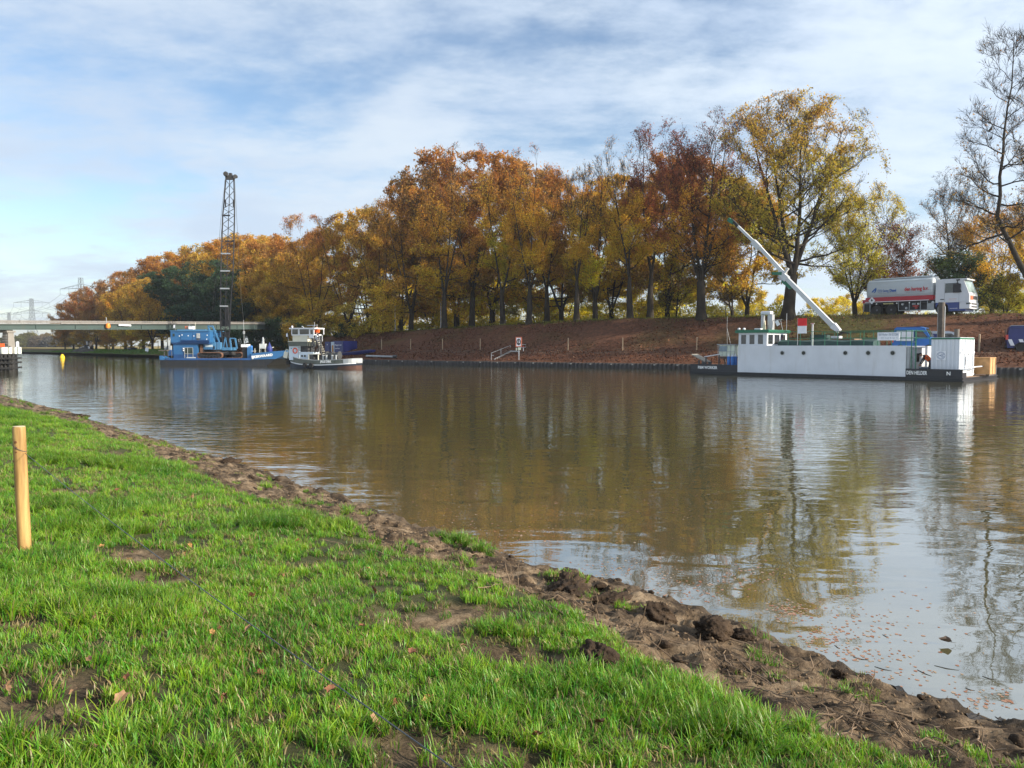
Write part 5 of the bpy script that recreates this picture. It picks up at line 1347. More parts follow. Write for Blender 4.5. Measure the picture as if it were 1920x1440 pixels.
def flag_mesh(parent, name, w, h, mat, loc, rot=(0, 0, 0), seed=0):
    n, k = 10, 8; m = MB(); th = .012
    secs = []
    for i in range(n + 1):
        x = w * i / n; r = []
        for j in range(k + 1): r.append((x, .05 * w * math.sin(3.0 * x / w + j * .35 + seed) * (x / w), h * j / k))
        for j in range(k, -1, -1): r.append((x, .05 * w * math.sin(3.0 * x / w + j * .35 + seed) * (x / w) + th, h * j / k))
        secs.append(r)
    m.loft(secs); o = m.build(name, mat, parent, True); o.location = loc; o.rotation_euler = rot; return o
# red over white board flag at the railing
q = b_px(1496, 628, .15)
FL = thing('signal_flag', 'hanging red over white signal flag on the barge railing', 'flag', b_world(q.x, .15, 2.4), BANG)
wq = abs(b_px(1513, 610, .1).x - b_px(1496, 610, .1).x)
flag_mesh(FL, 'red_half', wq, .57, M_RED, (0, -.05, 1.50)); flag_mesh(FL, 'white_half', wq, .57, M_CLOTH, (0, -.05, .925))
m = MB(); m.cyl((-.02, 0, .02), (-.02, 0, 2.1), .02, n=6); m.build('flag_staff', M_STEEL, FL)
q = b_px(1462, 605, 2.0)
F2 = thing('small_flag', 'small white flag drooping beside the wheelhouse roof mast', 'flag', b_world(q.x, 2.0, 3.66), BANG)
m = MB(); m.bar((.25, 0, 0), (.08, 0, .75), .025); m.build('flag_staff', M_STEEL, F2)
flag_mesh(F2, 'flag_cloth', .3, .42, M_CLOTH, (-.22, 0, .30), (0, -.5, 0))

# white container on the right of the deck
def container():
    a = b_px(1745, 690, .75); b = b_px(1798, 690, .75)
    T = thing('steel_container', 'small white corrugated container with round emblem on the barge deck', 'container', b_world(a.x, .75, .305), BANG)
    W = b.x - a.x; H = 2.62; D = 3.2
    Wm = pm('container_white', (.58, .61, .65), .42, 0, .05, 1.0, 0, (.45, .42, .38), .3, True)
    m = MB(); n = 26; o = []
    # corrugated near side
    prof = []
    per = W / 7.0
    for i in range(7):
        x = i * per; prof += [(x, 0), (x + per * .35, 0), (x + per * .5, .035), (x + per * .85, .035)]
    prof.append((W, 0)); prof += [(W, .12), (0, .12)]
    m.prism(prof, 'z', .08, H - .10); m.build('side_panel', Wm, T)
    prof = []; per = D / 9.0
    m = MB(); m.box(0, .06, .12, D, .08, H - .1); m.box(.06, W - .1, D - .06, D, .08, H - .1); m.build('back_panels', Wm, T)
    m = MB(); m.box(-.02, W + .01, -.02, .10, H - .1, H); m.box(-.02, .1, .10, D, H - .1, H); m.box(W - .1, W + .01, .10, D, H - .1, H); m.build('top_frame', M_GREEN, T)
    m = MB(); m.box(0, W, 0.1, D, H - .06, H + .03); m.build('roof', Wm, T)
    m = MB(); m.box(0, W, 0, D, -.02, .08); m.build('base_frame', Wm, T)
    # end wall with ribs and door frame (lit side)
    m = MB(); m.box(W - .08, W - .03, .12, D, .08, H - .1); ew = m.build('end_wall', Wm, T)
    p0 = None
    for i in range(6):
        yy = .18 + i * (D - .36) / 5
        if p0 is None: q = MB(); q.box(0, .05, -.05, .05, 0, .78); p0 = q.build('upper_rib', Wm, ew); p0.location = (W - .03, yy, H - .92)
        else: c = p0.copy(); COL.objects.link(c); c.location = (W - .03, yy, H - .92)
    for z0, z1 in ((1.56, 1.68), (.42, .52), (.08, .16)):
        m = MB(); m.box(W - .03, W + .06, .1, D, z0, z1); m.build('cross_bar', Wm, ew)
    m = MB(); m.box(W - .03, W + .03, .1, .25, .08, H - .1); m.box(W - .03, W + .03, D - .2, D, .08, H - .1); m.box(W - .029, W + .02, 1.2, 1.3, .52, 1.56); m.build('door_post', Wm, ew)
    for yy in (1.9, 2.3): m = MB(); m.cyl((W + .03, yy, .2), (W + .03, yy, 1.56), .022, n=6); m.build('locking_bar', M_STEEL, ew)
    # emblem: white square, blue ring with a compass needle and bars
    ink = pm('emblem_blue_grey', (.10, .16, .27), .6)
    def emblem(par, loc, rot, s):
        e = bpy.data.objects.new('emblem', None)
        m = MB(); m.box(-s, s, 0, .008, -s, s); pl = m.build('emblem', M_CLOTH, par); pl.location = loc; pl.rotation_euler = rot
        m = MB()
        for r0, r1 in ((.86, .80), (.60, .56)):
            n = 40
            for k in range(n):
                a0, a1 = 2 * math.pi * k / n, 2 * math.pi * (k + 1) / n
                m.prism([(s * r0 * math.cos(a0), s * r0 * math.sin(a0)), (s * r0 * math.cos(a1), s * r0 * math.sin(a1)), (s * r1 * math.cos(a1), s * r1 * math.sin(a1)), (s * r1 * math.cos(a0), s * r1 * math.sin(a0))], 'y', -.006, -.001)
        m.prism([(-s * .55, 0), (-s * .02, s * .14), (-s * .02, -s * .14)], 'y', -.006, -.001)
        for k in range(3): m.prism([(s * (.05 + .15 * k), -s * .38), (s * (.11 + .15 * k), -s * .38), (s * (.11 + .15 * k), s * .34), (s * (.05 + .15 * k), s * .34)], 'y', -.006, -.001)
        for k in range(16):
            if k in (0, 8): continue
            a = 2 * math.pi * k / 16; m.cbox((s * .70 * math.cos(a), -.0035, s * .70 * math.sin(a)), (s * .10, .005, s * .13), (0, -a, 0))
        m.build('emblem_print', ink, pl); 
    emblem(T, (W * .36, -.014, 1.42), (0, 0, 0), .30)
    emblem(T, (W + .075, 1.55, 1.08), (0, 0, math.pi / 2), .32)
container()
def crate():
    P = b_loc(at_plane(1842, 690, b_world(0, 5.2, 0), BY))
    T = thing('wooden_crate', 'light brown plywood crate on the right end of the barge deck', 'crate', b_world(P.x - .1, 5.2, .305), BANG)
    m = MB(); m.box(-.75, .72, -.72, .72, .10, 1.22); m.build('box', M_WOOD, T)
    m = MB()
    for x in (-.74, -.05, .64): m.box(x - .0, x + .09, -.75, -.72, .1, 1.2); m.box(.72, .75, (x + .02) * .95, (x + .09) * .95, .1, 1.2)
    m.box(-.77, .75, -.775, .75, 1.22, 1.27); m.build('battens', M_WOOD, T)
    m = MB(); m.box(-.7, -.5, -.7, .7, 0, .1); m.box(.5, .7, -.7, .7, 0, .1); m.build('runners', M_OLDWOOD, T)
crate()
def spud():
    q = b_px(1765, 600, 4.6); top = b_px(1765, 567, 4.6).z
    T = thing('mooring_pile', 'tall dark weathered wooden pile standing behind the white container', 'pile', b_world(q.x, 4.6, 0), BANG)
    m = MB(); s = .21
    m.loft([[(a * s * (1 - .02 * k) + .01 * math.sin(k * 2), b * s, z) for a, b in ((-1, -.6), (-.6, -1), (.6, -1), (1, -.6), (1, .6), (.6, 1), (-.6, 1), (-1, .6))] for k, z in enumerate((-1.5, .5, 1.5, 3, 4, top - .1, top))]); m.build('post', M_OLDWOOD, T)
    m = MB(); m.box(-.24, -.215, -.05, .05, .5, top - .3); m.box(.215, .24, -.05, .05, .5, top - .3); m.build('guide_rails', M_STEEL, T)
    q = b_px(1794, 625, 7.4)
    T = thing('short_pile', 'short grey wooden pile right of the tall dark one', 'pile', b_world(q.x, 7.4, 0), BANG)
    m = MB(); m.cyl((0, 0, -1), (0, 0, b_px(1794, 617, 7.4).z), .19, .17, 10); m.build('post', pm('grey_wood', (.13, .115, .10), .9, 0, .3, 3, .4), T)
spud()
def deck_gear():
    # water tank in a cage on a frame, left of the wheelhouse
    a = b_px(1347, 650, 2.2); b = b_px(1378, 650, 2.2); W = b.x - a.x
    T = thing('water_tank', 'white caged plastic tank on a stand, left of the barge wheelhouse', 'tank', b_world(a.x, 2.2, .305), BANG)
    z0, z1 = 1.10, 2.15
    m = MB(); m.bbox(.05, W - .05, 0, 1.1, z0 + .05, z1, .07); m.build('bottle', pm('milky_plastic', (.62, .68, .56), .45, 0, .12, 3), T)
    m = MB()
    for i in range(5): m.bar((i * W / 4, -.03, z0), (i * W / 4, -.03, z1), .03)
    for z in (z0 + .1, z0 + .5, z1): m.bar((0, -.04, z), (W, -.04, z), .03)
    m.build('cage', M_STEEL, T)
    m = MB(); m.box(.12, .55 * W, -.06, -.05, z0 + .5, z0 + .95); m.build('label_plate', pm('plate_grey', (.20, .26, .30), .5), T)
    m = MB(); m.box(-.1, W + .1, -.1, 1.2, z1 + .01, z1 + .07); m.build('lid', M_GREY, T)
    m = MB(); m.box(0, W, 0, 1.1, z0 - .12, z0)
    for x in (.05, W - .05):
        for y in (.05, 1.05): m.bar((x, y, 0), (x, y, z0 - .12), .09)
    m.build('stand', M_DKGREY, T)
    # blue gas bottles
    first = None
    for i, (u, lab) in enumerate(((1366.5, 'left'), (1373.5, 'middle'), (1379, 'right'))):
        q = b_px(u, 675, .9 + .25 * (i == 2))
        t = thing('gas_bottle', 'blue gas bottle with white shoulder at the white wall end, %s one of three' % lab, 'gas bottle', b_world(q.x, .9 + .25 * (i == 2), .305), BANG, 'blue gas bottles on the barge foredeck')
        m = MB(); m.lathe([(.13, 0), (.14, .03), (.14, 1.12), (.12, 1.2)], 14); m.build('body', M_BLUEP, t, True)
        m = MB(); m.lathe([(.12, 1.2), (.085, 1.3), (.04, 1.36), (.035, 1.45)], 14); m.build('shoulder', M_WHITE, t, True)
    # loose plank and white pole on the left end
    q = b_px(1300, 668, 1.5); r = b_px(1321, 678, 1.5)
    T = thing('plank_stack', 'grey gangplank jutting out tilted over the left end of the barge', 'gangplank', b_world(q.x, 1.5, 0), BANG)
    m = MB(); m.hexa([(-.2, 0, q.z + .12), (r.x - q.x, 0, r.z - .06), (r.x - q.x, 1.0, r.z - .06), (-.2, 1.0, q.z + .12), (-.2, 0, q.z + .20), (r.x - q.x, 0, r.z + .02), (r.x - q.x, 1.0, r.z + .02), (-.2, 1.0, q.z + .20)]); m.build('plank', pm('grey_planks', (.25, .225, .19), .85, 0, .3, 3, .3), T)
    m = MB(); m.bar((.45, .2, .30), (.45, .2, r.z + .12), .1); m.bar((.45, .8, .30), (.45, .8, r.z + .12), .1); m.build('trestle', M_DKGREY, T)
    a = b_px(1321, 669, 1.3); b = b_px(1347, 664, 1.3)
    T = thing('white_pole', 'white pole resting between bollard and caged tank on the barge foredeck', 'pole', b_world(a.x, 1.3, 0), BANG)
    m = MB(); m.bar((0, 0, a.z), (b.x - a.x, .3, b.z), .10, .08); m.build('bar', M_WHITE, T); m = MB(); m.bar((.15, 0, .30), (.15, 0, a.z), .09); m.bar((b.x - a.x - .1, .3, .3), (b.x - a.x - .1, .3, b.z - .02), .06); m.build('rest', M_DKGREY, T)
    a = b_px(1364, 600, 2.9)
    T = thing('lifting_sling', 'thin lifting sling of two legs rising above the caged tank', 'sling', b_world(b_px(1364, 645, 2.7).x, 2.7, 2.5), BANG)
    m = MB(); h = b_px(1363, 615, 2.7).z - 2.5; m.tube([(0.3, 0, 0), (-.06, 0, h)], .012, 5); m.tube([(-.02, 0, 0), (-.06, 0, h), (-.05, 0, h + 1.0)], .012, 5); m.build('sling_legs', M_GREY, T)
    # toolbox beside the worker
    q = b_px(1733, 686, 1.15)
    T = thing('tool_box', 'dark blue toolbox in front of the bending worker', 'toolbox', b_world(q.x, 1.15, .305), BANG)
    m = MB(); m.bbox(-.3, .3, -.18, .18, 0, .55, .03); m.build('box', pm('dark_blue_box', (.03, .05, .10), .5), T); m = MB(); m.bbox(-.31, .31, -.19, .19, .55, .64, .02); m.build('lid', M_GREY, T)
deck_gear()

# ------------------------------------------------------------------ people
def skin_body(name, joints, edges, radii, mat, parent, sub=2, root=0):
    me = bpy.data.meshes.new(name); me.from_pydata([tuple(j) for j in joints], edges, [])
    o = bpy.data.objects.new(name, me); COL.objects.link(o)
    md = o.modifiers.new('skin', 'SKIN'); 
    for i, sv in enumerate(me.skin_vertices[0].data):
        r = radii[i]; sv.radius = r if isinstance(r, tuple) else (r, r); sv.use_root = (i == root)
    ms = o.modifiers.new('sub', 'SUBSURF'); ms.levels = sub; ms.render_levels = sub
    bpy.context.view_layer.update()
    me2 = bpy.data.meshes.new_from_object(o.evaluated_get(bpy.context.evaluated_depsgraph_get())); me2.name = name
    bpy.data.objects.remove(o)
    me2.polygons.foreach_set('use_smooth', [True] * len(me2.polygons))
    return link_mesh(name, me2, mat, parent)
M_SKIN = pm('skin', (.46, .27, .19), .6, 0, .08, 6); M_TROUS = pm('dark_blue_trousers', (.012, .016, .035), .8, 0, .3, 6); M_HAIR = pm('dark_cap', (.02, .022, .03), .8)
def head(parent, c, fwd, cap=M_HAIR, r=.105):
    """head with face turned to fwd (unit vector, local)"""
    f = Vector(fwd).normalized(); up = Vector((0, 0, 1)); up = (up - f * up.dot(f)).normalized(); s = f.cross(up)
    def W(a, b, cc): return Vector(c) + s * a + f * b + up * cc
    m = MB(); prof = [(-1, .30), (-.75, .72), (-.35, .86), (.1, .98), (.5, .95), (.82, .66), (1, .2)]
    secs = []
    for z, k in prof:
        q = []
        for i in range(14):
            a = 2 * math.pi * i / 14; x = math.cos(a) * .74 * k; y = math.sin(a) * .94 * k
            if i in (3, 4) and -.35 <= z <= .1: y += .16                    # nose
            q.append(W(x * r, y * r, z * r * 1.2))
        secs.append(q)
    m.loft(secs)
    for sx in (-1, 1): m.cbox(W(sx * .76 * r, 0, 0), (.02, .03, .05))
    h = m.build('head', M_SKIN, parent, True)
    m = MB()
    for sx in (-1, 1): m.cbox(W(sx * .3 * r, .86 * r, .08 * r), (.022, .012, .012))
    m.cbox(W(0, .80 * r, -.58 * r), (.045, .012, .008)); m.build('eyes_and_mouth', M_HAIR, h)
    m = MB(); secs = []
    for z, k in ((.28, 1.06), (.6, 1.02), (.9, .75), (1.08, .3)):
        secs.append([W(math.cos(2 * math.pi * i / 14) * .78 * k * r, math.sin(2 * math.pi * i / 14) * .96 * k * r, z * r * 1.2) for i in range(14)])
    m.loft(secs); m.build('cap', cap, h, True)
    return h
def hand(parent, wrist, d, mat=M_SKIN, palm_n=(0, 1, 0)):
    d = Vector(d).normalized(); n = Vector(palm_n); n = (n - d * n.dot(d)).normalized(); s = d.cross(n)
    m = MB(); w = Vector(wrist)
    m.loft([[w + d * t + s * a * k + n * b for a, b in ((-1, -.012), (1, -.012), (1, .014), (-1, .014))] for t, k in ((-.01, .028), (.04, .042), (.09, .044))])
    for i, L in enumerate((.068, .08, .075, .058)):
        b = w + d * .088 + s * (-.033 + .022 * i); m.tube([b, b + d * L * .5 + n * .006, b + d * L * .85 + n * .03, b + d * L + n * .045], [.0095, .009, .008, .006], 6)
    b = w + d * .03 + s * -.04; m.tube([b, b - s * .03 + d * .03, b - s * .035 + d * .065 + n * .02], [.011, .010, .007], 6)
    return m.build('hand', mat, parent, True)
def worker_bending():
    q = b_px(1740, 690, 1.6)
    T = thing('person', 'person in orange vest bending forward to the left beside the white container', 'person', b_world(q.x + .08, 1.6, .305), BANG)
    # local: -x is the way the person faces
    J = [(0.10, 0, .98), (.0, 0, 1.10), (-.22, 0, 1.32), (-.33, 0, 1.40), (-.43, 0, 1.43),              # pelvis, waist, chest, neck base, neck
         (-.28, -.20, 1.36), (-.42, -.23, 1.06), (-.56, -.18, .80),                                      # near arm
         (-.28, .20, 1.36), (-.44, .22, 1.06), (-.58, .15, .78),
         (.10, -.11, .92), (.03, -.13, .50), (.14, -.14, .10), (-.08, -.15, .05),                        # near leg, foot
         (.10, .11, .92), (-.02, .14, .50), (.06, .15, .10), (-.16, .16, .05)]
    E = [(0, 1), (1, 2), (2, 3), (3, 4), (3, 5), (5, 6), (6, 7), (3, 8), (8, 9), (9, 10), (0, 11), (11, 12), (12, 13), (13, 14), (0, 15), (15, 16), (16, 17), (17, 18)]
    Rr = [(.15, .12), (.145, .12), (.165, .13), .085, .06, .068, .052, .036, .068, .052, .036, .10, .072, .052, .045, .10, .072, .052, .045]
    skin_body('body', J, E, Rr, M_TROUS, T)
    # orange vest round the trunk and its dark straps
    V = [(.06, 0, 1.02), (-.03, 0, 1.12), (-.22, 0, 1.325), (-.32, 0, 1.39)]
    skin_body('vest', V, [(0, 1), (1, 2), (2, 3)], [(.215, .17), (.22, .17), (.235, .185), (.15, .12)], M_ORANGE, T)
    m = MB(); m.tube([(-.30, -.20, 1.46), (-.16, -.23, 1.30), (.02, -.205, 1.10)], .016, 6); m.tube([(-.02, -.20, 1.22), (-.12, -.1, 1.42), (-.16, .1, 1.43)], .02, 6); m.build('vest_strap', M_HAIR, T)
    head(T, (-.56, 0, 1.46), (-.85, 0, -.5))
    hand(T, (-.56, -.18, .79), (-.35, .1, -.9), palm_n=(0, 1, 0)); hand(T, (-.58, .15, .77), (-.35, -.1, -.9), palm_n=(0, -1, 0))
worker_bending()
# ================================================================== TUG
class Fr:
    """local frame with a lengthwise plane measured in the picture: +x right along it, +y away"""
    def __init__(s, A, B):
        s.o = Vector((A.x, A.y, 0)); d = Vector((B.x - A.x, B.y - A.y, 0)); s.L = d.length; s.x = d.normalized(); s.y = Vector((-s.x.y, s.x.x, 0)); s.ang = math.atan2(s.x.y, s.x.x)
    def w(s, x, y, z): return s.o + s.x * x + s.y * y + Vector((0, 0, z))
    def px(s, u, v, y=0.0):
        d = at_plane(u, v, s.w(0, y, 0), s.y) - s.o; return Vector((d.dot(s.x), y, d.z))
    def X(s, u, y=0.0): return s.px(u, 660, y).x
    def Z(s, v, u, y=0.0): return s.px(u, v, y).z
M_TUGBAND = pm('grey_green_bulwark', (.085, .095, .080), .5, 0, .2, 1.5, 0, (.05, .04, .03), .4, True)
M_TUGBLUE = pm('blue_black_hull', (.012, .020, .035), .4, 0, .25, 1.5, 0, (.06, .04, .03), .3, True)
M_TUGRED = pm('red_brown_underbody', (.070, .030, .020), .6, 0, .25, 2)
M_PALEBLUE = pm('pale_blue_white_paint', (.52, .60, .68), .42, 0, .06, 1, 0, (.4, .36, .3), .25, True)
M_CREAM = pm('cream_white_paint', (.62, .60, .50), .45, 0, .07, 1, 0, (.3, .22, .15), .25, True)
M_TUGGLASS = glass_mat('tug_glass', (.05, .052, .045))
def tug():
    F = Fr(at_z(533, 690.2, 0), at_z(661, 691.8, 0)); L = F.L; T = thing('tugboat', 'small white and grey tug with stepped wheelhouse moored right of the blue crane vessel', 'tugboat', F.o, F.ang)
    # hull sections; near side at y = 0 amidships, half beam 1.75
    hb = 1.35; N = 18
    ts = np.linspace(0, 1, N)
    def half(t): return hb * (np.interp(t, [0, .06, .16, .34, .8, .93, .98, 1], [.10, .50, .82, 1, 1, .90, .72, .45]))
    def sheer(t): return np.interp(t, [0, .12, .25, .45, .75, 1], [1.36, 1.18, .98, .86, .92, 1.06])
    def stripe(t): return np.interp(t, [0, .12, .25, .5, .8, 1], [.72, .56, .42, .36, .46, .58])
    def ring(t, z0, z1, h0, h1):
        x = -.15 + t * (L + .1)
        return [(x, hb - h0, z0), (x, hb - h1, z1), (x, hb + h1, z1), (x, hb + h0, z0)]
    m = MB(); m.loft([ring(t, -.6, stripe(t), half(t) * .70, half(t) * .97) for t in ts]); m.build('hull', M_TUGBLUE, T, True)
    m = MB(); m.loft([ring(t, stripe(t) + .002, sheer(t), half(t) * .975, half(t)) for t in ts]); m.build('bulwark', M_TUGBAND, T, True)
    m = MB(); m.loft([ring(t, stripe(t) - .05, stripe(t) + .05, half(t) * 1.0, half(t) * 1.01) for t in ts]); m.build('rubbing_strake', M_WHITE, T, True)
    m = MB(); m.loft([ring(t, sheer(t) - .03, sheer(t) + .03, half(t) * 1.0, half(t) * 1.015) for t in ts]); m.build('gunwale', M_GREY, T, True)
    m = MB(); m.loft([ring(t, -.5, np.interp(t, [.5, .7, 1], [.03, .16, .34]), half(t) * .74 + .01, half(t) * np.interp(t, [.5, .7, 1], [.84, .88, .93]) + .012) for t in np.linspace(.5, 1.002, 9)]); m.build('underbody', M_TUGRED, T, True)
    m = MB(); m.loft([ring(t, stripe(t) + .06, sheer(t) - .02, half(t) * .99 + .012, half(t) + .014) for t in np.linspace(.87, 1.003, 5)]); m.build('stern_band', M_GREY, T)
    # tyre fenders
    p0 = None
    for u in (572.5, 584):
        x = F.X(u)
        if p0 is None: m = MB(); m.lathe([(.11, -.08), (.24, -.10), (.27, 0), (.24, .10), (.11, .08)], 14, (0, 0, 0), 'y'); p0 = m.build('tyre_fender', M_RUBBER, T, True); p0.location = (x, -.10, .34)
        else: c = p0.copy(); COL.objects.link(c); c.location = (x, -.10, .34)
    m = MB(); m.tube([(-.25, hb - .6, 1.0), (-.33, hb, 1.0), (-.25, hb + .6, 1.0)], .2, 8); m.tube([(-.2, hb - .5, .6), (-.25, hb, .6), (-.2, hb + .5, .6)], .2, 8); m.build('bow_fender', M_RUBBER, T, True)
    def bx(nm, u0, u1, v0, v1, y0, y1, mt, par=None, ref=None):
        y = y0; x0, x1 = F.X(u0, y), F.X(u1, y); uc = (u0 + u1) / 2; m = MB(); m.box(x0, x1, y0, y1, F.Z(v1, uc, y), F.Z(v0, uc, y)); return m.build(nm, mt, par or T)
    y0 = .45
    h = bx('deckhouse', 542, 560, 649, 675, y0, 1.75, M_PALEBLUE)
    h2 = bx('deckhouse', 560.05, 588, 660, 675.5, y0 + .12, 1.6, M_PALEBLUE)
    bx('boat_deck', 540.5, 577, 640.6, 649, .25, 1.85, M_TUGBAND)
    bx('boat_deck_edge', 540, 577.4, 639.6, 640.6, .2, 1.9, M_CREAM)
    bx('shelter_recess', 562, 577, 649.05, 659.9, y0 + .35, 1.7, M_DKGREY)
    up = bx('upper_house', 549, 577, 629, 640, .55, 1.7, M_CREAM)
    # ribs of the upper house
    m = MB()
    for u in range(551, 563, 2): x = F.X(u, .55); m.box(x, x + .03, .52, .549, F.Z(639.5, u), F.Z(630, u))
    m.build('house_ribs', M_CREAM, up)
    # wheelhouse: sill, posts, panes, roof
    bx('wheelhouse_sill', 547, 589, 626.8, 629, .40, 1.85, M_WHITE)
    for u0, u1 in ((546.6, 548.2), (559.2, 562), (579.8, 582), (587.2, 589)): bx('window_post', u0, u1, 617, 626.8, .42, .52, M_WHITE)
    for u0, u1 in ((548.2, 559.2), (562, 579.8), (582, 587.2)): bx('window', u0, u1, 617.2, 626.8, .46, .48, M_TUGGLASS)
    bx('window_frame', 580.8, 588, 617.6, 618.6, .40, .46, M_WHITE)
    for u in (547.5, 588.5): 
        x = F.X(u); m = MB(); m.box(x - .04, x + .04, 1.75, 1.85, F.Z(626.8, u), F.Z(617, u)); m.build('window_post', M_WHITE, T)
    m = MB(); x0, x1 = F.X(549, .5), F.X(587, .5); m.box(x0, x1, 1.78, 1.80, F.Z(626.8, 560), F.Z(617, 560)); m.build('window', M_TUGGLASS, T)
    bx('wheelhouse_roof', 542.5, 590.5, 614.6, 617, .2, 2.0, M_WHITE)
    m = MB(); x = F.X(548.5, 1.2); z = F.Z(614.6, 548, 1.2); m.lathe([(0, 0), (.1, .0), (.12, .12), (.06, .22), (0, .23)], 10, (x, 1.2, z)); m.build('search_light', M_WHITE, T, True)
    m = MB(); a, b = F.px(576, 610.5, 1.6), F.px(595, 609.5, 1.6); m.bar(a, b, .12, .07); c = a.lerp(b, .6); m.cyl((c.x, c.y, F.Z(614.6, 588, 1.6)), (c.x, c.y, c.z), .035, n=8); m.build('radar', M_GREY, T)
    m = MB(); a, b = F.px(566, 611.5, 1.4), F.px(570, 614.6, 1.4); m.bar(a, b, .06); m.cyl(F.px(590, 614.6, 1.0), F.px(589.5, 604, 1.0), .015, n=5); m.build('aerials', M_WHITE, T)
    # life ring, portholes, door line
    q = F.px(553.6, 657.5, y0); m = MB()
    m.tube([(q.x + .26 * math.cos(a), y0 - .03, q.z + .26 * math.sin(a)) for a in np.linspace(0, 2 * math.pi, 19)], .065, 7, False); m.build('life_ring', pm('life_ring_red', (.60, .09, .04), .6), T, True)
    for u in (566.3, 571.6): q = F.px(u, 667.5, y0); m = MB(); m.lathe([(0, -.02), (.12, -.02), (.12, .01)], 12, (q.x, y0 - .0, q.z), 'y'); m.build('porthole', M_TUGGLASS, h if u < 572 else h2)
    bx('door_edge', 559.4, 560.6, 650, 674, y0 - .02, y0, M_GREY)
    bx('nameplate', 545, 547.6, 652.5, 654, y0 - .01, y0, pm('plate_blue', (.10, .20, .38), .5))
    # after deck machinery: frame, stairs, winch, funnels
    bx('machinery_frame', 578, 597, 663.5, 664.5, .3, 2.2, M_CREAM)
    for u in (578.4, 596): bx('frame_leg', u - .5, u + .5, 664.5, 675, .3, .42, M_CREAM)
    bx('engine_casing', 580, 587.5, 665, 675, .40, 1.5, M_DKGREY)
    bx('winch_bed', 594, 625, 667, 675, .8, 1.9, M_DKGREY)
    q = F.px(618, 666.5, .7); m = MB(); m.cyl((q.x - .7, 1.4, q.z), (q.x + .7, 1.4, q.z), .30, n=12)
    for d in (-.75, 0, .75): m.cyl((q.x + d - .04, 1.4, q.z), (q.x + d + .04, 1.4, q.z), .44, n=14)
    m.build('winch', M_DKGREY, T, True)
    m = MB(); a = F.px(592, 636, .7); b = F.px(606, 668, .7)
    for dy in (0, .6): m.bar((a.x, .7 + dy, a.z), (b.x, .7 + dy, b.z), .10, .05)
    st = m.build('stair', M_DKGREY, T)
    p0 = None
    for i in range(8):
        t = (i + .6) / 8; x, z = a.x + (b.x - a.x) * t, a.z + (b.z - a.z) * t
        if p0 is None: m = MB(); m.box(-.10, .10, 0, .56, -.015, .015); p0 = m.build('step', M_CREAM, st); p0.location = (x, .72, z)
        else: c = p0.copy(); COL.objects.link(c); c.location = (x, .72, z)
    m = MB()
    for k in range(2):
        x = F.X(588 + k * 5, 1.3); m.cyl((x, 1.3 + k * .5, F.Z(660, 588, 1.3)), (x, 1.3 + k * .5, F.Z(631 + k * 3, 588, 1.3)), .12, n=10)
    m.build('exhaust_pipes', M_DKGREY, T, True)
    m = MB(); rng = np.random.default_rng(3)
    a = [F.px(583, 646, .35), F.px(596, 632, .35), F.px(602, 646, .35), F.px(590, 662, .35)]
    m.tube([a[0], a[1], a[2]], .05, 6); m.tube([a[0], a[3], a[2]], .05, 6); m.bar(F.px(584, 634, .4), F.px(592, 630, .4), .28, .2); m.bar(F.px(586, 640, .4), F.px(590, 650, .4), .22, .2); m.bar(F.px(602, 629, .4), F.px(602, 664, .4), .09); m.build('deck_crane', M_DKGREY, T)
    m = MB(); m.cbox(F.px(585, 631.5, .38), (.55, .3, .28)); m.cbox(F.px(594, 633, .42), (.25, .2, .4)); m.build('lamp_boxes', M_WHITE, T)
    for u in (606, 612, 623, 630): q = F.px(u, 672, .5); m = MB(); m.cyl((q.x, .5, q.z - .2), (q.x, .5, q.z + .35), .09, n=8); m.cyl((q.x, .5, q.z + .3), (q.x, .5, q.z + .36), .14, n=8); m.build('bollard', M_GREY, T)
    m = MB(); m.tube([F.px(533, 664, .9), F.px(537, 655, .9), F.px(540, 655, .9), F.px(541.5, 672, .9)], .05, 6); m.bar(F.px(536, 671, .8), F.px(538, 660, .8), .3, .5); m.build('bow_winch', M_CREAM, T)
    m = MB(); a = F.px(598, 629, .5)
    for u in (595, 599.5, 604.5): q = F.px(u, 634, .5); m.cyl((q.x, .5, F.Z(640, u, .5)), (q.x, .5, F.Z(628.5, u, .5)), .025, n=5)
    m.build('wheelhouse_rail', M_WHITE, T)
    q = F.px(610.5, 678.2, -.02); wd = F.X(622) - F.X(601)
    t_ = (q.x + .15) / (L + .1)
    lettering('JALLE DIRK', .30, M_LETTER, T, (q.x, hb - half(t_) * 1.0 - .02, q.z), width=wd, extrude=.006, offset=.012)
    # skipper in an orange jacket at the open end of the wheelhouse
    q = F.px(598, 627, 1.1)
    P = thing('person', 'person in bright orange jacket standing at the right end of the tug wheelhouse', 'person', F.w(F.X(595, 1.0), 1.0, F.Z(641.5, 595, 1.0)), F.ang)
    z0 = 0.0
    J = [(0, 0, .92), (0, 0, 1.1), (0, 0, 1.34), (0, 0, 1.48), (-.22, 0, 1.36), (-.30, -.10, 1.08), (-.22, -.25, .95), (.22, 0, 1.36), (.28, -.05, 1.08), (.20, -.22, .95), (-.1, 0, .86), (-.11, 0, .46), (-.11, 0, .06), (-.11, -.16, .04), (.1, 0, .86), (.11, 0, .46), (.11, 0, .06), (.11, -.16, .04)]
    E = [(0, 1), (1, 2), (2, 3), (2, 4), (4, 5), (5, 6), (2, 7), (7, 8), (8, 9), (0, 10), (10, 11), (11, 12), (12, 13), (0, 14), (14, 15), (15, 16), (16, 17)]
    Rr = [(.15, .11), (.15, .11), (.17, .12), .06, .07, .055, .04, .07, .055, .04, .095, .07, .05, .045, .095, .07, .05, .045]
    skin_body('body', J, E, Rr, M_TROUS, P)
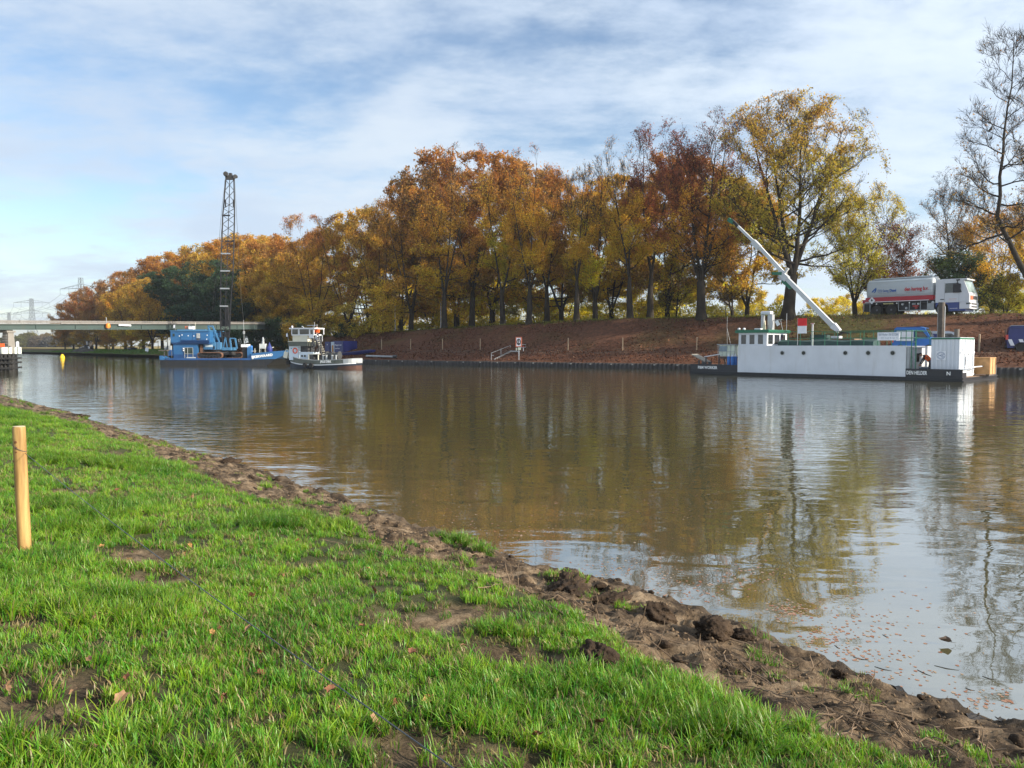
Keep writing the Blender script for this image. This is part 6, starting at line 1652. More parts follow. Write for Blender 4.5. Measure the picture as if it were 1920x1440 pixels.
    skin_body('jacket', [(0, 0, .90), (0, 0, 1.12), (0, 0, 1.34), (-.22, 0, 1.37), (-.31, -.10, 1.08), (-.25, -.2, .98), (.22, 0, 1.37), (.29, -.05, 1.08), (.23, -.17, .98)], [(0, 1), (1, 2), (2, 3), (3, 4), (4, 5), (2, 6), (6, 7), (7, 8)], [(.19, .15), (.185, .15), (.20, .155), .09, .075, .06, .09, .075, .06], M_ORANGE, P)
    head(P, (0, -.02, 1.60), (-.3, -1, 0)); hand(P, (-.22, -.25, .95), (.3, -.9, -.2)); hand(P, (.20, -.22, .95), (-.3, -.9, -.2))
    q = F.px(541, 640, 1.5)
    T2 = thing('small_flag', 'small white flag on a thin staff at the left end of the tug', 'flag', F.w(q.x, 1.5, q.z), F.ang)
    m = MB(); m.bar((0, 0, 0), (-.12, 0, .95), .03); m.build('flag_staff', M_STEEL, T2); flag_mesh(T2, 'flag_cloth', .22, .35, M_CLOTH, (-.30, 0, .5))
tug()

# ================================================================== BLUE PONTOON WITH CABIN AND CRAWLER CRANE
M_VBLUE = pm('vessel_blue', (.024, .108, .255), .42, 0, .10, .6, 0, (.05, .09, .15), .35, True)
M_VBLUE2 = pm('vessel_dark_blue', (.014, .060, .18), .45, 0, .15, .8, 0, (.06, .06, .06), .3, True)
M_CRANEBLUE = pm('crane_light_blue', (.050, .165, .31), .45, 0, .12, .9, 0, (.10, .08, .06), .35, True)
M_RUST = pm('rusty_track', (.14, .070, .042), .85, 0, .4, 2.5, .4)
M_LATT = pm('lattice_black', (.010, .011, .014), .7, 0, .3, 2)
M_LATTG = pm('lattice_grey', (.045, .043, .042), .6, .2, .2, 2)
M_PLAINGLASS = glass_mat('cabin_glass', (.035, .05, .045))
VF = Fr(at_z(300, 685.8, 0), at_z(500, 685.8, 0))
def vessel():
    F = VF; T = thing('crane_pontoon', 'blue work pontoon with raised bow and dark hull moored left of the white tug', 'pontoon', F.o, F.ang)
    Z = F.Z; X = F.X; BWd = 7.5
    prof = [(X(305), -.5), (X(492), -.5), (X(500), .02), (X(516), Z(673.7, 516)), (X(516), Z(673.7, 516) + .0), (X(470), Z(674.2, 470)), (X(300), Z(675.5, 300)), (X(299.5), .1)]
    m = MB(); m.prism(prof, 'y', 0, BWd); m.build('hull', pm('pontoon_hull', (.010, .012, .016), .55, 0, .3, .8, 0, (.07, .045, .03), .5, True), T)
    m = MB(); m.prism([(X(470), Z(674.1, 470)), (X(516), Z(673.5, 516) + .02), (X(536), Z(664.8, 536)), (X(538), Z(657, 538)), (X(515), Z(658.6, 515)), (X(471), Z(662.8, 471))], 'y', -.06, BWd + .06); m.build('bow', M_VBLUE, T)
    m = MB(); m.box(X(309), X(469.8), -.05, .12, Z(675.2, 380), Z(671.6, 380)); m.build('side_coaming', M_VBLUE2, T)
    m = MB(); m.prism([(X(299), Z(675, 300) + .002), (X(312), Z(675, 300) + .002), (X(303), Z(668, 300)), (X(299), Z(667, 300))], 'y', -.05, 2.2); m.build('stern_plate', M_VBLUE, T)
    m = MB(); m.box(X(300), X(470), .13, BWd - .1, Z(675, 380) - .02, Z(674, 380)); m.build('deck', M_DECK, T)
    # cabin: lower and overhanging upper storey
    y0 = 1.2; y1 = 5.6
    def bx(nm, u0, u1, v0, v1, ya, yb, mt, par=T):
        uc = (u0 + u1) / 2; m = MB(); m.box(X(u0, ya), X(u1, ya), ya, yb, Z(v1, uc, ya), Z(v0, uc, ya)); return m.build(nm, mt, par)
    lo = bx('lower_cabin', 325, 370.5, 644.8, 672, y0 + .25, y1, M_VBLUE)
    bx('skirting', 325.2, 370.6, 664.5, 672, y0 + .20, y0 + .249, M_VBLUE2)
    bx('storey_band', 322, 392, 642.4, 645, y0 + .1, y1 + .1, M_VBLUE2)
    up = bx('upper_cabin', 320.5, 393.5, 621, 642.3, y0, y1, M_VBLUE)
    bx('roof', 319.5, 394, 619.4, 621, y0 - .1, y1 + .1, M_CRANEBLUE)
    bx('roof_coaming', 333, 386, 617.8, 619.4, y0 + .6, y1 - .4, M_CRANEBLUE)
    # pressed panels, doors and windows of the upper storey
    for u0, u1 in ((339, 360.5), (362, 368), (376.5, 392)): bx('panel', u0, u1, 624, 637.5, y0 - .04, y0 - .001, M_VBLUE, up)
    m = MB(); a0, a1 = X(341, y0), X(393, y0); zz = Z(637.8, 360, y0); m.prism([(y0 - .001, zz), (y0 - .22, zz - .05), (y0 - .001, zz - .35)], 'x', a0, a1); m.build('shade_wedge', M_VBLUE2, up)  # darker blue wedge standing in for the underside shade of the recess
    w = bx('window', 324.5, 328, 625.5, 631, y0 - .03, y0 - .001, M_PLAINGLASS, up)
    w = bx('vent_box', 369, 375, 624.8, 634, y0 - .10, y0 - .002, M_GREY, up); bx('vent_box', 369.3, 374.5, 635, 639.5, y0 - .06, y0 - .002, M_DKGREY, up)
    for u, v in ((337, 630), (342, 628), (353.5, 629.5), (364, 630), (389, 628.5), (388, 636)): bx('notice', u - .8, u + .8, v - 1, v + 1, y0 - .055, y0 - .042, M_CLOTH, up)
    # glazed door with grid
    g = bx('window', 346, 362, 652, 671.5, y0 + .21, y0 + .249, M_PLAINGLASS, lo)
    for u in (346, 351.6, 361.5): bx('window_bar', u - .35, u + .35, 651.5, 671.5, y0 + .16, y0 + .2, M_GREY, g)
    for v in (652, 663.2): bx('window_bar', 346.4, 361.2, v - .35, v + .35, y0 + .165, y0 + .195, M_GREY, g)
    for v in (653.5, 657): bx('switch_box', 343, 345.5, v - 1.2, v + 1.2, y0 + .16, y0 + .249, M_CLOTH, lo)
    bx('doorway', 371, 380, 646, 672, y0 + .6, y1 - .5, pm('dark_doorway', (.012, .012, .016), .7), T)
    bx('rusty_plate', 375, 379, 648, 671, y0 + .5, y0 + .59, M_RUST, T)
    # stern rails and gear
    bx('stern_platform', 297, 312, 656, 658, .3, 4, M_OLDWOOD, T)
    bx('locker', 316, 320.2, 648, 656, 1.2, 2.2, M_GREY, T); bx('locker', 308, 312, 648.5, 655.5, 1.5, 2.4, M_GREY, T)
    bx('locker_base', 314, 321, 656.2, 667, 1.1, 2.6, M_VBLUE2, T)
    m = MB(); a = F.px(312, 666, .4)
    for u in (305, 312, 319): m.cyl((X(u), .4, Z(674, u, .4)), (X(u), .4, Z(657.5, u, .4)), .04, n=6)
    m.build('stern_rail', M_DKGREY, T)
    q = F.px(357, 672, .3); m = MB(); m.cyl((q.x - .5, .5, q.z), (q.x + .5, .5, q.z), .16, n=10); m.cbox((q.x, .5, q.z - .12), (1.0, .5, .16)); m.build('mooring_winch', M_GREY, T, True)
    bx('dark_post', 454.5, 462.5, 651, 671.8, .4, 1.0, pm('post_black', (.012, .012, .014), .7), T)
    bx('blue_post', 463.4, 470, 651, 673.5, .2, .7, M_VBLUE, T)
    bx('white_cover', 452, 463, 645.5, 650.8, .8, 2.0, M_CLOTH, T)
    m = MB()
    for u in (471, 478): q = F.px(u, 658, .5); m.cyl((q.x, .5, Z(664, u, .5)), (q.x, .5, Z(653, u, .5)), .03, n=5)
    a, b = F.px(470, 658.4, .5), F.px(480, 658.4, .5); m.tube([a, b], .03, 5); m.build('fore_rail', M_CREAM, T)
    q0, q1 = X(472), X(511.5); zc = Z(667.6, 492)
    o = lettering('IJKERWAARD', .40, M_LETTER, T, ((q0 + q1) / 2, -.085, zc), width=(q1 - q0), extrude=.008, offset=.016)
    sl = math.atan2(Z(664.5, 511) - Z(669.5, 472), q1 - q0); o.rotation_euler = (math.pi / 2, -sl, 0)
    # things standing on the pontoon
    def st(nm, lab, cat, u, v, y, group=None): q = F.px(u, v, y); return thing(nm, lab, cat, F.w(q.x, y, q.z), F.ang, group), q
    for u, w in ((467, 'left'), (471.5, 'right')):
        t, q = st('barrel', 'bright blue drum behind the bow letters of the pontoon, %s of the two' % w, 'barrel', u, 661, 1.4, 'blue drums on the pontoon'); m = MB(); m.lathe([(.13, 0), (.15, .05), (.15, .7), (.10, .82), (.04, .86)], 12); m.build('body', M_BLUEP, t, True)
    t, q = st('signal_cabinet', 'pale cabinet on legs with a lantern on top near the pontoon bow', 'cabinet', 493.5, 661, 1.6); s = 1 / 15.6
    m = MB(); m.box(-.36, .36, -.3, .3, .48, 1.06); m.build('box', pm('cabinet_pale', (.50, .52, .50), .5), t)
    m = MB()
    for x in (-.33, .33):
        for y in (-.27, .27): m.bar((x, y, 0), (x, y, .5), .05)
    m.build('stand', M_CREAM, t); m = MB(); m.lathe([(.17, 1.06), (.17, 1.3), (.12, 1.36), (.14, 1.5), (.12, 1.78), (.03, 1.86)], 10); m.build('lantern', M_GREY, t, True)
    t, q = st('covered_capstan', 'navy tarpaulin covered capstan at the pontoon bow', 'capstan', 505.5, 659.5, 1.6); m = MB(); m.lathe([(.30, 0), (.36, .2), (.34, .5), (.18, .72), (.06, 1.05), (.02, 1.15)], 12); m.build('cover', pm('navy_tarp', (.012, .025, .16), .6, 0, .3, 4), t, True); m = MB(); m.bar((.2, 0, .45), (.5, 0, .55), .1); m.build('handle', M_CREAM, t)
    t, q = st('small_flag', 'white flag on a staff at the left end of the blue cabin roof', 'flag', 328.5, 619.4, 2.0); m = MB(); m.cyl((0, 0, 0), (0, 0, .85), .02, n=5); m.build('flag_staff', M_STEEL, t); flag_mesh(t, 'flag_cloth', .2, .38, M_CLOTH, (-.2, 0, .28))
    for u, w in ((347.8, 'left'), (350.8, 'right')):
        t, q = st('marker_light', 'orange red signal light on the blue cabin roof, %s of the pair' % w, 'signal light', u, 617.9, 2.2); m = MB(); m.cyl((0, 0, 0), (0, 0, .42), .06, n=8); m.build('lamp', pm('orange_red', (.55, .11, .05), .5), t, True); m = MB(); m.box(-.08, .08, -.08, .08, -.02, .05); m.build('base', M_GREY, t)
    t, q = st('roof_tank', 'white box tank standing on the blue cabin roof', 'tank', 359.5, 617.9, 2.2); m = MB(); m.box(-.26, .26, -.3, .3, .03, .40); m.build('box', M_CLOTH, t); m = MB(); m.box(-.29, .29, -.33, .33, .40, .44); m.build('lid', M_GREY, t); m = MB(); m.cyl((-.24, 0, .4), (-.24, 0, .75), .02, n=5); m.build('vent', M_STEEL, t)
    # second white box on the coaming, right aerial
    t, q = st('whip_aerial', 'thin pale aerial at the right half of the blue cabin roof', 'aerial', 366.5, 619.4, 2.2); m = MB(); m.cyl((0, 0, 0), (0, 0, .95), .018, n=5); m.build('rod', M_CREAM, t)
vessel()

def crawler_crane():
    F = VF; yc = 3.2; X = lambda u, y=yc: F.X(u, y); Z = lambda v, u, y=yc: F.Z(v, u, y)
    z0 = Z(671.8, 420); c = X(413)
    T = thing('crawler_crane', 'crawler crane with light blue house, rusty tracks and tall lattice mast on the pontoon', 'crane', F.w(c, yc, z0), F.ang)
    def lx(u, y): return F.X(u, yc + y) - c
    def lz(v, u=413, y=0): return F.Z(v, u, yc + y) - z0
    # tracks
    for y, u0, u1, w in ((-1.5, 371, 418, .6), (1.2, 410, 456, .6)):
        a, b = lx(u0, y), lx(u1, y); h = .75; r = h / 2
        out = [(a + r + r * math.cos(t), r + r * math.sin(t)) for t in np.linspace(math.pi / 2, 1.5 * math.pi, 8)] + [(b - r + r * math.cos(t), r + r * math.sin(t)) for t in np.linspace(-math.pi / 2, math.pi / 2, 8)]
        k = .80; inn = [((x - (a + b) / 2) * .955 + (a + b) / 2, (z - r) * k + r) for x, z in out]
        m = MB(); n = len(out); secs = []
        m.loft([[(x, y - w / 2, z) for x, z in out], [(x, y + w / 2, z) for x, z in out], [(x, y + w / 2, z) for x, z in inn], [(x, y - w / 2, z) for x, z in inn], [(x, y - w / 2, z) for x, z in out]], caps=False)
        tr = m.build('track', M_RUST, T)
        m = MB()
        for i in range(7): xx = a + r + (b - a - 2 * r) * i / 6; m.cyl((xx, y - w / 2 + .06, r * .78 if 0 < i < 6 else r), (xx, y + w / 2 - .06, r * .78 if 0 < i < 6 else r), .17 if 0 < i < 6 else .27, n=12)
        m.box(a + .4, b - .4, y - .1, y + .1, .3, .55); m.build('track_rollers', M_LATT, tr)
    m = MB(); m.box(lx(385, 0), lx(436, 0), -1.2, 1.0, .42, .80); m.cyl((lx(410, 0), -.1, .8), (lx(410, 0), -.1, .98), .8, n=18); m.build('undercarriage', M_DKGREY, T)
    # house with chamfered counterweight
    y = -1.1
    m = MB(); a, b = lx(380, y), lx(405, y); zt, zb = lz(642.5, 395, y), lz(656, 395, y); m.bbox(a, b, -1.1, 1.3, zb, zt, .06); h = m.build('engine_house', M_CRANEBLUE, T)
    m = MB(); m.bbox(b + .003, lx(414.5, y), -1.1, 1.2, zb, zt + .05, .08); m.build('operator_cab', M_CRANEBLUE, T)
    m = MB(); m.box(lx(384.5, y), lx(399, y), -1.135, -1.101, lz(650.5, 390, y), lz(646.6, 390, y)); m.build('house_sign', pm('faded_sign', (.46, .55, .62), .6, 0, .3, 6), h)
    m = MB(); m.box(lx(400.5, y), lx(402.5, y), -1.135, -1.101, lz(654, 390, y), lz(649, 390, y)); m.build('house_door', M_LATT, h)
    for i in range(4):
        m = MB(); m.box(lx(383 + i * 5, y), lx(386 + i * 5, y), -1.13, -1.101, lz(655, 390, y), lz(653.4, 390, y)); m.build('grille', M_VBLUE2, h)
    m = MB(); m.bbox(lx(376, 0), lx(379.9, 0), -.9, 1.1, zb + .05, zt - .1, .1); m.build('counterweight', M_VBLUE2, T)
    m = MB(); m.box(lx(392, 0), lx(405, 0), -.6, .6, zt, lz(637.5, 398)); m.build('winch_drums', M_DKGREY, T)
    # gantry
    m = MB(); P = lambda u, v, y: (lx(u, y), y, lz(v, u, y))
    for y in (-.8, .7):
        m.bar(P(391, 611.5, y), P(404, 645, y), .14); m.bar(P(400, 611.5, y), P(413, 645, y), .14); m.bar(P(391, 611.5, y), P(400, 611.5, y), .14); m.bar(P(397.3, 629, y), P(409, 629.3, y), .10); m.bar(P(391.5, 613, y), P(391.5, 643, y), .06)
    m.bar(P(391, 611.5, -.8), P(391, 611.5, .7), .14); m.bar(P(400, 611.5, -.8), P(400, 611.5, .7), .14); m.build('gantry', M_CRANEBLUE, T)
    m = MB()
    for y in (-.6, .8):
        m.bar(P(431.5, 634.5, y), P(434, 654, y), .16); m.bar(P(441.5, 634.5, y), P(444.5, 654, y), .16); m.bar(P(431.5, 634.5, y), P(441.5, 634.5, y), .14)
        m.bar(P(423, 632, y), P(419, 654, y), .12); m.bar(P(423, 632, y), P(427, 654, y), .12)
    m.build('boom_support', M_CRANEBLUE, T)
    m = MB(); m.bbox(lx(416, -.9), lx(434, -.9), -.95, .9, lz(657, 425), lz(651.5, 425), .05); m.build('boom_foot_frame', M_CRANEBLUE, T)
    # lattice mast: stations (v, u left, u right); hung from four chords
    st = [(655, 417.5, 429.5), (632, 417, 430), (612, 414.5, 432), (574, 415, 434), (540, 416, 437), (508, 417.2, 440), (474, 418.6, 441.6), (452, 420, 442.5), (404, 422.5, 444.5), (378, 425.5, 444.8), (337, 428.8, 444.5)]
    ch = []
    for v, a, b in st:
        d = .62 if v > 380 else .45
        ch.append([Vector(P(a, v, -d)), Vector(P(b, v, -d)), Vector(P(b, v, d)), Vector(P(a, v, d))])
    def lace(i0, i1, n, name, mt):
        m = MB()
        for i in range(i0, i1):
            A, B = ch[i], ch[i + 1]
            for k in range(4): m.bar(A[k], B[k], .12)
            N = max(2, int((B[0] - A[0]).length / 1.0))
            for j in range(N):
                t0, t1 = j / N, (j + 1) / N
                for k in range(4):
                    a, b = A[k].lerp(B[k], t0), A[(k + 1) % 4].lerp(B[(k + 1) % 4], t1)
                    c, d = A[(k + 1) % 4].lerp(B[(k + 1) % 4], t0), A[k].lerp(B[k], t1)
                    if j % 2: m.bar(a, b, .055)
                    else: m.bar(c, d, .055)
        # inner guide
        for i in range(i0, i1):
            A = (ch[i][0] + ch[i][1]) / 2; B = (ch[i + 1][0] + ch[i + 1][1]) / 2; m.bar(A, B, .07); 
            A = (ch[i][2] + ch[i][3]) / 2; B = (ch[i + 1][2] + ch[i + 1][3]) / 2; m.bar(A, B, .07)
        return m.build(name, mt, T)
    lace(0, 5, 1, 'lower_mast', M_LATT); lace(5, 10, 1, 'upper_mast', M_LATTG)
    for v, a, b, mt in ((574, 414, 429, M_STEEL), (541, 415, 432, M_STEEL), (508, 416.5, 434, M_STEEL), (475.5, 418, 435, M_STEEL), (452, 426, 443, M_LATT), (404, 421.5, 436, M_LATT)):
        m = MB(); p0, p1 = P(a, v, -.68), P(b, v, -.68); m.bar(p0, p1, .16, .16); p0, p1 = P(a, v, .68), P(b, v, .68); m.bar(p0, p1, .16, .16); m.build('cross_frame', mt, T)
    m = MB()
    m.bar(P(427, 575, 0), P(427, 612, 0), .45, .4); m.bar(P(417, 632, 0), P(419, 656, 0), .42, .5); m.bar(P(427.5, 632, 0), P(425, 656, 0), .42, .5); m.bar(P(415, 606, 0), P(432, 606, 0), .55, .8); m.bar(P(416, 628, 0), P(431, 628, 0), .3, .8)
    m.build('pile_hammer', M_LATT, T)
    m = MB(); m.bar(P(429.5, 333, 0), P(445, 333, 0), .36, .5); m.bar(P(427.5, 328, -.3), P(433, 328, -.3), .45, .3); m.bar(P(436, 328, .2), P(441, 328, .2), .4, .4); m.bar(P(442, 331, 0), P(451, 331.5, 0), .26, .26); m.cyl(P(429.5, 326, -.3), P(429.5, 326, .3), .3, n=12); m.cyl(P(447, 331, -.2), P(447, 331, .2), .26, n=12); m.build('mast_head', M_LATTG, T)
    m = MB(); m.box(lx(426.8, -.7), lx(428.2, -.7), -.7, -.5, lz(390, 427), lz(376, 427)); m.box(lx(441.6, -.7), lx(443, -.7), -.7, -.5, lz(390, 442), lz(376, 442)); m.build('mast_lamps', M_LATT, T)
    m = MB()
    m.tube([P(446, 334, 0), P(449.5, 440, 0), P(452, 530, 0), P(457.5, 600, 0)], .018, 4); m.tube([P(429, 334, 0), P(420, 400, 0), P(414, 460, 0), P(396, 611, 0)], .018, 4); m.tube([P(431, 334, .4), P(421, 420, .4), P(400, 611.5, .4)], .018, 4)
    m.build('crane_ropes', M_LATT, T)
    m = MB(); m.tube([P(457.5, 600, 0), P(458, 621, 0)], .02, 4); m.tube([P(458, 626, 0), P(458, 646, 0)], .02, 4); q = P(458, 623.5, 0); m.cbox(q, (.2, .16, .36)); m.build('hook_block', M_GREY, T)
crawler_crane()
# ================================================================== BRIDGE AND ITS GUARD
def bridge():
    M_G = pm('bridge_green_grey', (.050, .075, .072), .5, 0, .12, .5, 0, (.09, .075, .06), .3, True)
    M_CONC = pm('concrete', (.20, .185, .165), .85, 0, .15, 1.2, .2, (.16, .14, .12), .5, True)
    M_RAILP = pm('pale_rail', (.19, .18, .17), .5, 0, .1, 2)
    A = at_y(0, 648, 72.0); B = at_y(512, 648, 122.0); F = Fr(A, B); L = F.L
    T = thing('canal_bridge', 'long low grey green girder bridge with pale railing crossing the canal at left', 'bridge', F.o, F.ang)
    xa = -30.0
    def prof(x): t = x / L; zb = 3.92 + 1.12 * t; zt = 4.42 + 1.38 * t; return zb, zt
    Lr = L + 5
    for nm, y0, y1 in (('near_girder', 0, .35), ('far_girder', 3.6, 3.95)):
        m = MB(); xs = np.linspace(xa, Lr, 12); m.loft([[(x, y0, prof(x)[0]), (x, y1, prof(x)[0]), (x, y1, prof(x)[1]), (x, y0, prof(x)[1])] for x in xs]); g = m.build('girder', M_G, T)
        if y0 == 0:
            m = MB(); m.loft([[(x, y0 - .12, prof(x)[0] - .03), (x, y1, prof(x)[0] - .03), (x, y1, prof(x)[0] + .05), (x, y0 - .12, prof(x)[0] + .05)] for x in xs]); m.build('bottom_flange', M_G, g)
            m = MB(); m.loft([[(x, y0 - .14, prof(x)[1] - .05), (x, y1, prof(x)[1] - .05), (x, y1, prof(x)[1] + .02), (x, y0 - .14, prof(x)[1] + .02)] for x in xs]); m.build('top_flange', M_G, g)
            p0 = None
            for x in np.arange(xa + 3, Lr, 5.2):
                zb, zt = prof(x)
                if p0 is None: q = MB(); q.box(-.03, .03, -.11, 0, 0, 1); p0 = q.build('stiffener', M_G, g)
                o = p0 if x < xa + 4 else p0.copy()
                if o is not p0: COL.objects.link(o)
                o.location = (x, 0, zb + .05); o.scale = (1, 1, zt - zb - .1)
    m = MB(); xs = np.linspace(xa, Lr, 12); m.loft([[(x, -.2, prof(x)[1] + .021), (x, 4.15, prof(x)[1] + .021), (x, 4.15, prof(x)[1] + .07), (x, -.2, prof(x)[1] + .07)] for x in xs]); m.build('deck', M_CONC, T)
    for y in (-.1, 4.05):
        m = MB()
        for h, r in ((.18, .02), (.36, .022), (.27, .018)): m.loft([[(x, y - .03, prof(x)[1] + h - r), (x, y + .03, prof(x)[1] + h - r), (x, y + .03, prof(x)[1] + h + r), (x, y - .03, prof(x)[1] + h + r)] for x in xs])
        r_ = m.build('railing', M_RAILP, T)
        p0 = None
        for x in np.arange(xa + 1, Lr, 2.6):
            if p0 is None: q = MB(); q.box(-.03, .03, -.03, .03, 0, .26); p0 = q.build('rail_post', M_RAILP, r_); o = p0
            else: o = p0.copy(); COL.objects.link(o)
            o.location = (x, y, prof(x)[1] + .14)
    # pale parapet board on the right two thirds
    m = MB(); xs2 = np.linspace(F.X(112), Lr, 10); m.loft([[(x, -.27, prof(x)[1] + .03), (x, -.21, prof(x)[1] + .03), (x, -.21, prof(x)[1] + .15), (x, -.27, prof(x)[1] + .15)] for x in xs2]); m.build('parapet_board', M_RAILP, T)
    # pier: column, cap, bearing
    x = F.X(22); zb = prof(x)[0]
    cz = F.Z(623.5, 16)
    m = MB(); m.loft([[(x - .38 * k, .34 - .36 * k, z), (x + .38 * k, .34 - .36 * k, z), (x + .38 * k, .34 + .36 * k, z), (x - .38 * k, .34 + .36 * k, z)] for z, k in ((-1.5, 1.25), (1.2, 1.2), (cz, .85))]); pier = m.build('pier', M_CONC, T)
    for i in range(7):
        zz = 1.75 + i * .27; m = MB(); m.box(x - .44, x - .40, .08, .58, zz, zz + .05); m.build('ladder_step', M_GREY, pier)
    m = MB(); m.box(x - .55, x + .45, -.08, 3.9, cz, zb - .12); m.box(x - .4, x + .3, .1, 3.6, zb - .12, zb - .03); m.build('pier_cap', M_CONC, T); m = MB(); m.loft([[(x - .3, 2.6 - k, z), (x + .3, 2.6 - k, z), (x + .3, 3.1 - k, z), (x - .3, 3.1 - k, z)] for z, k in ((-1.5, .5), (cz, .9))]); m.build('pier_leg', M_CONC, T)
    # right abutment
    m = MB(); m.box(Lr + 1.5, Lr + 4, .3, 3.6, 0, prof(Lr)[0] - .04); m.build('abutment', M_G, T)
    # amber light and white plate hung on the girder
    q = F.px(200, 612.5, -.2)
    t = thing('amber_light', 'amber navigation light hanging on the bridge girder', 'light', F.w(q.x, -.22, q.z), F.ang); m = MB(); m.lathe([(.05, .42), (.22, .30), (.26, 0), (.20, -.15), (.05, -.2)], 12, (0, -.15, 0)); m.build('lamp', pm('amber_lamp', (.75, .22, .03), .4), t, True); m = MB(); m.bar((0, .05, .3), (0, .05, 1.05), .06); m.bar((0, .12, .34), (0, -.15, .34), .05); m.build('bracket', M_GREY, t)
    a = F.px(222, 608, -.2); b = F.px(245, 611.5, -.2)
    t = thing('white_plate', 'white rectangular name plate on the bridge girder', 'sign', F.w(a.x, -.2, b.z), F.ang); m = MB(); m.box(0, b.x - a.x, -.06, 0, 0, a.z - b.z); m.build('plate', M_CLOTH, t); m = MB(); m.box(.1, .16, 0, .2, .05, .15); m.box(b.x - a.x - .2, b.x - a.x - .14, 0, .2, .05, .15); m.build('bracket', M_GREY, t)
bridge()
def fender():
    M_T = pm('tarred_timber', (.012, .012, .012), .8, 0, .5, 2.0, .5, (.05, .045, .04), .4, True)
    C = at_z(23, 696, 0); A = at_z(-60, 696.5, 0); F = Fr(A, C); xc = F.L
    T = thing('guard_structure', 'black timber fender with three walings guarding the bridge pier', 'fender', F.o, F.ang)
    zt = F.Z(665.5, 20)
    D = 5.2
    p0 = None
    def pile(x, y):
        nonlocal p0
        if p0 is None: m = MB(); m.cyl((0, 0, -1.5), (0, 0, zt), .17, .15, 10); p0 = m.build('pile', M_T, T); o = p0
        else: o = p0.copy(); COL.objects.link(o)
        o.location = (x, y, 0)
    for x in np.arange(.1, xc + .05, .34): pile(x, .0)
    fx, fy = .95, 1.0
    E = at_y(45, 690, C.y + 3.2); ey = 3.2; ex = E.x - C.x
    for k in range(1, 10): pile(xc + ex * k / 9, ey * k / 9)
    for z in (.28, .78, 1.20):
        m = MB(); m.bar((-.2, -.24, z), (xc + .1, -.24, z), .20, .16); m.build('waling', M_T, T)
        m = MB(); m.bar((xc + .05, -.26, z), (xc + ex + .35, ey + .2, z), .20, .16); m.build('waling', M_T, T)
    m = MB(); m.prism([(-.1, -.1), (xc + .15, -.1), (xc + ex + .15, ey), (-.1, ey)], 'z', zt, zt + .10); m.build('top_platform', M_T, T)
    for i, (u, w, lab) in enumerate(((8, 13.5, 'widest white drum at the left edge of the photo on the black fender'), (19, 6.5, 'narrow white drum directly under the bridge column on the fender'), (29.5, 6.5, 'white drum second from the right on the black fender'), (36.3, 7, 'rightmost white drum on the black fender'))):
        y = 1.1; q = F.px(u, 660, y); r = w / 2 * 72 / F_PX
        t = thing('white_drum', lab, 'drum', F.w(q.x, y, zt + .10), F.ang, 'white drums on the fender'); m = MB(); m.lathe([(r, 0), (r, .56), (r * .94, .60)], 16); m.build('shell', pm('drum_white', (.62, .64, .56), .5, 0, .08, 2), t, True); m = MB(); m.lathe([(r * .95, .601), (r * .9, .63)], 16); m.build('lid', M_GREY, t)
    q = F.px(33, 650, 1.6); t = thing('signal_post', 'white signal lantern standing behind the rightmost drums on the fender', 'signal', F.w(q.x, 1.6, zt + .10), F.ang); m = MB(); m.box(-.10, .10, -.10, .10, .60, 1.10); m.prism([(-.12, 1.1), (.12, 1.1), (0, 1.2)], 'y', -.1, .1); m.build('lantern', M_WHITE, t); m = MB(); m.box(-.16, -.105, -.12, .12, .65, 1.1); m.build('shade', M_LATT, t); m = MB(); m.cyl((0, 0, 0), (0, 0, .6), .04, n=6); m.build('pole', M_GREY, t)
    q = F.px(1.5, 650, 1.2); t = thing('orange_board', 'orange warning board cut by the left edge of the photo on the fender', 'sign', F.w(q.x, 1.5, zt + .10), F.ang); m = MB(); m.box(-.3, .2, -.02, .02, .60, .98); m.build('board', pm('orange_board_paint', (.65, .12, .03), .5), t); m = MB(); m.cyl((-.05, .03, 0), (-.05, .03, .9), .03, n=6); m.build('post', M_GREY, t)
fender()
def buoy():
    p = at_z(117, 671.6, 0); T = thing('yellow_buoy', 'yellow cone topped buoy floating far left beyond the bridge', 'buoy', p)
    s = 1.0; T.scale = (.85, .85, .85); m = MB(); m.lathe([(.12, -.4), (.42, -.1), (.50, .10), (.48, .28), (.36, .55), (.22, .82), (.10, .92)], 16); m.build('body', pm('buoy_yellow', (.72, .46, .01), .45, 0, .08, 3), T, True); m = MB(); m.lathe([(.47, .06), (.50, .12), (.47, .18)], 16); m.build('float_ring', pm('buoy_yellow', (.72, .46, .01)), T, True)
buoy()

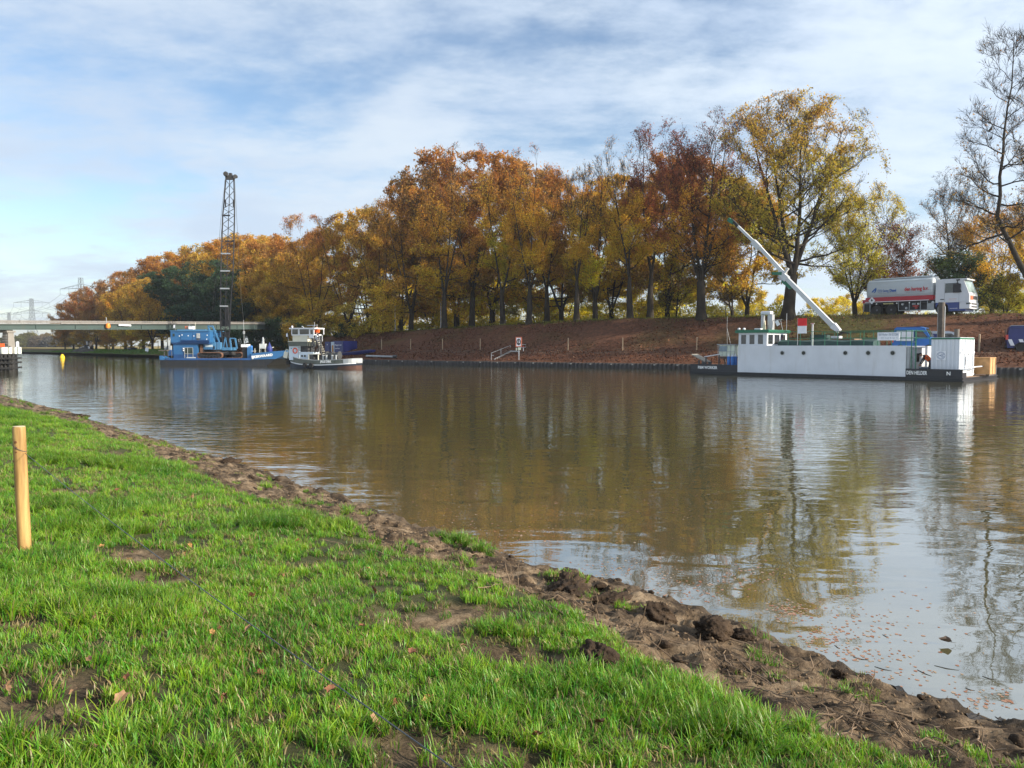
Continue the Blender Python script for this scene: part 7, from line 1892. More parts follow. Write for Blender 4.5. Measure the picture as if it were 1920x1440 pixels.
# ================================================================== PYLONS
M_PYL = pm('pylon_steel', (.17, .19, .21), .6, .3, .1, .3)
def pylon(u, Y, vtop, arms, label, yaw, w=4.0):
    p = at_y(u, 655, Y); H = at_y(u, vtop, Y).z - .9
    T = thing('power_pylon', label, 'pylon', (p.x, p.y, .9), yaw, 'power pylons on the left horizon')
    def wd(z): return np.interp(z / H, [0, .45, .72, 1], [w, w * .48, w * .30, w * .22])
    m = MB(); th = .15 * Y / 600 + .05
    n = 11; zs = [H * (1 - (1 - i / n) ** 1.25) for i in range(n + 1)]
    for i in range(n):
        a, b = wd(zs[i]), wd(zs[i + 1])
        ca = [Vector((sx * a, sy * a, zs[i])) for sx, sy in ((-1, -1), (1, -1), (1, 1), (-1, 1))]; cb = [Vector((sx * b, sy * b, zs[i + 1])) for sx, sy in ((-1, -1), (1, -1), (1, 1), (-1, 1))]
        for k in range(4): m.bar(ca[k], cb[k], th); m.bar(ca[k], cb[(k + 1) % 4], th * .55); m.bar(ca[(k + 1) % 4], cb[k], th * .55); m.bar(cb[k], cb[(k + 1) % 4], th * .55)
    m.build('tower', M_PYL, T)
    ends = []
    for z, half in arms:
        m = MB(); a = wd(z)
        for s in (-1, 1):
            tip = Vector((s * half, 0, z))
            for sy in (-1, 1): m.bar((s * a, sy * a, z), tip, th * .8); m.bar((s * a, sy * a, z + 2.2), tip, th * .7)
            for k in range(1, 5):
                t = k / 5; m.bar(Vector((s * a, 0, z)).lerp(tip, t), Vector((s * a, 0, z + 2.2)).lerp(tip, t - .12), th * .45)
            ends += [(s * half, z - 3.2), (s * half * .58, z - 3.2)]
        m.build('cross_arm', M_PYL, T)
        m = MB()
        for s in (-1, 1):
            for q in (1, .58): m.cyl((s * half * q, 0, z), (s * half * q, 0, z - 3.2), th * .4, n=5)
        m.build('insulators', M_PYL, T)
    R_ = Matrix.Rotation(yaw, 4, 'Z')
    return [Vector((p.x, p.y, .9)) + R_ @ Vector((x, 0, z)) for x, z in ends]
eA = pylon(155, 420, 521, [(33.0, 15), (24.5, 14)], 'nearest power pylon rising over the left end of the wood', R(-18), 3.6)
eB = pylon(62, 620, 560, [(36.4, 14.2), (28.0, 14.2)], 'middle power pylon with two wide arms behind the bridge at left', R(4), 4.2)
eC = pylon(19, 860, 586, [(36.6, 13), (28.0, 13)], 'farthest power pylon at the left edge behind the bridge pier', R(4), 4.2)
def wires():
    T = thing('power_lines', 'sagging power cables strung between the pylons at left', 'cables', (eA[0].x, eA[0].y, 0)); m = MB(); o = Vector((eA[0].x, eA[0].y, 0))
    for a, b, s in ((eA, eB, 5.5), (eB, eC, 6.0)):
        for p, q in zip(a, b):
            pts = [p.lerp(q, t) - Vector((0, 0, s * 4 * t * (1 - t))) - o for t in np.linspace(0, 1, 11)]; m.tube(pts, .075, 3, False)
    for p in eA:
        q = p + Vector((150, -40, 0)); m.tube([p.lerp(q, t) - Vector((0, 0, 5 * 4 * t * (1 - t))) - o for t in np.linspace(0, 1, 9)], .07, 3, False)
    m.build('cables', M_PYL, T)
wires()

# ================================================================== TANKER LORRY
def lorry():
    p0, s0 = bank(1617, 16.2); ya = R(-47); dx = Vector((math.cos(ya), math.sin(ya), 0)); dy = Vector((-math.sin(ya), math.cos(ya), 0)); k = .7
    while proj(p0 + (dx * 9.65 + dy * 2.5) * k)[0] < 1833: k += .005
    F = Fr(p0, p0 + dx); zb = p0.z + .06; pm_ = p0 + dx * 4.5 * k
    T = thing('tanker_lorry', 'white tanker lorry with red stripe and white cab parked on top of the dyke', 'lorry', (p0.x, p0.y, zb), F.ang); T.scale = (k, k * 1.0, k)
    k2 = (at_y(1690, 518.5, pm_.y).z - zb) / (3.40 * k); T.scale = (k, k, k * k2)
    print('lorry scale', k, k2, 'z', zb)
    mt_tank = pm('tank_white', (.44, .48, .50), .32, 0, .04, .6, 0, (.45, .43, .40), .15, True)
    mt_red = pm('tank_red', (.36, .010, .022), .4, 0, .08, 1); mt_cab = pm('cab_white', (.58, .60, .63), .3, 0, .04, 1); mt_blk = pm('chassis_black', (.018, .018, .022), .6, 0, .3, 2); mt_nb = pm('cab_blue', (.030, .055, .20), .4, 0, .1, 1)
    W = 2.5
    # tank: rounded box section
    def sec(x, s=1.0, dz=0):
        o = []; cy, cz = W / 2, 2.33; a, b = 1.24 * s, 1.0 * s; e = 2 / 3.2
        for i in range(28):
            t = 2 * math.pi * i / 28; c, q = math.cos(t), math.sin(t); o.append((x, cy + a * math.copysign(abs(c) ** e, c), cz + b * math.copysign(abs(q) ** e, q)))
        return o
    m = MB(); m.loft([sec(.32, .80), sec(.36, .92), sec(.46, .985), sec(.60, 1), sec(6.30, 1), sec(6.42, .97), sec(6.5, .88), sec(6.53, .75)]); tank = m.build('tank', mt_tank, T, True)
    m = MB(); m.prism([(.72, 3.325), (6.35, 3.325), (6.30, 3.42), (6.0, 3.44), (.95, 3.42)], 'y', .55, .62); m.prism([(.72, 3.325), (6.35, 3.325), (6.30, 3.42), (6.0, 3.44), (.95, 3.42)], 'y', 1.88, 1.95); m.build('walkway_coaming', mt_tank, tank)
    m = MB(); m.box(.9, 6.2, .63, 1.87, 3.30, 3.345); m.build('walkway', M_GREY, tank)
    # seam ribs of the tank
    m = MB()
    m.box(.5, 6.3, -.015, .0, 3.02, 3.05); m.box(.7, 6.35, -.015, 0, 1.86, 1.875); m.build('tank_seam', M_GREY, tank)
    # red skirt slanting out below the tank
    m = MB(); m.prism([(-.03, 1.68), (-.05, 1.27), (.12, 1.24), (.25, 1.68)], 'x', .30, 6.55); m.prism([(W + .03, 1.68), (W + .05, 1.27), (W - .12, 1.24), (W - .25, 1.68)], 'x', .30, 6.55); m.build('red_skirt', mt_red, T)
    m = MB(); m.box(-.02, .299, 0, W, 1.18, 1.50); m.build('rear_red_beam', mt_red, T)
    m = MB(); m.box(.30, 6.2, -.07, -.051, 1.24, 1.29); m.build('white_stripe', M_CLOTH, T)
    m = MB(); m.prism([(5.9, 1.24), (6.54, 1.24), (6.9, 1.62), (6.56, 1.66), (6.2, 1.5)], 'y', .1, W - .1); m.build('front_fairing', mt_red, T)
    # chassis, rear box, cabinets
    m = MB(); m.box(.1, 9.2, .75, 1.0, .75, 1.05); m.box(.1, 9.2, 1.5, 1.75, .75, 1.05); m.box(.0, 6.6, .15, W - .15, 1.05, 1.22); m.build('chassis', mt_blk, T)
    m = MB()
    for x in (.08, .70): m.box(x, x + .06, .02, .10, .38, 1.17)
    m.box(.08, .76, .02, .10, 1.12, 1.18); m.build('rear_frame', M_GREY, T); m = MB(); m.box(.14, .70, .12, 2.3, .40, 1.10); m.build('rear_box', mt_blk, T)
    m = MB(); m.box(-.06, -.021, .15, .45, .62, .98); m.build('tail_light', pm('tail_red', (.5, .03, .02), .4), T)
    m = MB(); m.box(.70, 1.0, .15, .35, .05, .6); m.build('mudflap', mt_blk, T)
    m = MB()
    for x in (3.42, 4.40, 5.40, 6.02): m.box(x, x + .05, .03, .09, .42, 1.2)
    m.box(3.42, 6.6, .03, .09, .38, .44); m.build('cabinet_frame', M_GREY, T)
    m = MB(); m.box(3.47, 6.0, .35, 2.1, .44, 1.2); m.build('pump_cabinet', mt_blk, T)
    m = MB(); m.box(6.07, 6.62, .04, 1.0, .44, .98); m.build('fuel_tank', M_GREY, T)
    for x, z, r in ((3.75, .98, .11), (5.2, .98, .11), (4.1, .62, .10)): m = MB(); m.cyl((x, .16, z), (x, .36, z), r, n=12); m.build('meter', M_STEEL, T)
    m = MB(); m.cbox((4.95, .25, .78), (.5, .2, .14)); m.cbox((5.0, .25, .62), (.2, .2, .16)); m.build('red_pump', pm('pump_red', (.35, .04, .03), .5), T); m = MB(); m.cbox((4.78, .22, 1.0), (.32, .1, .22)); m.build('counter_box', M_GREY, T)
    for x in (1.36, 3.28, 4.43): m = MB(); m.cyl((x, .02, 1.08), (x, .06, 1.08), .06, n=10); m.build('marker_lamp', pm('lamp_white', (.85, .85, .82), .3), T)
    m = MB(); m.box(2.0, 2.95, .03, .06, 1.02, 1.13); m.build('side_plate', pm('plate_yellowish', (.42, .36, .15), .5, 0, .3, 8), T)
    # wheels
    wp = None
    def wheel(x, pale):
        nonlocal wp
        y = .30
        m = MB(); m.lathe([(.30, -.13), (.46, -.16), (.515, -.10), (.515, .10), (.46, .16), (.30, .13)], 22, (0, 0, 0), 'y'); t = m.build('wheel', M_RUBBER, T, True); t.location = (x, y, .515)
        m = MB(); m.lathe([(.30, -.12), (.24, -.06), (.12, -.05), (.09, -.14), (0.01, -.15)], 18, (0, 0, 0), 'y'); r = m.build('rim', pm('rim_pale', (.55, .56, .58), .4, .3) if pale else pm('rim_dark', (.10, .10, .12), .5, .3), t, True)
        m = MB()
        for i in range(10): a = 2 * math.pi * i / 10; m.cyl((.19 * math.cos(a), -.10, .19 * math.sin(a)), (.19 * math.cos(a), -.055, .19 * math.sin(a)), .030, n=8)
        m.build('wheel_bolts', M_STEEL if pale else mt_blk, t)
        o = t.copy(); COL.objects.link(o); o.location = (x, W - .3, .515); o.rotation_euler = (0, 0, math.pi)
    wheel(1.36, False); wheel(2.72, False); wheel(7.20, True)
    for x in (1.36, 2.72):
        m = MB(); pts = [(x + .62 * math.cos(t), .56 + .60 * math.sin(t)) for t in np.linspace(.25, math.pi - .25, 10)]; pts2 = [(x + .66 * math.cos(t), .56 + .64 * math.sin(t)) for t in np.linspace(math.pi - .25, .25, 10)]; m.prism(pts + pts2, 'y', .08, .62); m.build('mudguard', mt_blk, T)
    # cab with raked windscreen
    x0, x1 = 6.75, 9.62
    cabp = [(x0, .98), (x0, 2.86), (x0 + .55, 3.0), (x0 + 1.9, 2.98), (x0 + 2.35, 2.86), (x0 + 2.78, 1.75), (x0 + 2.84, 1.62), (x0 + 2.84, .98), (x0 + 1.85, .98), (x0 + 1.62, .98)]
    m = MB(); m.prism(cabp, 'y', 0, W); cab = m.build('cab', mt_cab, T)
    m = MB(); m.prism([(x0 + .02, .55), (x0 + .02, .975), (x0 + 2.0, .975), (x0 + 2.0, .30), (x0 + 1.15, .30), (x0 + 1.05, .75), (x0 + .75, .97), (x0 + .3, .97)], 'y', .012, W - .012); m.build('wheel_arch', mt_nb, T)
    m = MB(); m.box(x0 + 1.15, x0 + 2.55, .03, W - .03, .22, .62); m.build('step_panel', mt_nb, T)
    m = MB(); m.box(x0 + 1.25, x0 + 1.9, .0, .029, .44, .47); m.build('step_edge', M_CLOTH, T)
    m = MB(); m.box(x0 + 2.05, x0 + 2.90, -.01, W + .01, .40, .96); bp = m.build('bumper', mt_cab, T)
    m = MB(); m.box(x0 + 2.60, x0 + 2.905, -.013, .3, .76, .90); m.build('headlight', M_GLASS, bp); m = MB(); m.box(x0 + 2.9, x0 + 2.915, .5, 2.0, .76, .88); m.box(x0 + 2.9, x0 + 2.915, .5, 2.0, .52, .64); m.build('grille', mt_blk, bp)
    m = MB(); m.box(x0 + 2.84, x0 + 2.862, .15, W - .15, 1.12, 1.56); gr = m.build('grille', mt_cab, cab)
    m = MB(); m.box(x0 + 2.862, x0 + 2.872, .25, 1.0, 1.16, 1.52); m.build('orange_plate', pm('plate_orange', (.60, .10, .03), .5), gr); m = MB(); m.box(x0 + 2.862, x0 + 2.872, 1.05, W - .25, 1.2, 1.5); m.build('dark_panel', mt_blk, gr)
    m = MB(); m.box(x0 + .42, x0 + .75, -.02, 0, 1.22, 1.29); m.build('door_handle', mt_blk, cab)
    # side window and windscreen set on the cab
    m = MB(); m.prism([(x0 + .80, 1.80), (x0 + .82, 2.62), (x0 + 1.92, 2.62), (x0 + 2.22, 1.80)], 'y', -.014, .01); m.build('side_window', M_GLASS, cab)
    m = MB(); m.box(x0 + .76, x0 + .79, -.008, .0, 1.0, 2.7); m.box(x0 + 1.98, x0 + 2.0, -.008, 0, 1.0, 1.75); m.build('door_seam', M_GREY, cab)
    q0, q1 = Vector((x0 + 2.37, 0, 2.82)), Vector((x0 + 2.76, 0, 1.80)); n = Vector((q0.z - q1.z, 0, q1.x - q0.x)).normalized() * .012
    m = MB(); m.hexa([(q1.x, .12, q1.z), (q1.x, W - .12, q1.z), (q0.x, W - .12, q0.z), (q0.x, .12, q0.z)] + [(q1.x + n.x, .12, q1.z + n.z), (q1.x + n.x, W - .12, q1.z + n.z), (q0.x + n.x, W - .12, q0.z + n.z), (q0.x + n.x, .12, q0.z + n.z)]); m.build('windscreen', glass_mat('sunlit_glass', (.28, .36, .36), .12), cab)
    m = MB(); m.bbox(x0 + 1.95, x0 + 2.62, .05, W - .05, 2.84, 2.97, .04); m.build('sun_visor', mt_cab, cab)
    m = MB(); m.bar((x0 + 2.05, -.02, 2.86), (x0 + 1.75, -.02, 2.86), .16, .10); m.bbox(x0 + 1.50, x0 + 2.15, -.16, -.06, 1.78, 2.55, .05); m.bar((x0 + 1.85, -.11, 2.5), (x0 + 1.85, -.05, 2.86), .05); m.build('mirror', mt_blk, cab)
    m = MB(); m.box(x0 + 1.15, x0 + 1.8, -.004, 0, 1.26, 1.28); m.box(x0 + 1.15, x0 + 1.8, -.004, 0, 1.16, 1.17); m.build('door_print', pm('print_orange', (.55, .2, .12), .5), cab)
    m = MB(); m.tube([(6.35, .3, 1.15), (6.6, .25, 1.3), (6.72, .2, 1.6)], .06, 8); m.cyl((6.5, .12, 1.02), (6.5, .35, 1.02), .14, n=12); m.build('air_pipe', M_STEEL, T, True)
    m = MB(); m.tube([(.15, .1, .55), (.05, .05, .2), (-.25, -.05, -.02), (-.7, -.1, -.06)], .035, 6); m.build('hose', mt_blk, T, True)
    # hazard diamond
    m = MB(); m.prism([(.95 - .33, 1.40), (.95, 1.73), (.95 + .33, 1.40), (.95, 1.07)], 'y', -.10, -.085); dm = m.build('hazard_placard', M_CLOTH, T); m = MB(); m.prism([(.95 - .10, 1.38), (.93, 1.57), (1.0, 1.48), (1.05, 1.38), (.95, 1.33)], 'y', -.106, -.101); m.build('flame_mark', mt_blk, dm)
    # lettering
    blue = pm('print_blue', (.02, .10, .34), .5); red = pm('print_red', (.50, .03, .04), .5); gry = pm('print_grey', (.30, .32, .35), .5)
    m = MB(); m.prism([(1.08 + a, 2.27 + b) for a, b in ((-.20, -.16), (-.16, .0), (.02, .16), (.24, .32), (.26, .10), (.18, -.10), (.02, -.20), (-.08, -.08), (.06, .08), (.10, .06), (-.06, -.12), (.0, -.17), (-.1, -.24))][:8], 'y', -.022, -.012); m.build('leaf_logo', blue, tank)
    m = MB(); m.prism([(1.00, 2.12), (1.12, 2.27), (1.19, 2.33), (1.14, 2.18), (1.06, 2.10)], 'y', -.030, -.022); m.build('logo_gap', mt_tank, tank)
    lettering('CO2 Saving', .34, blue, tank, (1.98, -.018, 2.24), width=1.02, extrude=.004, offset=.002)
    lettering('Diesel', .34, blue, tank, (2.90, -.018, 2.24), width=.60, extrude=.004, offset=.014)
    lettering('cleaner, greener, better for your engine', .14, gry, tank, (2.45, -.018, 2.03), width=1.7, extrude=.003)
    lettering('den hartog b.v.', .46, red, tank, (5.05, -.018, 2.29), width=2.15, extrude=.004, offset=.014)
    lettering('oliehandel  brandstoffen  smeermiddelen', .14, gry, tank, (4.95, -.018, 2.03), width=1.7, extrude=.003)
lorry()

# ================================================================== VANS
def van(name, label, cat, loc, ang, body, L=5.0, H=2.05, W=1.95, roof=None, scale=1.0, stripes=False, side_panel=False):
    T = thing(name, label, cat, loc, ang); T.scale = (scale,) * 3
    # +x = front; near side y=0
    prof = [(0.02, .42), (0, .9), (.04, H * .52), (.16, H - .10), (.30, H), (L * .62, H), (L * .70, H - .06), (L * .84, H * .56), (L * .97, H * .47), (L, H * .40), (L, .42), (L * .90, .32), (.10, .32)]
    m = MB(); n = len(prof)
    m.loft([[(L / 2 + (x - L / 2) * .985, y0, z if z < H * .6 else z - .0) for x, z in prof] if k else [(L / 2 + (x - L / 2) * .97, y0, z) for x, z in prof] for k, y0 in ((0, .10), (1, .03), (1, W - .03), (0, W - .10))])
    # tumblehome: upper part narrower
    m.v = [(x, W / 2 + (y - W / 2) * (1 - .13 * max(0, (z - H * .5) / (H * .5)) ** 1.5), z) for x, y, z in m.v]
    b = m.build('body', body, T, True)
    if roof:
        m = MB(); m.prism([(.32, .26), (L * .61, .26), (L * .61, W - .26), (.32, W - .26)], 'z', H - .004, H + .035); m.build('roof_panel', roof, T)
    gl = M_GLASS
    m = MB(); y = .055
    m.prism([(L * .50, H * .60), (L * .50, H * .88), (L * .64, H * .88), (L * .775, H * .60)], 'y', y, y + .05); m.build('side_window', gl, b)
    m = MB(); a, c = Vector((L * .705, 0, H - .12)), Vector((L * .83, 0, H * .60)); m.hexa([(c.x, .25, c.z), (c.x, W - .25, c.z), (a.x, W - .30, a.z), (a.x, .30, a.z), (c.x + .03, .25, c.z + .03), (c.x + .03, W - .25, c.z + .03), (a.x + .03, W - .30, a.z + .03), (a.x + .03, .30, a.z + .03)]); m.build('windscreen', gl, b)
    m = MB(); m.box(-.012, .02, .45, W - .45, H * .58, H * .86); m.build('rear_window', gl, b)
    if side_panel:
        m = MB(); m.box(L * .10, L * .47, .0, .03, H * .46, H * .86); m.build('side_panel', side_panel, b)
    for ya in (-.005, W - .16): m = MB(); m.box(-.03, .14, ya, ya + .165, .95, H * .66); m.build('tail_light', pm('tail_light_red', (.55, .05, .03), .3), T)
    m = MB(); m.box(-.05, .10, .08, W - .08, .34, .52); m.box(L - .08, L + .04, .08, W - .08, .34, .55); m.build('bumper', M_RUBBER, T)
    m = MB(); m.box(L * .485, L * .492, .012, .031, .45, H * .86); m.box(.25, L * .47, .018, .03, H * .895, H * .905); m.build('panel_seams', M_LATT, b)
    m = MB(); m.box(L * .52, L * .56, .0, .03, H * .50, H * .52); m.build('door_handle', M_RUBBER, b)
    for x in (L * .19, L * .80):
        for y, r in ((.10, 0), (W - .10, math.pi)):
            m = MB(); m.lathe([(.19, -.10), (.30, -.12), (.335, -.07), (.335, .08), (.30, .10)], 20, (0, 0, 0), 'y'); w = m.build('wheel', M_RUBBER, T, True); w.location = (x, y, .335); w.rotation_euler = (0, 0, r)
            m = MB(); m.lathe([(.20, -.09), (.17, -.05), (.06, -.06), (.01, -.08)], 14, (0, 0, 0), 'y'); m.build('rim', pm('van_rim', (.07, .07, .075), .5, .3), w, True)
        m = MB(); pts = [(x + .40 * math.cos(t), .335 + .40 * math.sin(t)) for t in np.linspace(-.1, math.pi + .1, 12)] + [(x + .345 * math.cos(t), .335 + .345 * math.sin(t)) for t in np.linspace(math.pi + .1, -.1, 12)]; m.prism(pts, 'y', .005, .12); m.build('wheel_arch', M_RUBBER, T)
    if stripes:
        m = MB()
        for i in range(7):
            x = .10 + i * .68
            if abs(x + .25 - L * .19) < .2 and False: continue
            z0, z1 = (.50, .98) if not (L * .19 - .55 < x + .2 < L * .19 + .5 or L * .8 - .6 < x + .2 < L * .8 + .5) else (.76, .98)
            sh = .42; x0_ = x + (z1 - z0) * .0; m.prism([(x + sh * (.98 - z0), z0), (x + sh * (.98 - z0) + .26, z0), (x + .26, z1), (x, z1)], 'y', .012, .028)
        m.build('white_stripes', M_CLOTH, b)
    return T
def vans():
    p, s = bank(1884, 6.2); p2, s2 = bank(1990, 6.2); F = Fr(p, p2)
    h = at_y(1900, 610, p.y).z - at_y(1900, 660.5, p.y).z
    van('blue_van', 'dark blue van with white slanted stripes cut off by the right edge', 'van', (p.x, p.y, at_y(1884, 660.5, p.y).z), F.ang, M_NAVY, 4.9, 2.0, 1.95, pm('van_roof_pale', (.45, .46, .48), .35), h / 2.03, stripes=True)
    # bright blue van seen over the barge roof, its end to the right
    a = at_plane(1672, 640, (0, 71.5, 0), Vector((0, 1, 0))); zb = 1.75
    T = van('bright_blue_van', 'bright blue van with white side panel parked behind the barge railing', 'van', (a.x + .2, a.y, zb), R(-40), M_BLUEP, 3.9, 2.35, 2.0, M_BLUEP, 1.0, side_panel=M_CLOTH)
    T.location = (a.x, a.y, zb)
    p, s = bank(1722, 6.5)
    van('white_car', 'white car with a blue stripe parked behind the white container', 'car', (p.x, p.y, p.z), F.ang, M_WHITE, 4.2, 1.62, 1.8, M_WHITE, 1.0, side_panel=M_NAVY)
vans()

# ================================================================== SMALL THINGS ON THE FAR BANK
def stakes():
    us = [(665, 'leftmost of the row, beside the navy slanted hull'), (715.6, 'second of the row from the tug'), (769.6, 'third of the row from the tug'), (830.5, 'fourth of the row, below the first thick trunk'), (901, 'fifth of the row, left of the steel handrail'), (1063.5, 'first to the right of the speed sign'), (1166.6, 'second to the right of the speed sign'), (1304.7, 'just left of the barge foredeck'), (1838, 'thickest one, left of the striped blue van')]
    proto = None
    for u, w in us:
        p, s = bank(u, 6.0)
        v0 = proj(p)[1]; h = 1.45 if u < 1700 else 1.5
        if proto is None:
            t = thing('wooden_stake', 'pale stake, ' + w, 'stake', p, 0, 'wooden stakes along the foot of the dyke'); m = MB(); m.cyl((0, 0, -.3), (.02, 0, 1.40), .06, .052, 8); m.build('shaft', pm('stake_wood', (.34, .25, .16), .8, 0, .2, 4), t); m = MB(); m.cyl((.02, 0, 1.40), (.02, 0, 1.45), .05, .03, 8); m.build('tip', pm('stake_tip', (.45, .36, .25), .8), t); proto = t
        else: copy_tree(proto, p, label='pale stake, ' + w, scale=(1.6, 1.6, 1.1) if u > 1700 else None)
stakes()
def speed_sign():
    p, s = bank(972, .9); a = fb_angle(s)
    T = thing('speed_sign', 'orange framed square speed sign with black disc on a steel post at the waterside', 'sign', p, a + R(14))
    zt = at_y(971, 632, p.y).z - p.z; zb = at_y(971, 650.3, p.y).z - p.z; w = .36
    m = MB(); m.cyl((0, .08, -.4), (0, .08, zb + .3), .055, n=8); m.build('post', M_STEEL, T)
    m = MB(); m.box(-w, w, 0, .06, zb, zt); b = m.build('board', M_CLOTH, T)
    of = pm('sign_orange', (.55, .13, .05), .5); m = MB(); f = .075
    m.box(-w - .01, w + .01, -.02, .07, zt - f, zt + .01); m.box(-w - .01, w + .01, -.02, .07, zb - .01, zb + f); m.box(-w - .01, -w + f, -.02, .07, zb + f, zt - f); m.box(w - f, w + .01, -.02, .07, zb + f, zt - f); m.build('frame', of, b)
    m = MB(); c = (zt + zb) / 2; q = [(.27 * math.cos(t), c + .36 * math.sin(t)) for t in np.linspace(0, 2 * math.pi, 29)[:-1]]; m.prism(q, 'y', -.008, -.001); m.build('black_disc', M_LATT, b)
    lettering('12', .40, M_CLOTH, b, (0, -.014, c), width=.32, extrude=.003, offset=.012)
    m = MB(); m.box(-.10, .25, .0, .03, zb - .36, zb - .06); m.box(-.34, -.22, 0, .03, zb - .42, zb - .12); m.build('sub_plate', pm('pale_plate', (.55, .58, .45), .5), T)
speed_sign()
def handrail():
    a, s = bank(922, .7); b, s2 = bank(958, 4.6); T = thing('steel_handrail', 'sloping galvanised handrail beside steps left of the speed sign', 'handrail', a)
    o = a.copy(); m = MB(); up = Vector((0, 0, .85))
    A, B = Vector((0, 0, 0)), b - o
    m.tube([A, A + up, B + up, B + up * .75], .035, 6); m.tube([A + up * .7, A + up * .68 + Vector((.3, 0, 0))], .03, 5); m.build('top_rail', M_STEEL, T)
    C = A.lerp(B, .5); m = MB(); m.cyl(C, C + up * 1.08, .03, n=6); m.build('middle_post', M_STEEL, T)
    c, s3 = bank(985, 5.2); D = c - o
    m = MB(); m.bar(A + Vector((.35, -.1, .10)), B + Vector((.1, 0, .16)), .10, .16); m.bar(B + Vector((.1, 0, .16)), B.lerp(D, .6) + Vector((0, 0, .05)), .10, .12); m.build('stringer', M_STEEL, T)
    m = MB(); m.tube([B.lerp(D, .5) + up, D + up, D + up * .6, B.lerp(D, .55) + up * .62], .03, 5); m.build('end_loop', M_STEEL, T)
    p, s = bank(981, 5.4); t = thing('red_marker', 'tiny red and white marker peg right of the speed sign post', 'marker', p); m = MB(); m.cyl((0, 0, -.1), (0, 0, .5), .04, n=6); m.build('peg', M_CLOTH, t); m = MB(); m.cyl((0, 0, .42), (0, 0, .62), .06, n=6); m.build('top', pm('marker_red', (.5, .03, .03), .5), t)
handrail()
def box_and_boat():
    p, s = bank(609, 4.0); p2, s2 = bank(645, 4.0); F = Fr(p, p2); zb = 1.0
    T = thing('navy_cabin', 'navy blue site cabin with a pale door standing on the bank behind the tug', 'cabin', (F.o.x, F.o.y, zb), F.ang)
    W = F.L; H = at_y(630, 639.5, p.y).z - zb
    m = MB(); m.box(0, W * .26, 0, 2.2, .1, H * .95); m.box(W * .46, W, -.1, 2.3, .1, H); m.build('body', M_NAVY, T)
    m = MB(); m.box(W * .26, W * .46, .25, 2.2, .1, H * .93); m.build('recess', M_LATT, T)
    m = MB(); m.box(W * .36, W * .54, -.13, -.101, .15, H * .93); d = m.build('door', pm('door_pale', (.45, .52, .58), .5), T); m = MB(); m.box(W * .42, W * .50, -.15, -.131, .4, H * .7); m.build('poster', pm('poster_orange', (.45, .20, .05), .6, 0, .5, 8), d)
    m = MB(); m.box(-.05, W + .05, -.12, 2.35, 0, .1); m.build('base', M_DKGREY, T)
    lettering('Baggeren', .30, M_LETTER, T, (W * .74, -.115, H * .72), width=W * .34, extrude=.004); lettering('werken', .28, M_LETTER, T, (W * .70, -.115, H * .48), width=W * .24, extrude=.004); lettering('B', .3, M_LETTER, T, (W * .13, -.015, H * .74), extrude=.004)
    a = bank(638, 2.2)[0]; b = bank(697, 2.6)[0]; F2 = Fr(a, b); L = F2.L
    T = thing('navy_hull', 'long navy blue slanted hull lying on the bank right of the navy cabin', 'boat', (a.x, a.y, .95), F2.ang)
    z1 = at_y(695, 657.5, b.y).z - .95; z0 = at_y(645, 664, a.y).z - .95
    m = MB(); secs = []
    for t in np.linspace(0, 1, 10):
        x = L * t; h = .9 * np.interp(t, [0, .3, .8, 1], [.9, .8, .55, .45]); zz = z0 + (z1 - z0) * t; w = .8 * (1 - .25 * t ** 3)
        secs.append([(x, 0, zz - h * .5), (x, -.12, zz + .10), (x, w, zz + .14), (x, w - .1, zz - h * .5)])
    m.loft(secs); m.build('hull', M_NAVY, T); m = MB(); m.bar((.05, -.14, z0 + .12), (L, -.14, z1 + .12), .08); m.build('gunwale', pm('navy_light', (.05, .06, .2), .5), T)
    m = MB(); m.box(L * .2, L * .24, .1, .7, -.4, z0); m.box(L * .8, L * .84, .1, .6, -.4, z1 - .2); m.build('props', M_OLDWOOD, T)
    a = bank(687, 1.4)[0]; b = bank(742, 1.2)[0]; T = thing('pipe_length', 'grey pipe lying along the bank edge right of the navy hull', 'pipe', a); m = MB(); m.cyl((0, 0, .16), b - a + Vector((0, 0, .16)), .13, n=10); m.build('tube', M_GREY, T, True); m = MB(); q = b - a; m.cyl(q + Vector((-.4, .05, .2)), q + Vector((.1, -.05, .2)), .22, n=10); m.build('flange', M_DKGREY, T)
box_and_boat()
def lamps():
    for u, vt, d, lab, gl in ((1360, 572, 24, 'park lamp post with white globe between the maroon and largest trees', True), (742, 574, 14, 'thin pale pole left of the first thick trunk', False), (827, 566, 18, 'thin pale pole touching the first thick trunk at left', False)):
        p, s = bank(u, d); h = at_y(u, vt, p.y).z - p.z
        t = thing('lamp_post', lab, 'lamp post', p); m = MB(); m.cyl((0, 0, -.3), (0, 0, h), .07, .045, 8); m.build('pole', M_DKGREY if gl else M_STEEL, t)
        if gl: m = MB(); m.lathe([(.05, h), (.26, h + .12), (.30, h + .32), (.2, h + .5), (.03, h + .56)], 12); m.build('globe', M_CLOTH, t, True)
        else: m = MB(); m.bar((0, 0, h), (.5, -.1, h + .1), .09, .06); m.build('lamp_head', M_STEEL, t)
lamps()
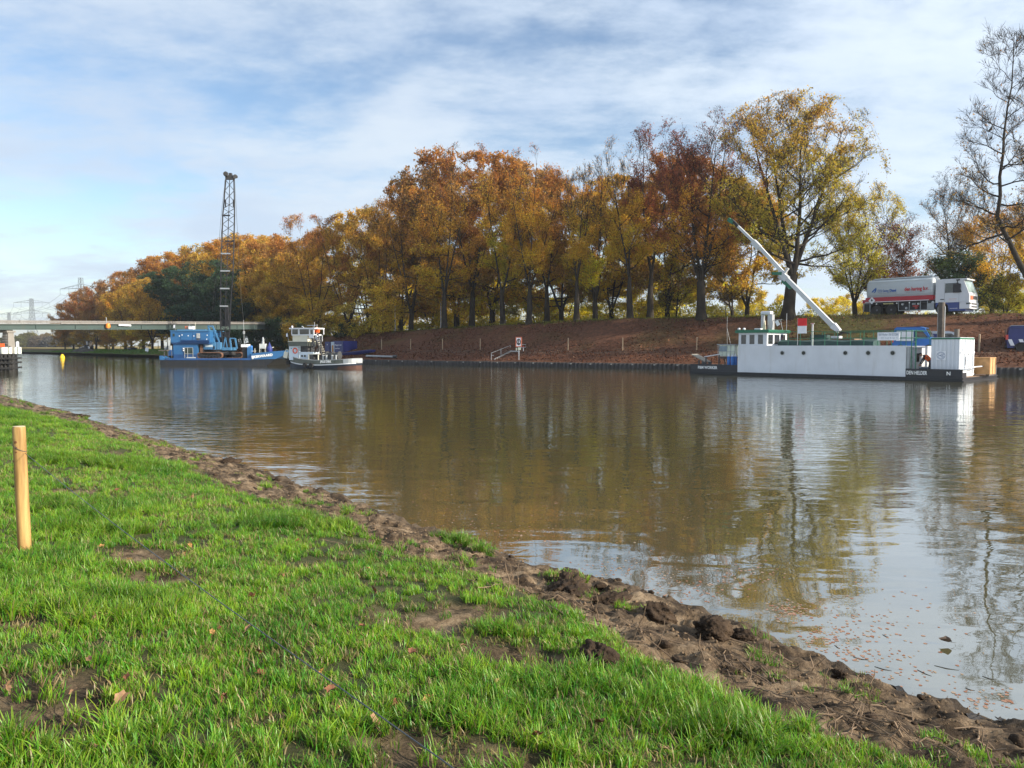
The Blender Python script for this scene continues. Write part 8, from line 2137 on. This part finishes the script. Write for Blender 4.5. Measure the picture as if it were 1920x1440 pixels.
def left_bits():
    p, s = bank(152, 4.5); a = fb_angle(s)
    T = thing('tractor', 'dark tractor with a cab parked under the wood at far left', 'tractor', p, a + .1)
    dk = pm('tractor_dark', (.020, .024, .05), .5, 0, .2, 2)
    m = MB(); m.bbox(.6, 2.4, .5, 1.3, .8, 1.5, .1); m.build('bonnet', dk, T); m = MB(); m.box(2.4, 3.6, .3, 1.5, 1.0, 2.5); c = m.build('cab', M_GLASS, T); m = MB(); m.box(2.35, 3.65, .25, 1.55, 2.5, 2.62); m.build('cab_roof', dk, T); m = MB(); m.box(2.45, 3.5, .28, .299, 1.1, 1.3); m.build('side_light', M_WHITE, T)
    for x, r in ((1.0, .5), (3.2, .8)):
        for y in (.05, 1.45): m = MB(); m.lathe([(r * .5, -.18), (r * .9, -.2), (r, -.12), (r, .12), (r * .9, .2), (r * .5, .18)], 16, (x, y, r), 'y'); m.build('wheel', M_RUBBER, T, True)
    m = MB(); m.bar((.6, .9, .9), (-1.2, .9, .5), .2, .3); m.box(-1.9, -1.1, .2, 1.7, .15, .8); m.build('loader_bucket', dk, T)
    m = MB(); m.cbox((4.2, .3, .7), (.4, .3, .8)); m.build('white_canister', M_CLOTH, T)
    p, s = bank(241, 5.0); T = thing('flat_trailer', 'low dark flat trailer on the grass strip at far left', 'trailer', p, fb_angle(s)); m = MB(); m.box(-1.4, 1.4, 0, 1.6, .5, .72); m.build('bed', dk, T); m = MB()
    for x in (-.8, .8): m.cyl((x, .1, .25), (x, 1.5, .25), .25, n=12)
    m.build('wheels', M_RUBBER, T)
    p, s = bank(275.5, 1.6); T = thing('small_white_sign', 'small white tilted sign board on the grass left of the blue pontoon', 'sign', p, .2); m = MB(); m.cbox((0, 0, .75), (.62, .04, .75), (.0, .15, 0)); m.build('board', M_CLOTH, T); m = MB(); m.bar((0, .04, -.1), (.05, .04, .7), .06); m.build('post', M_GREY, T)
    p, s = bank(150, 1.6); rng = np.random.default_rng(2); n = 30
    T = thing('soil_heap', 'long dark heap of soil at the waterside below the tractor', 'soil heap', p, fb_angle(s)); secs = []
    for i in range(n):
        t = i / (n - 1); h = 1.15 * math.sin(math.pi * t) ** .5 * rng.uniform(.75, 1.1); secs.append([(-8 + 15 * t, -.9, -.4), (-8 + 15 * t, -.1 + rng.uniform(-.2, .2), h * .7), (-8 + 15 * t, .9, h), (-8 + 15 * t, 2.4, h * .6), (-8 + 15 * t, 3, -.4)])
    m = MB(); m.loft(secs); m.build('heap', pm('dark_soil', (.030, .025, .020), .95, 0, .4, 1.5, .5), T)
    for i, u in enumerate((204, 214, 226, 262, 284)):
        p, s = bank(u, 6.5); t = thing('fence_stake', 'short stake on the far left grass, %s from the left' % ('first', 'second', 'third', 'fourth', 'fifth')[i], 'stake', p, 0, 'short stakes on the far left grass'); m = MB(); m.cyl((0, 0, -.2), (0, 0, 1.2), .07, n=6); m.build('shaft', pm('stake_wood', (.34, .25, .16)), t)
left_bits()

# ================================================================== POST AND WIRE IN THE FOREGROUND
def post():
    p = near_at(46, 1030); Y = p.y; T = thing('fence_post', 'round peeled yellow wooden post standing in the grass at left', 'post', p)
    h = at_y(43, 800, Y).z - p.z; r = 11.4 / F_PX * Y
    w = bpy.data.materials.new('peeled_pine'); w.use_nodes = True; nt = w.node_tree; N = nt.nodes.new; L = nt.links.new; b = nt.nodes['Principled BSDF']; b.inputs['Roughness'].default_value = .6; b.inputs['Specular IOR Level'].default_value = .3
    tc = N('ShaderNodeTexCoord'); mp = N('ShaderNodeMapping'); mp.inputs['Scale'].default_value = (11, 11, .9); L(tc.outputs['Object'], mp.inputs[0]); n1 = N('ShaderNodeTexNoise'); n1.inputs['Scale'].default_value = 2.2; n1.inputs['Detail'].default_value = 7; L(mp.outputs[0], n1.inputs[0])
    rp = N('ShaderNodeValToRGB'); e = rp.color_ramp.elements; e[0].position = .3; e[0].color = (.17, .085, .026, 1); e[1].position = .64; e[1].color = (.47, .30, .11, 1); L(n1.outputs['Fac'], rp.inputs[0]); L(rp.outputs[0], b.inputs['Base Color'])
    bp = N('ShaderNodeBump'); bp.inputs['Strength'].default_value = .35; bp.inputs['Distance'].default_value = .006; L(n1.outputs['Fac'], bp.inputs['Height']); L(bp.outputs[0], b.inputs['Normal'])
    m = MB(); n = 24; secs = []; rng = np.random.default_rng(1)
    for z, k in ((-.25, 1.0), (0, 1.02), (.2 * h, 1.0), (.45 * h, .985), (.7 * h, .975), (.9 * h, .965), (h - .012, .955), (h, .90)):
        secs.append([(r * k * (1 + .018 * math.sin(3 * t + z * 4) + .01 * math.sin(7 * t)) * math.cos(t) - .012 * z, r * k * (1 + .018 * math.sin(3 * t + z * 4)) * math.sin(t), z) for t in np.linspace(0, 2 * math.pi, n + 1)[:-1]])
    m.loft(secs); m.build('shaft', w, T, True)
    m = MB(); m.cyl((-.012 * h, 0, h - .002), (-.012 * h, 0, h + .004), r * .88, n=22); m.build('cut_end', pm('cut_end_wood', (.50, .40, .25), .8, 0, .2, 14), T)
    kn = pm('knot_brown', (.14, .06, .02), .7, 0, .3, 20)
    for a, z, s in ((-.52 * math.pi, .88, .012), (-.50 * math.pi, .835, .010), (-.78 * math.pi, .72, .008), (-.5 * math.pi, .80, .007)):
        m = MB(); rr = r * .97; m.lathe([(0, .004), (s * .7, .003), (s, -.002)], 10); o = m.build('knot', kn, T); o.location = (rr * math.cos(a) - .012 * z * h, rr * math.sin(a), z * h); o.rotation_euler = (math.pi / 2, 0, a + math.pi / 2)
    m = MB(); z = at_y(45, 838, Y).z - p.z
    pts = [(-.012 + (r + .003) * math.cos(t), (r + .003) * math.sin(t), z + .035 * math.sin((t - 4.7)) * -1.0) for t in np.linspace(math.pi * .9, math.pi * 2.1, 18)]
    m.tube(pts, .0022, 5); m.build('wire_loop', M_DKGREY, T)
    a = Vector((p.x + r * .9, p.y - r * .45, at_y(57, 849, Y).z)); q = at_y(850, 1440, 1.9)
    pts = [a.lerp(q, t) - Vector((0, 0, .03 * math.sin(math.pi * min(t, 1)))) for t in np.linspace(0, 1.25, 30)]
    W = thing('fence_wire', 'thin grey fence wire running from the yellow post across the grass', 'wire', a); m = MB(); m.tube([x - a for x in pts], .0021, 6); m.build('strand', pm('wire_grey', (.085, .09, .10), .45, .5), W, True)
post()

# ================================================================== THIN AUTUMN HAZE
def haze():
    m = bpy.data.materials.new('haze'); m.use_nodes = True; nt = m.node_tree; nt.nodes.clear()
    o = nt.nodes.new('ShaderNodeOutputMaterial'); v = nt.nodes.new('ShaderNodeVolumePrincipled')
    v.inputs['Color'].default_value = (.90, .94, 1.0, 1); v.inputs['Density'].default_value = 0.00022; v.inputs['Anisotropy'].default_value = 0.3
    nt.links.new(v.outputs[0], o.inputs['Volume'])
    b = MB(); b.box(-3600, 3600, -3500, 3600, -2.0, 60); tag(b.build('haze', m), kind='stuff')
haze()
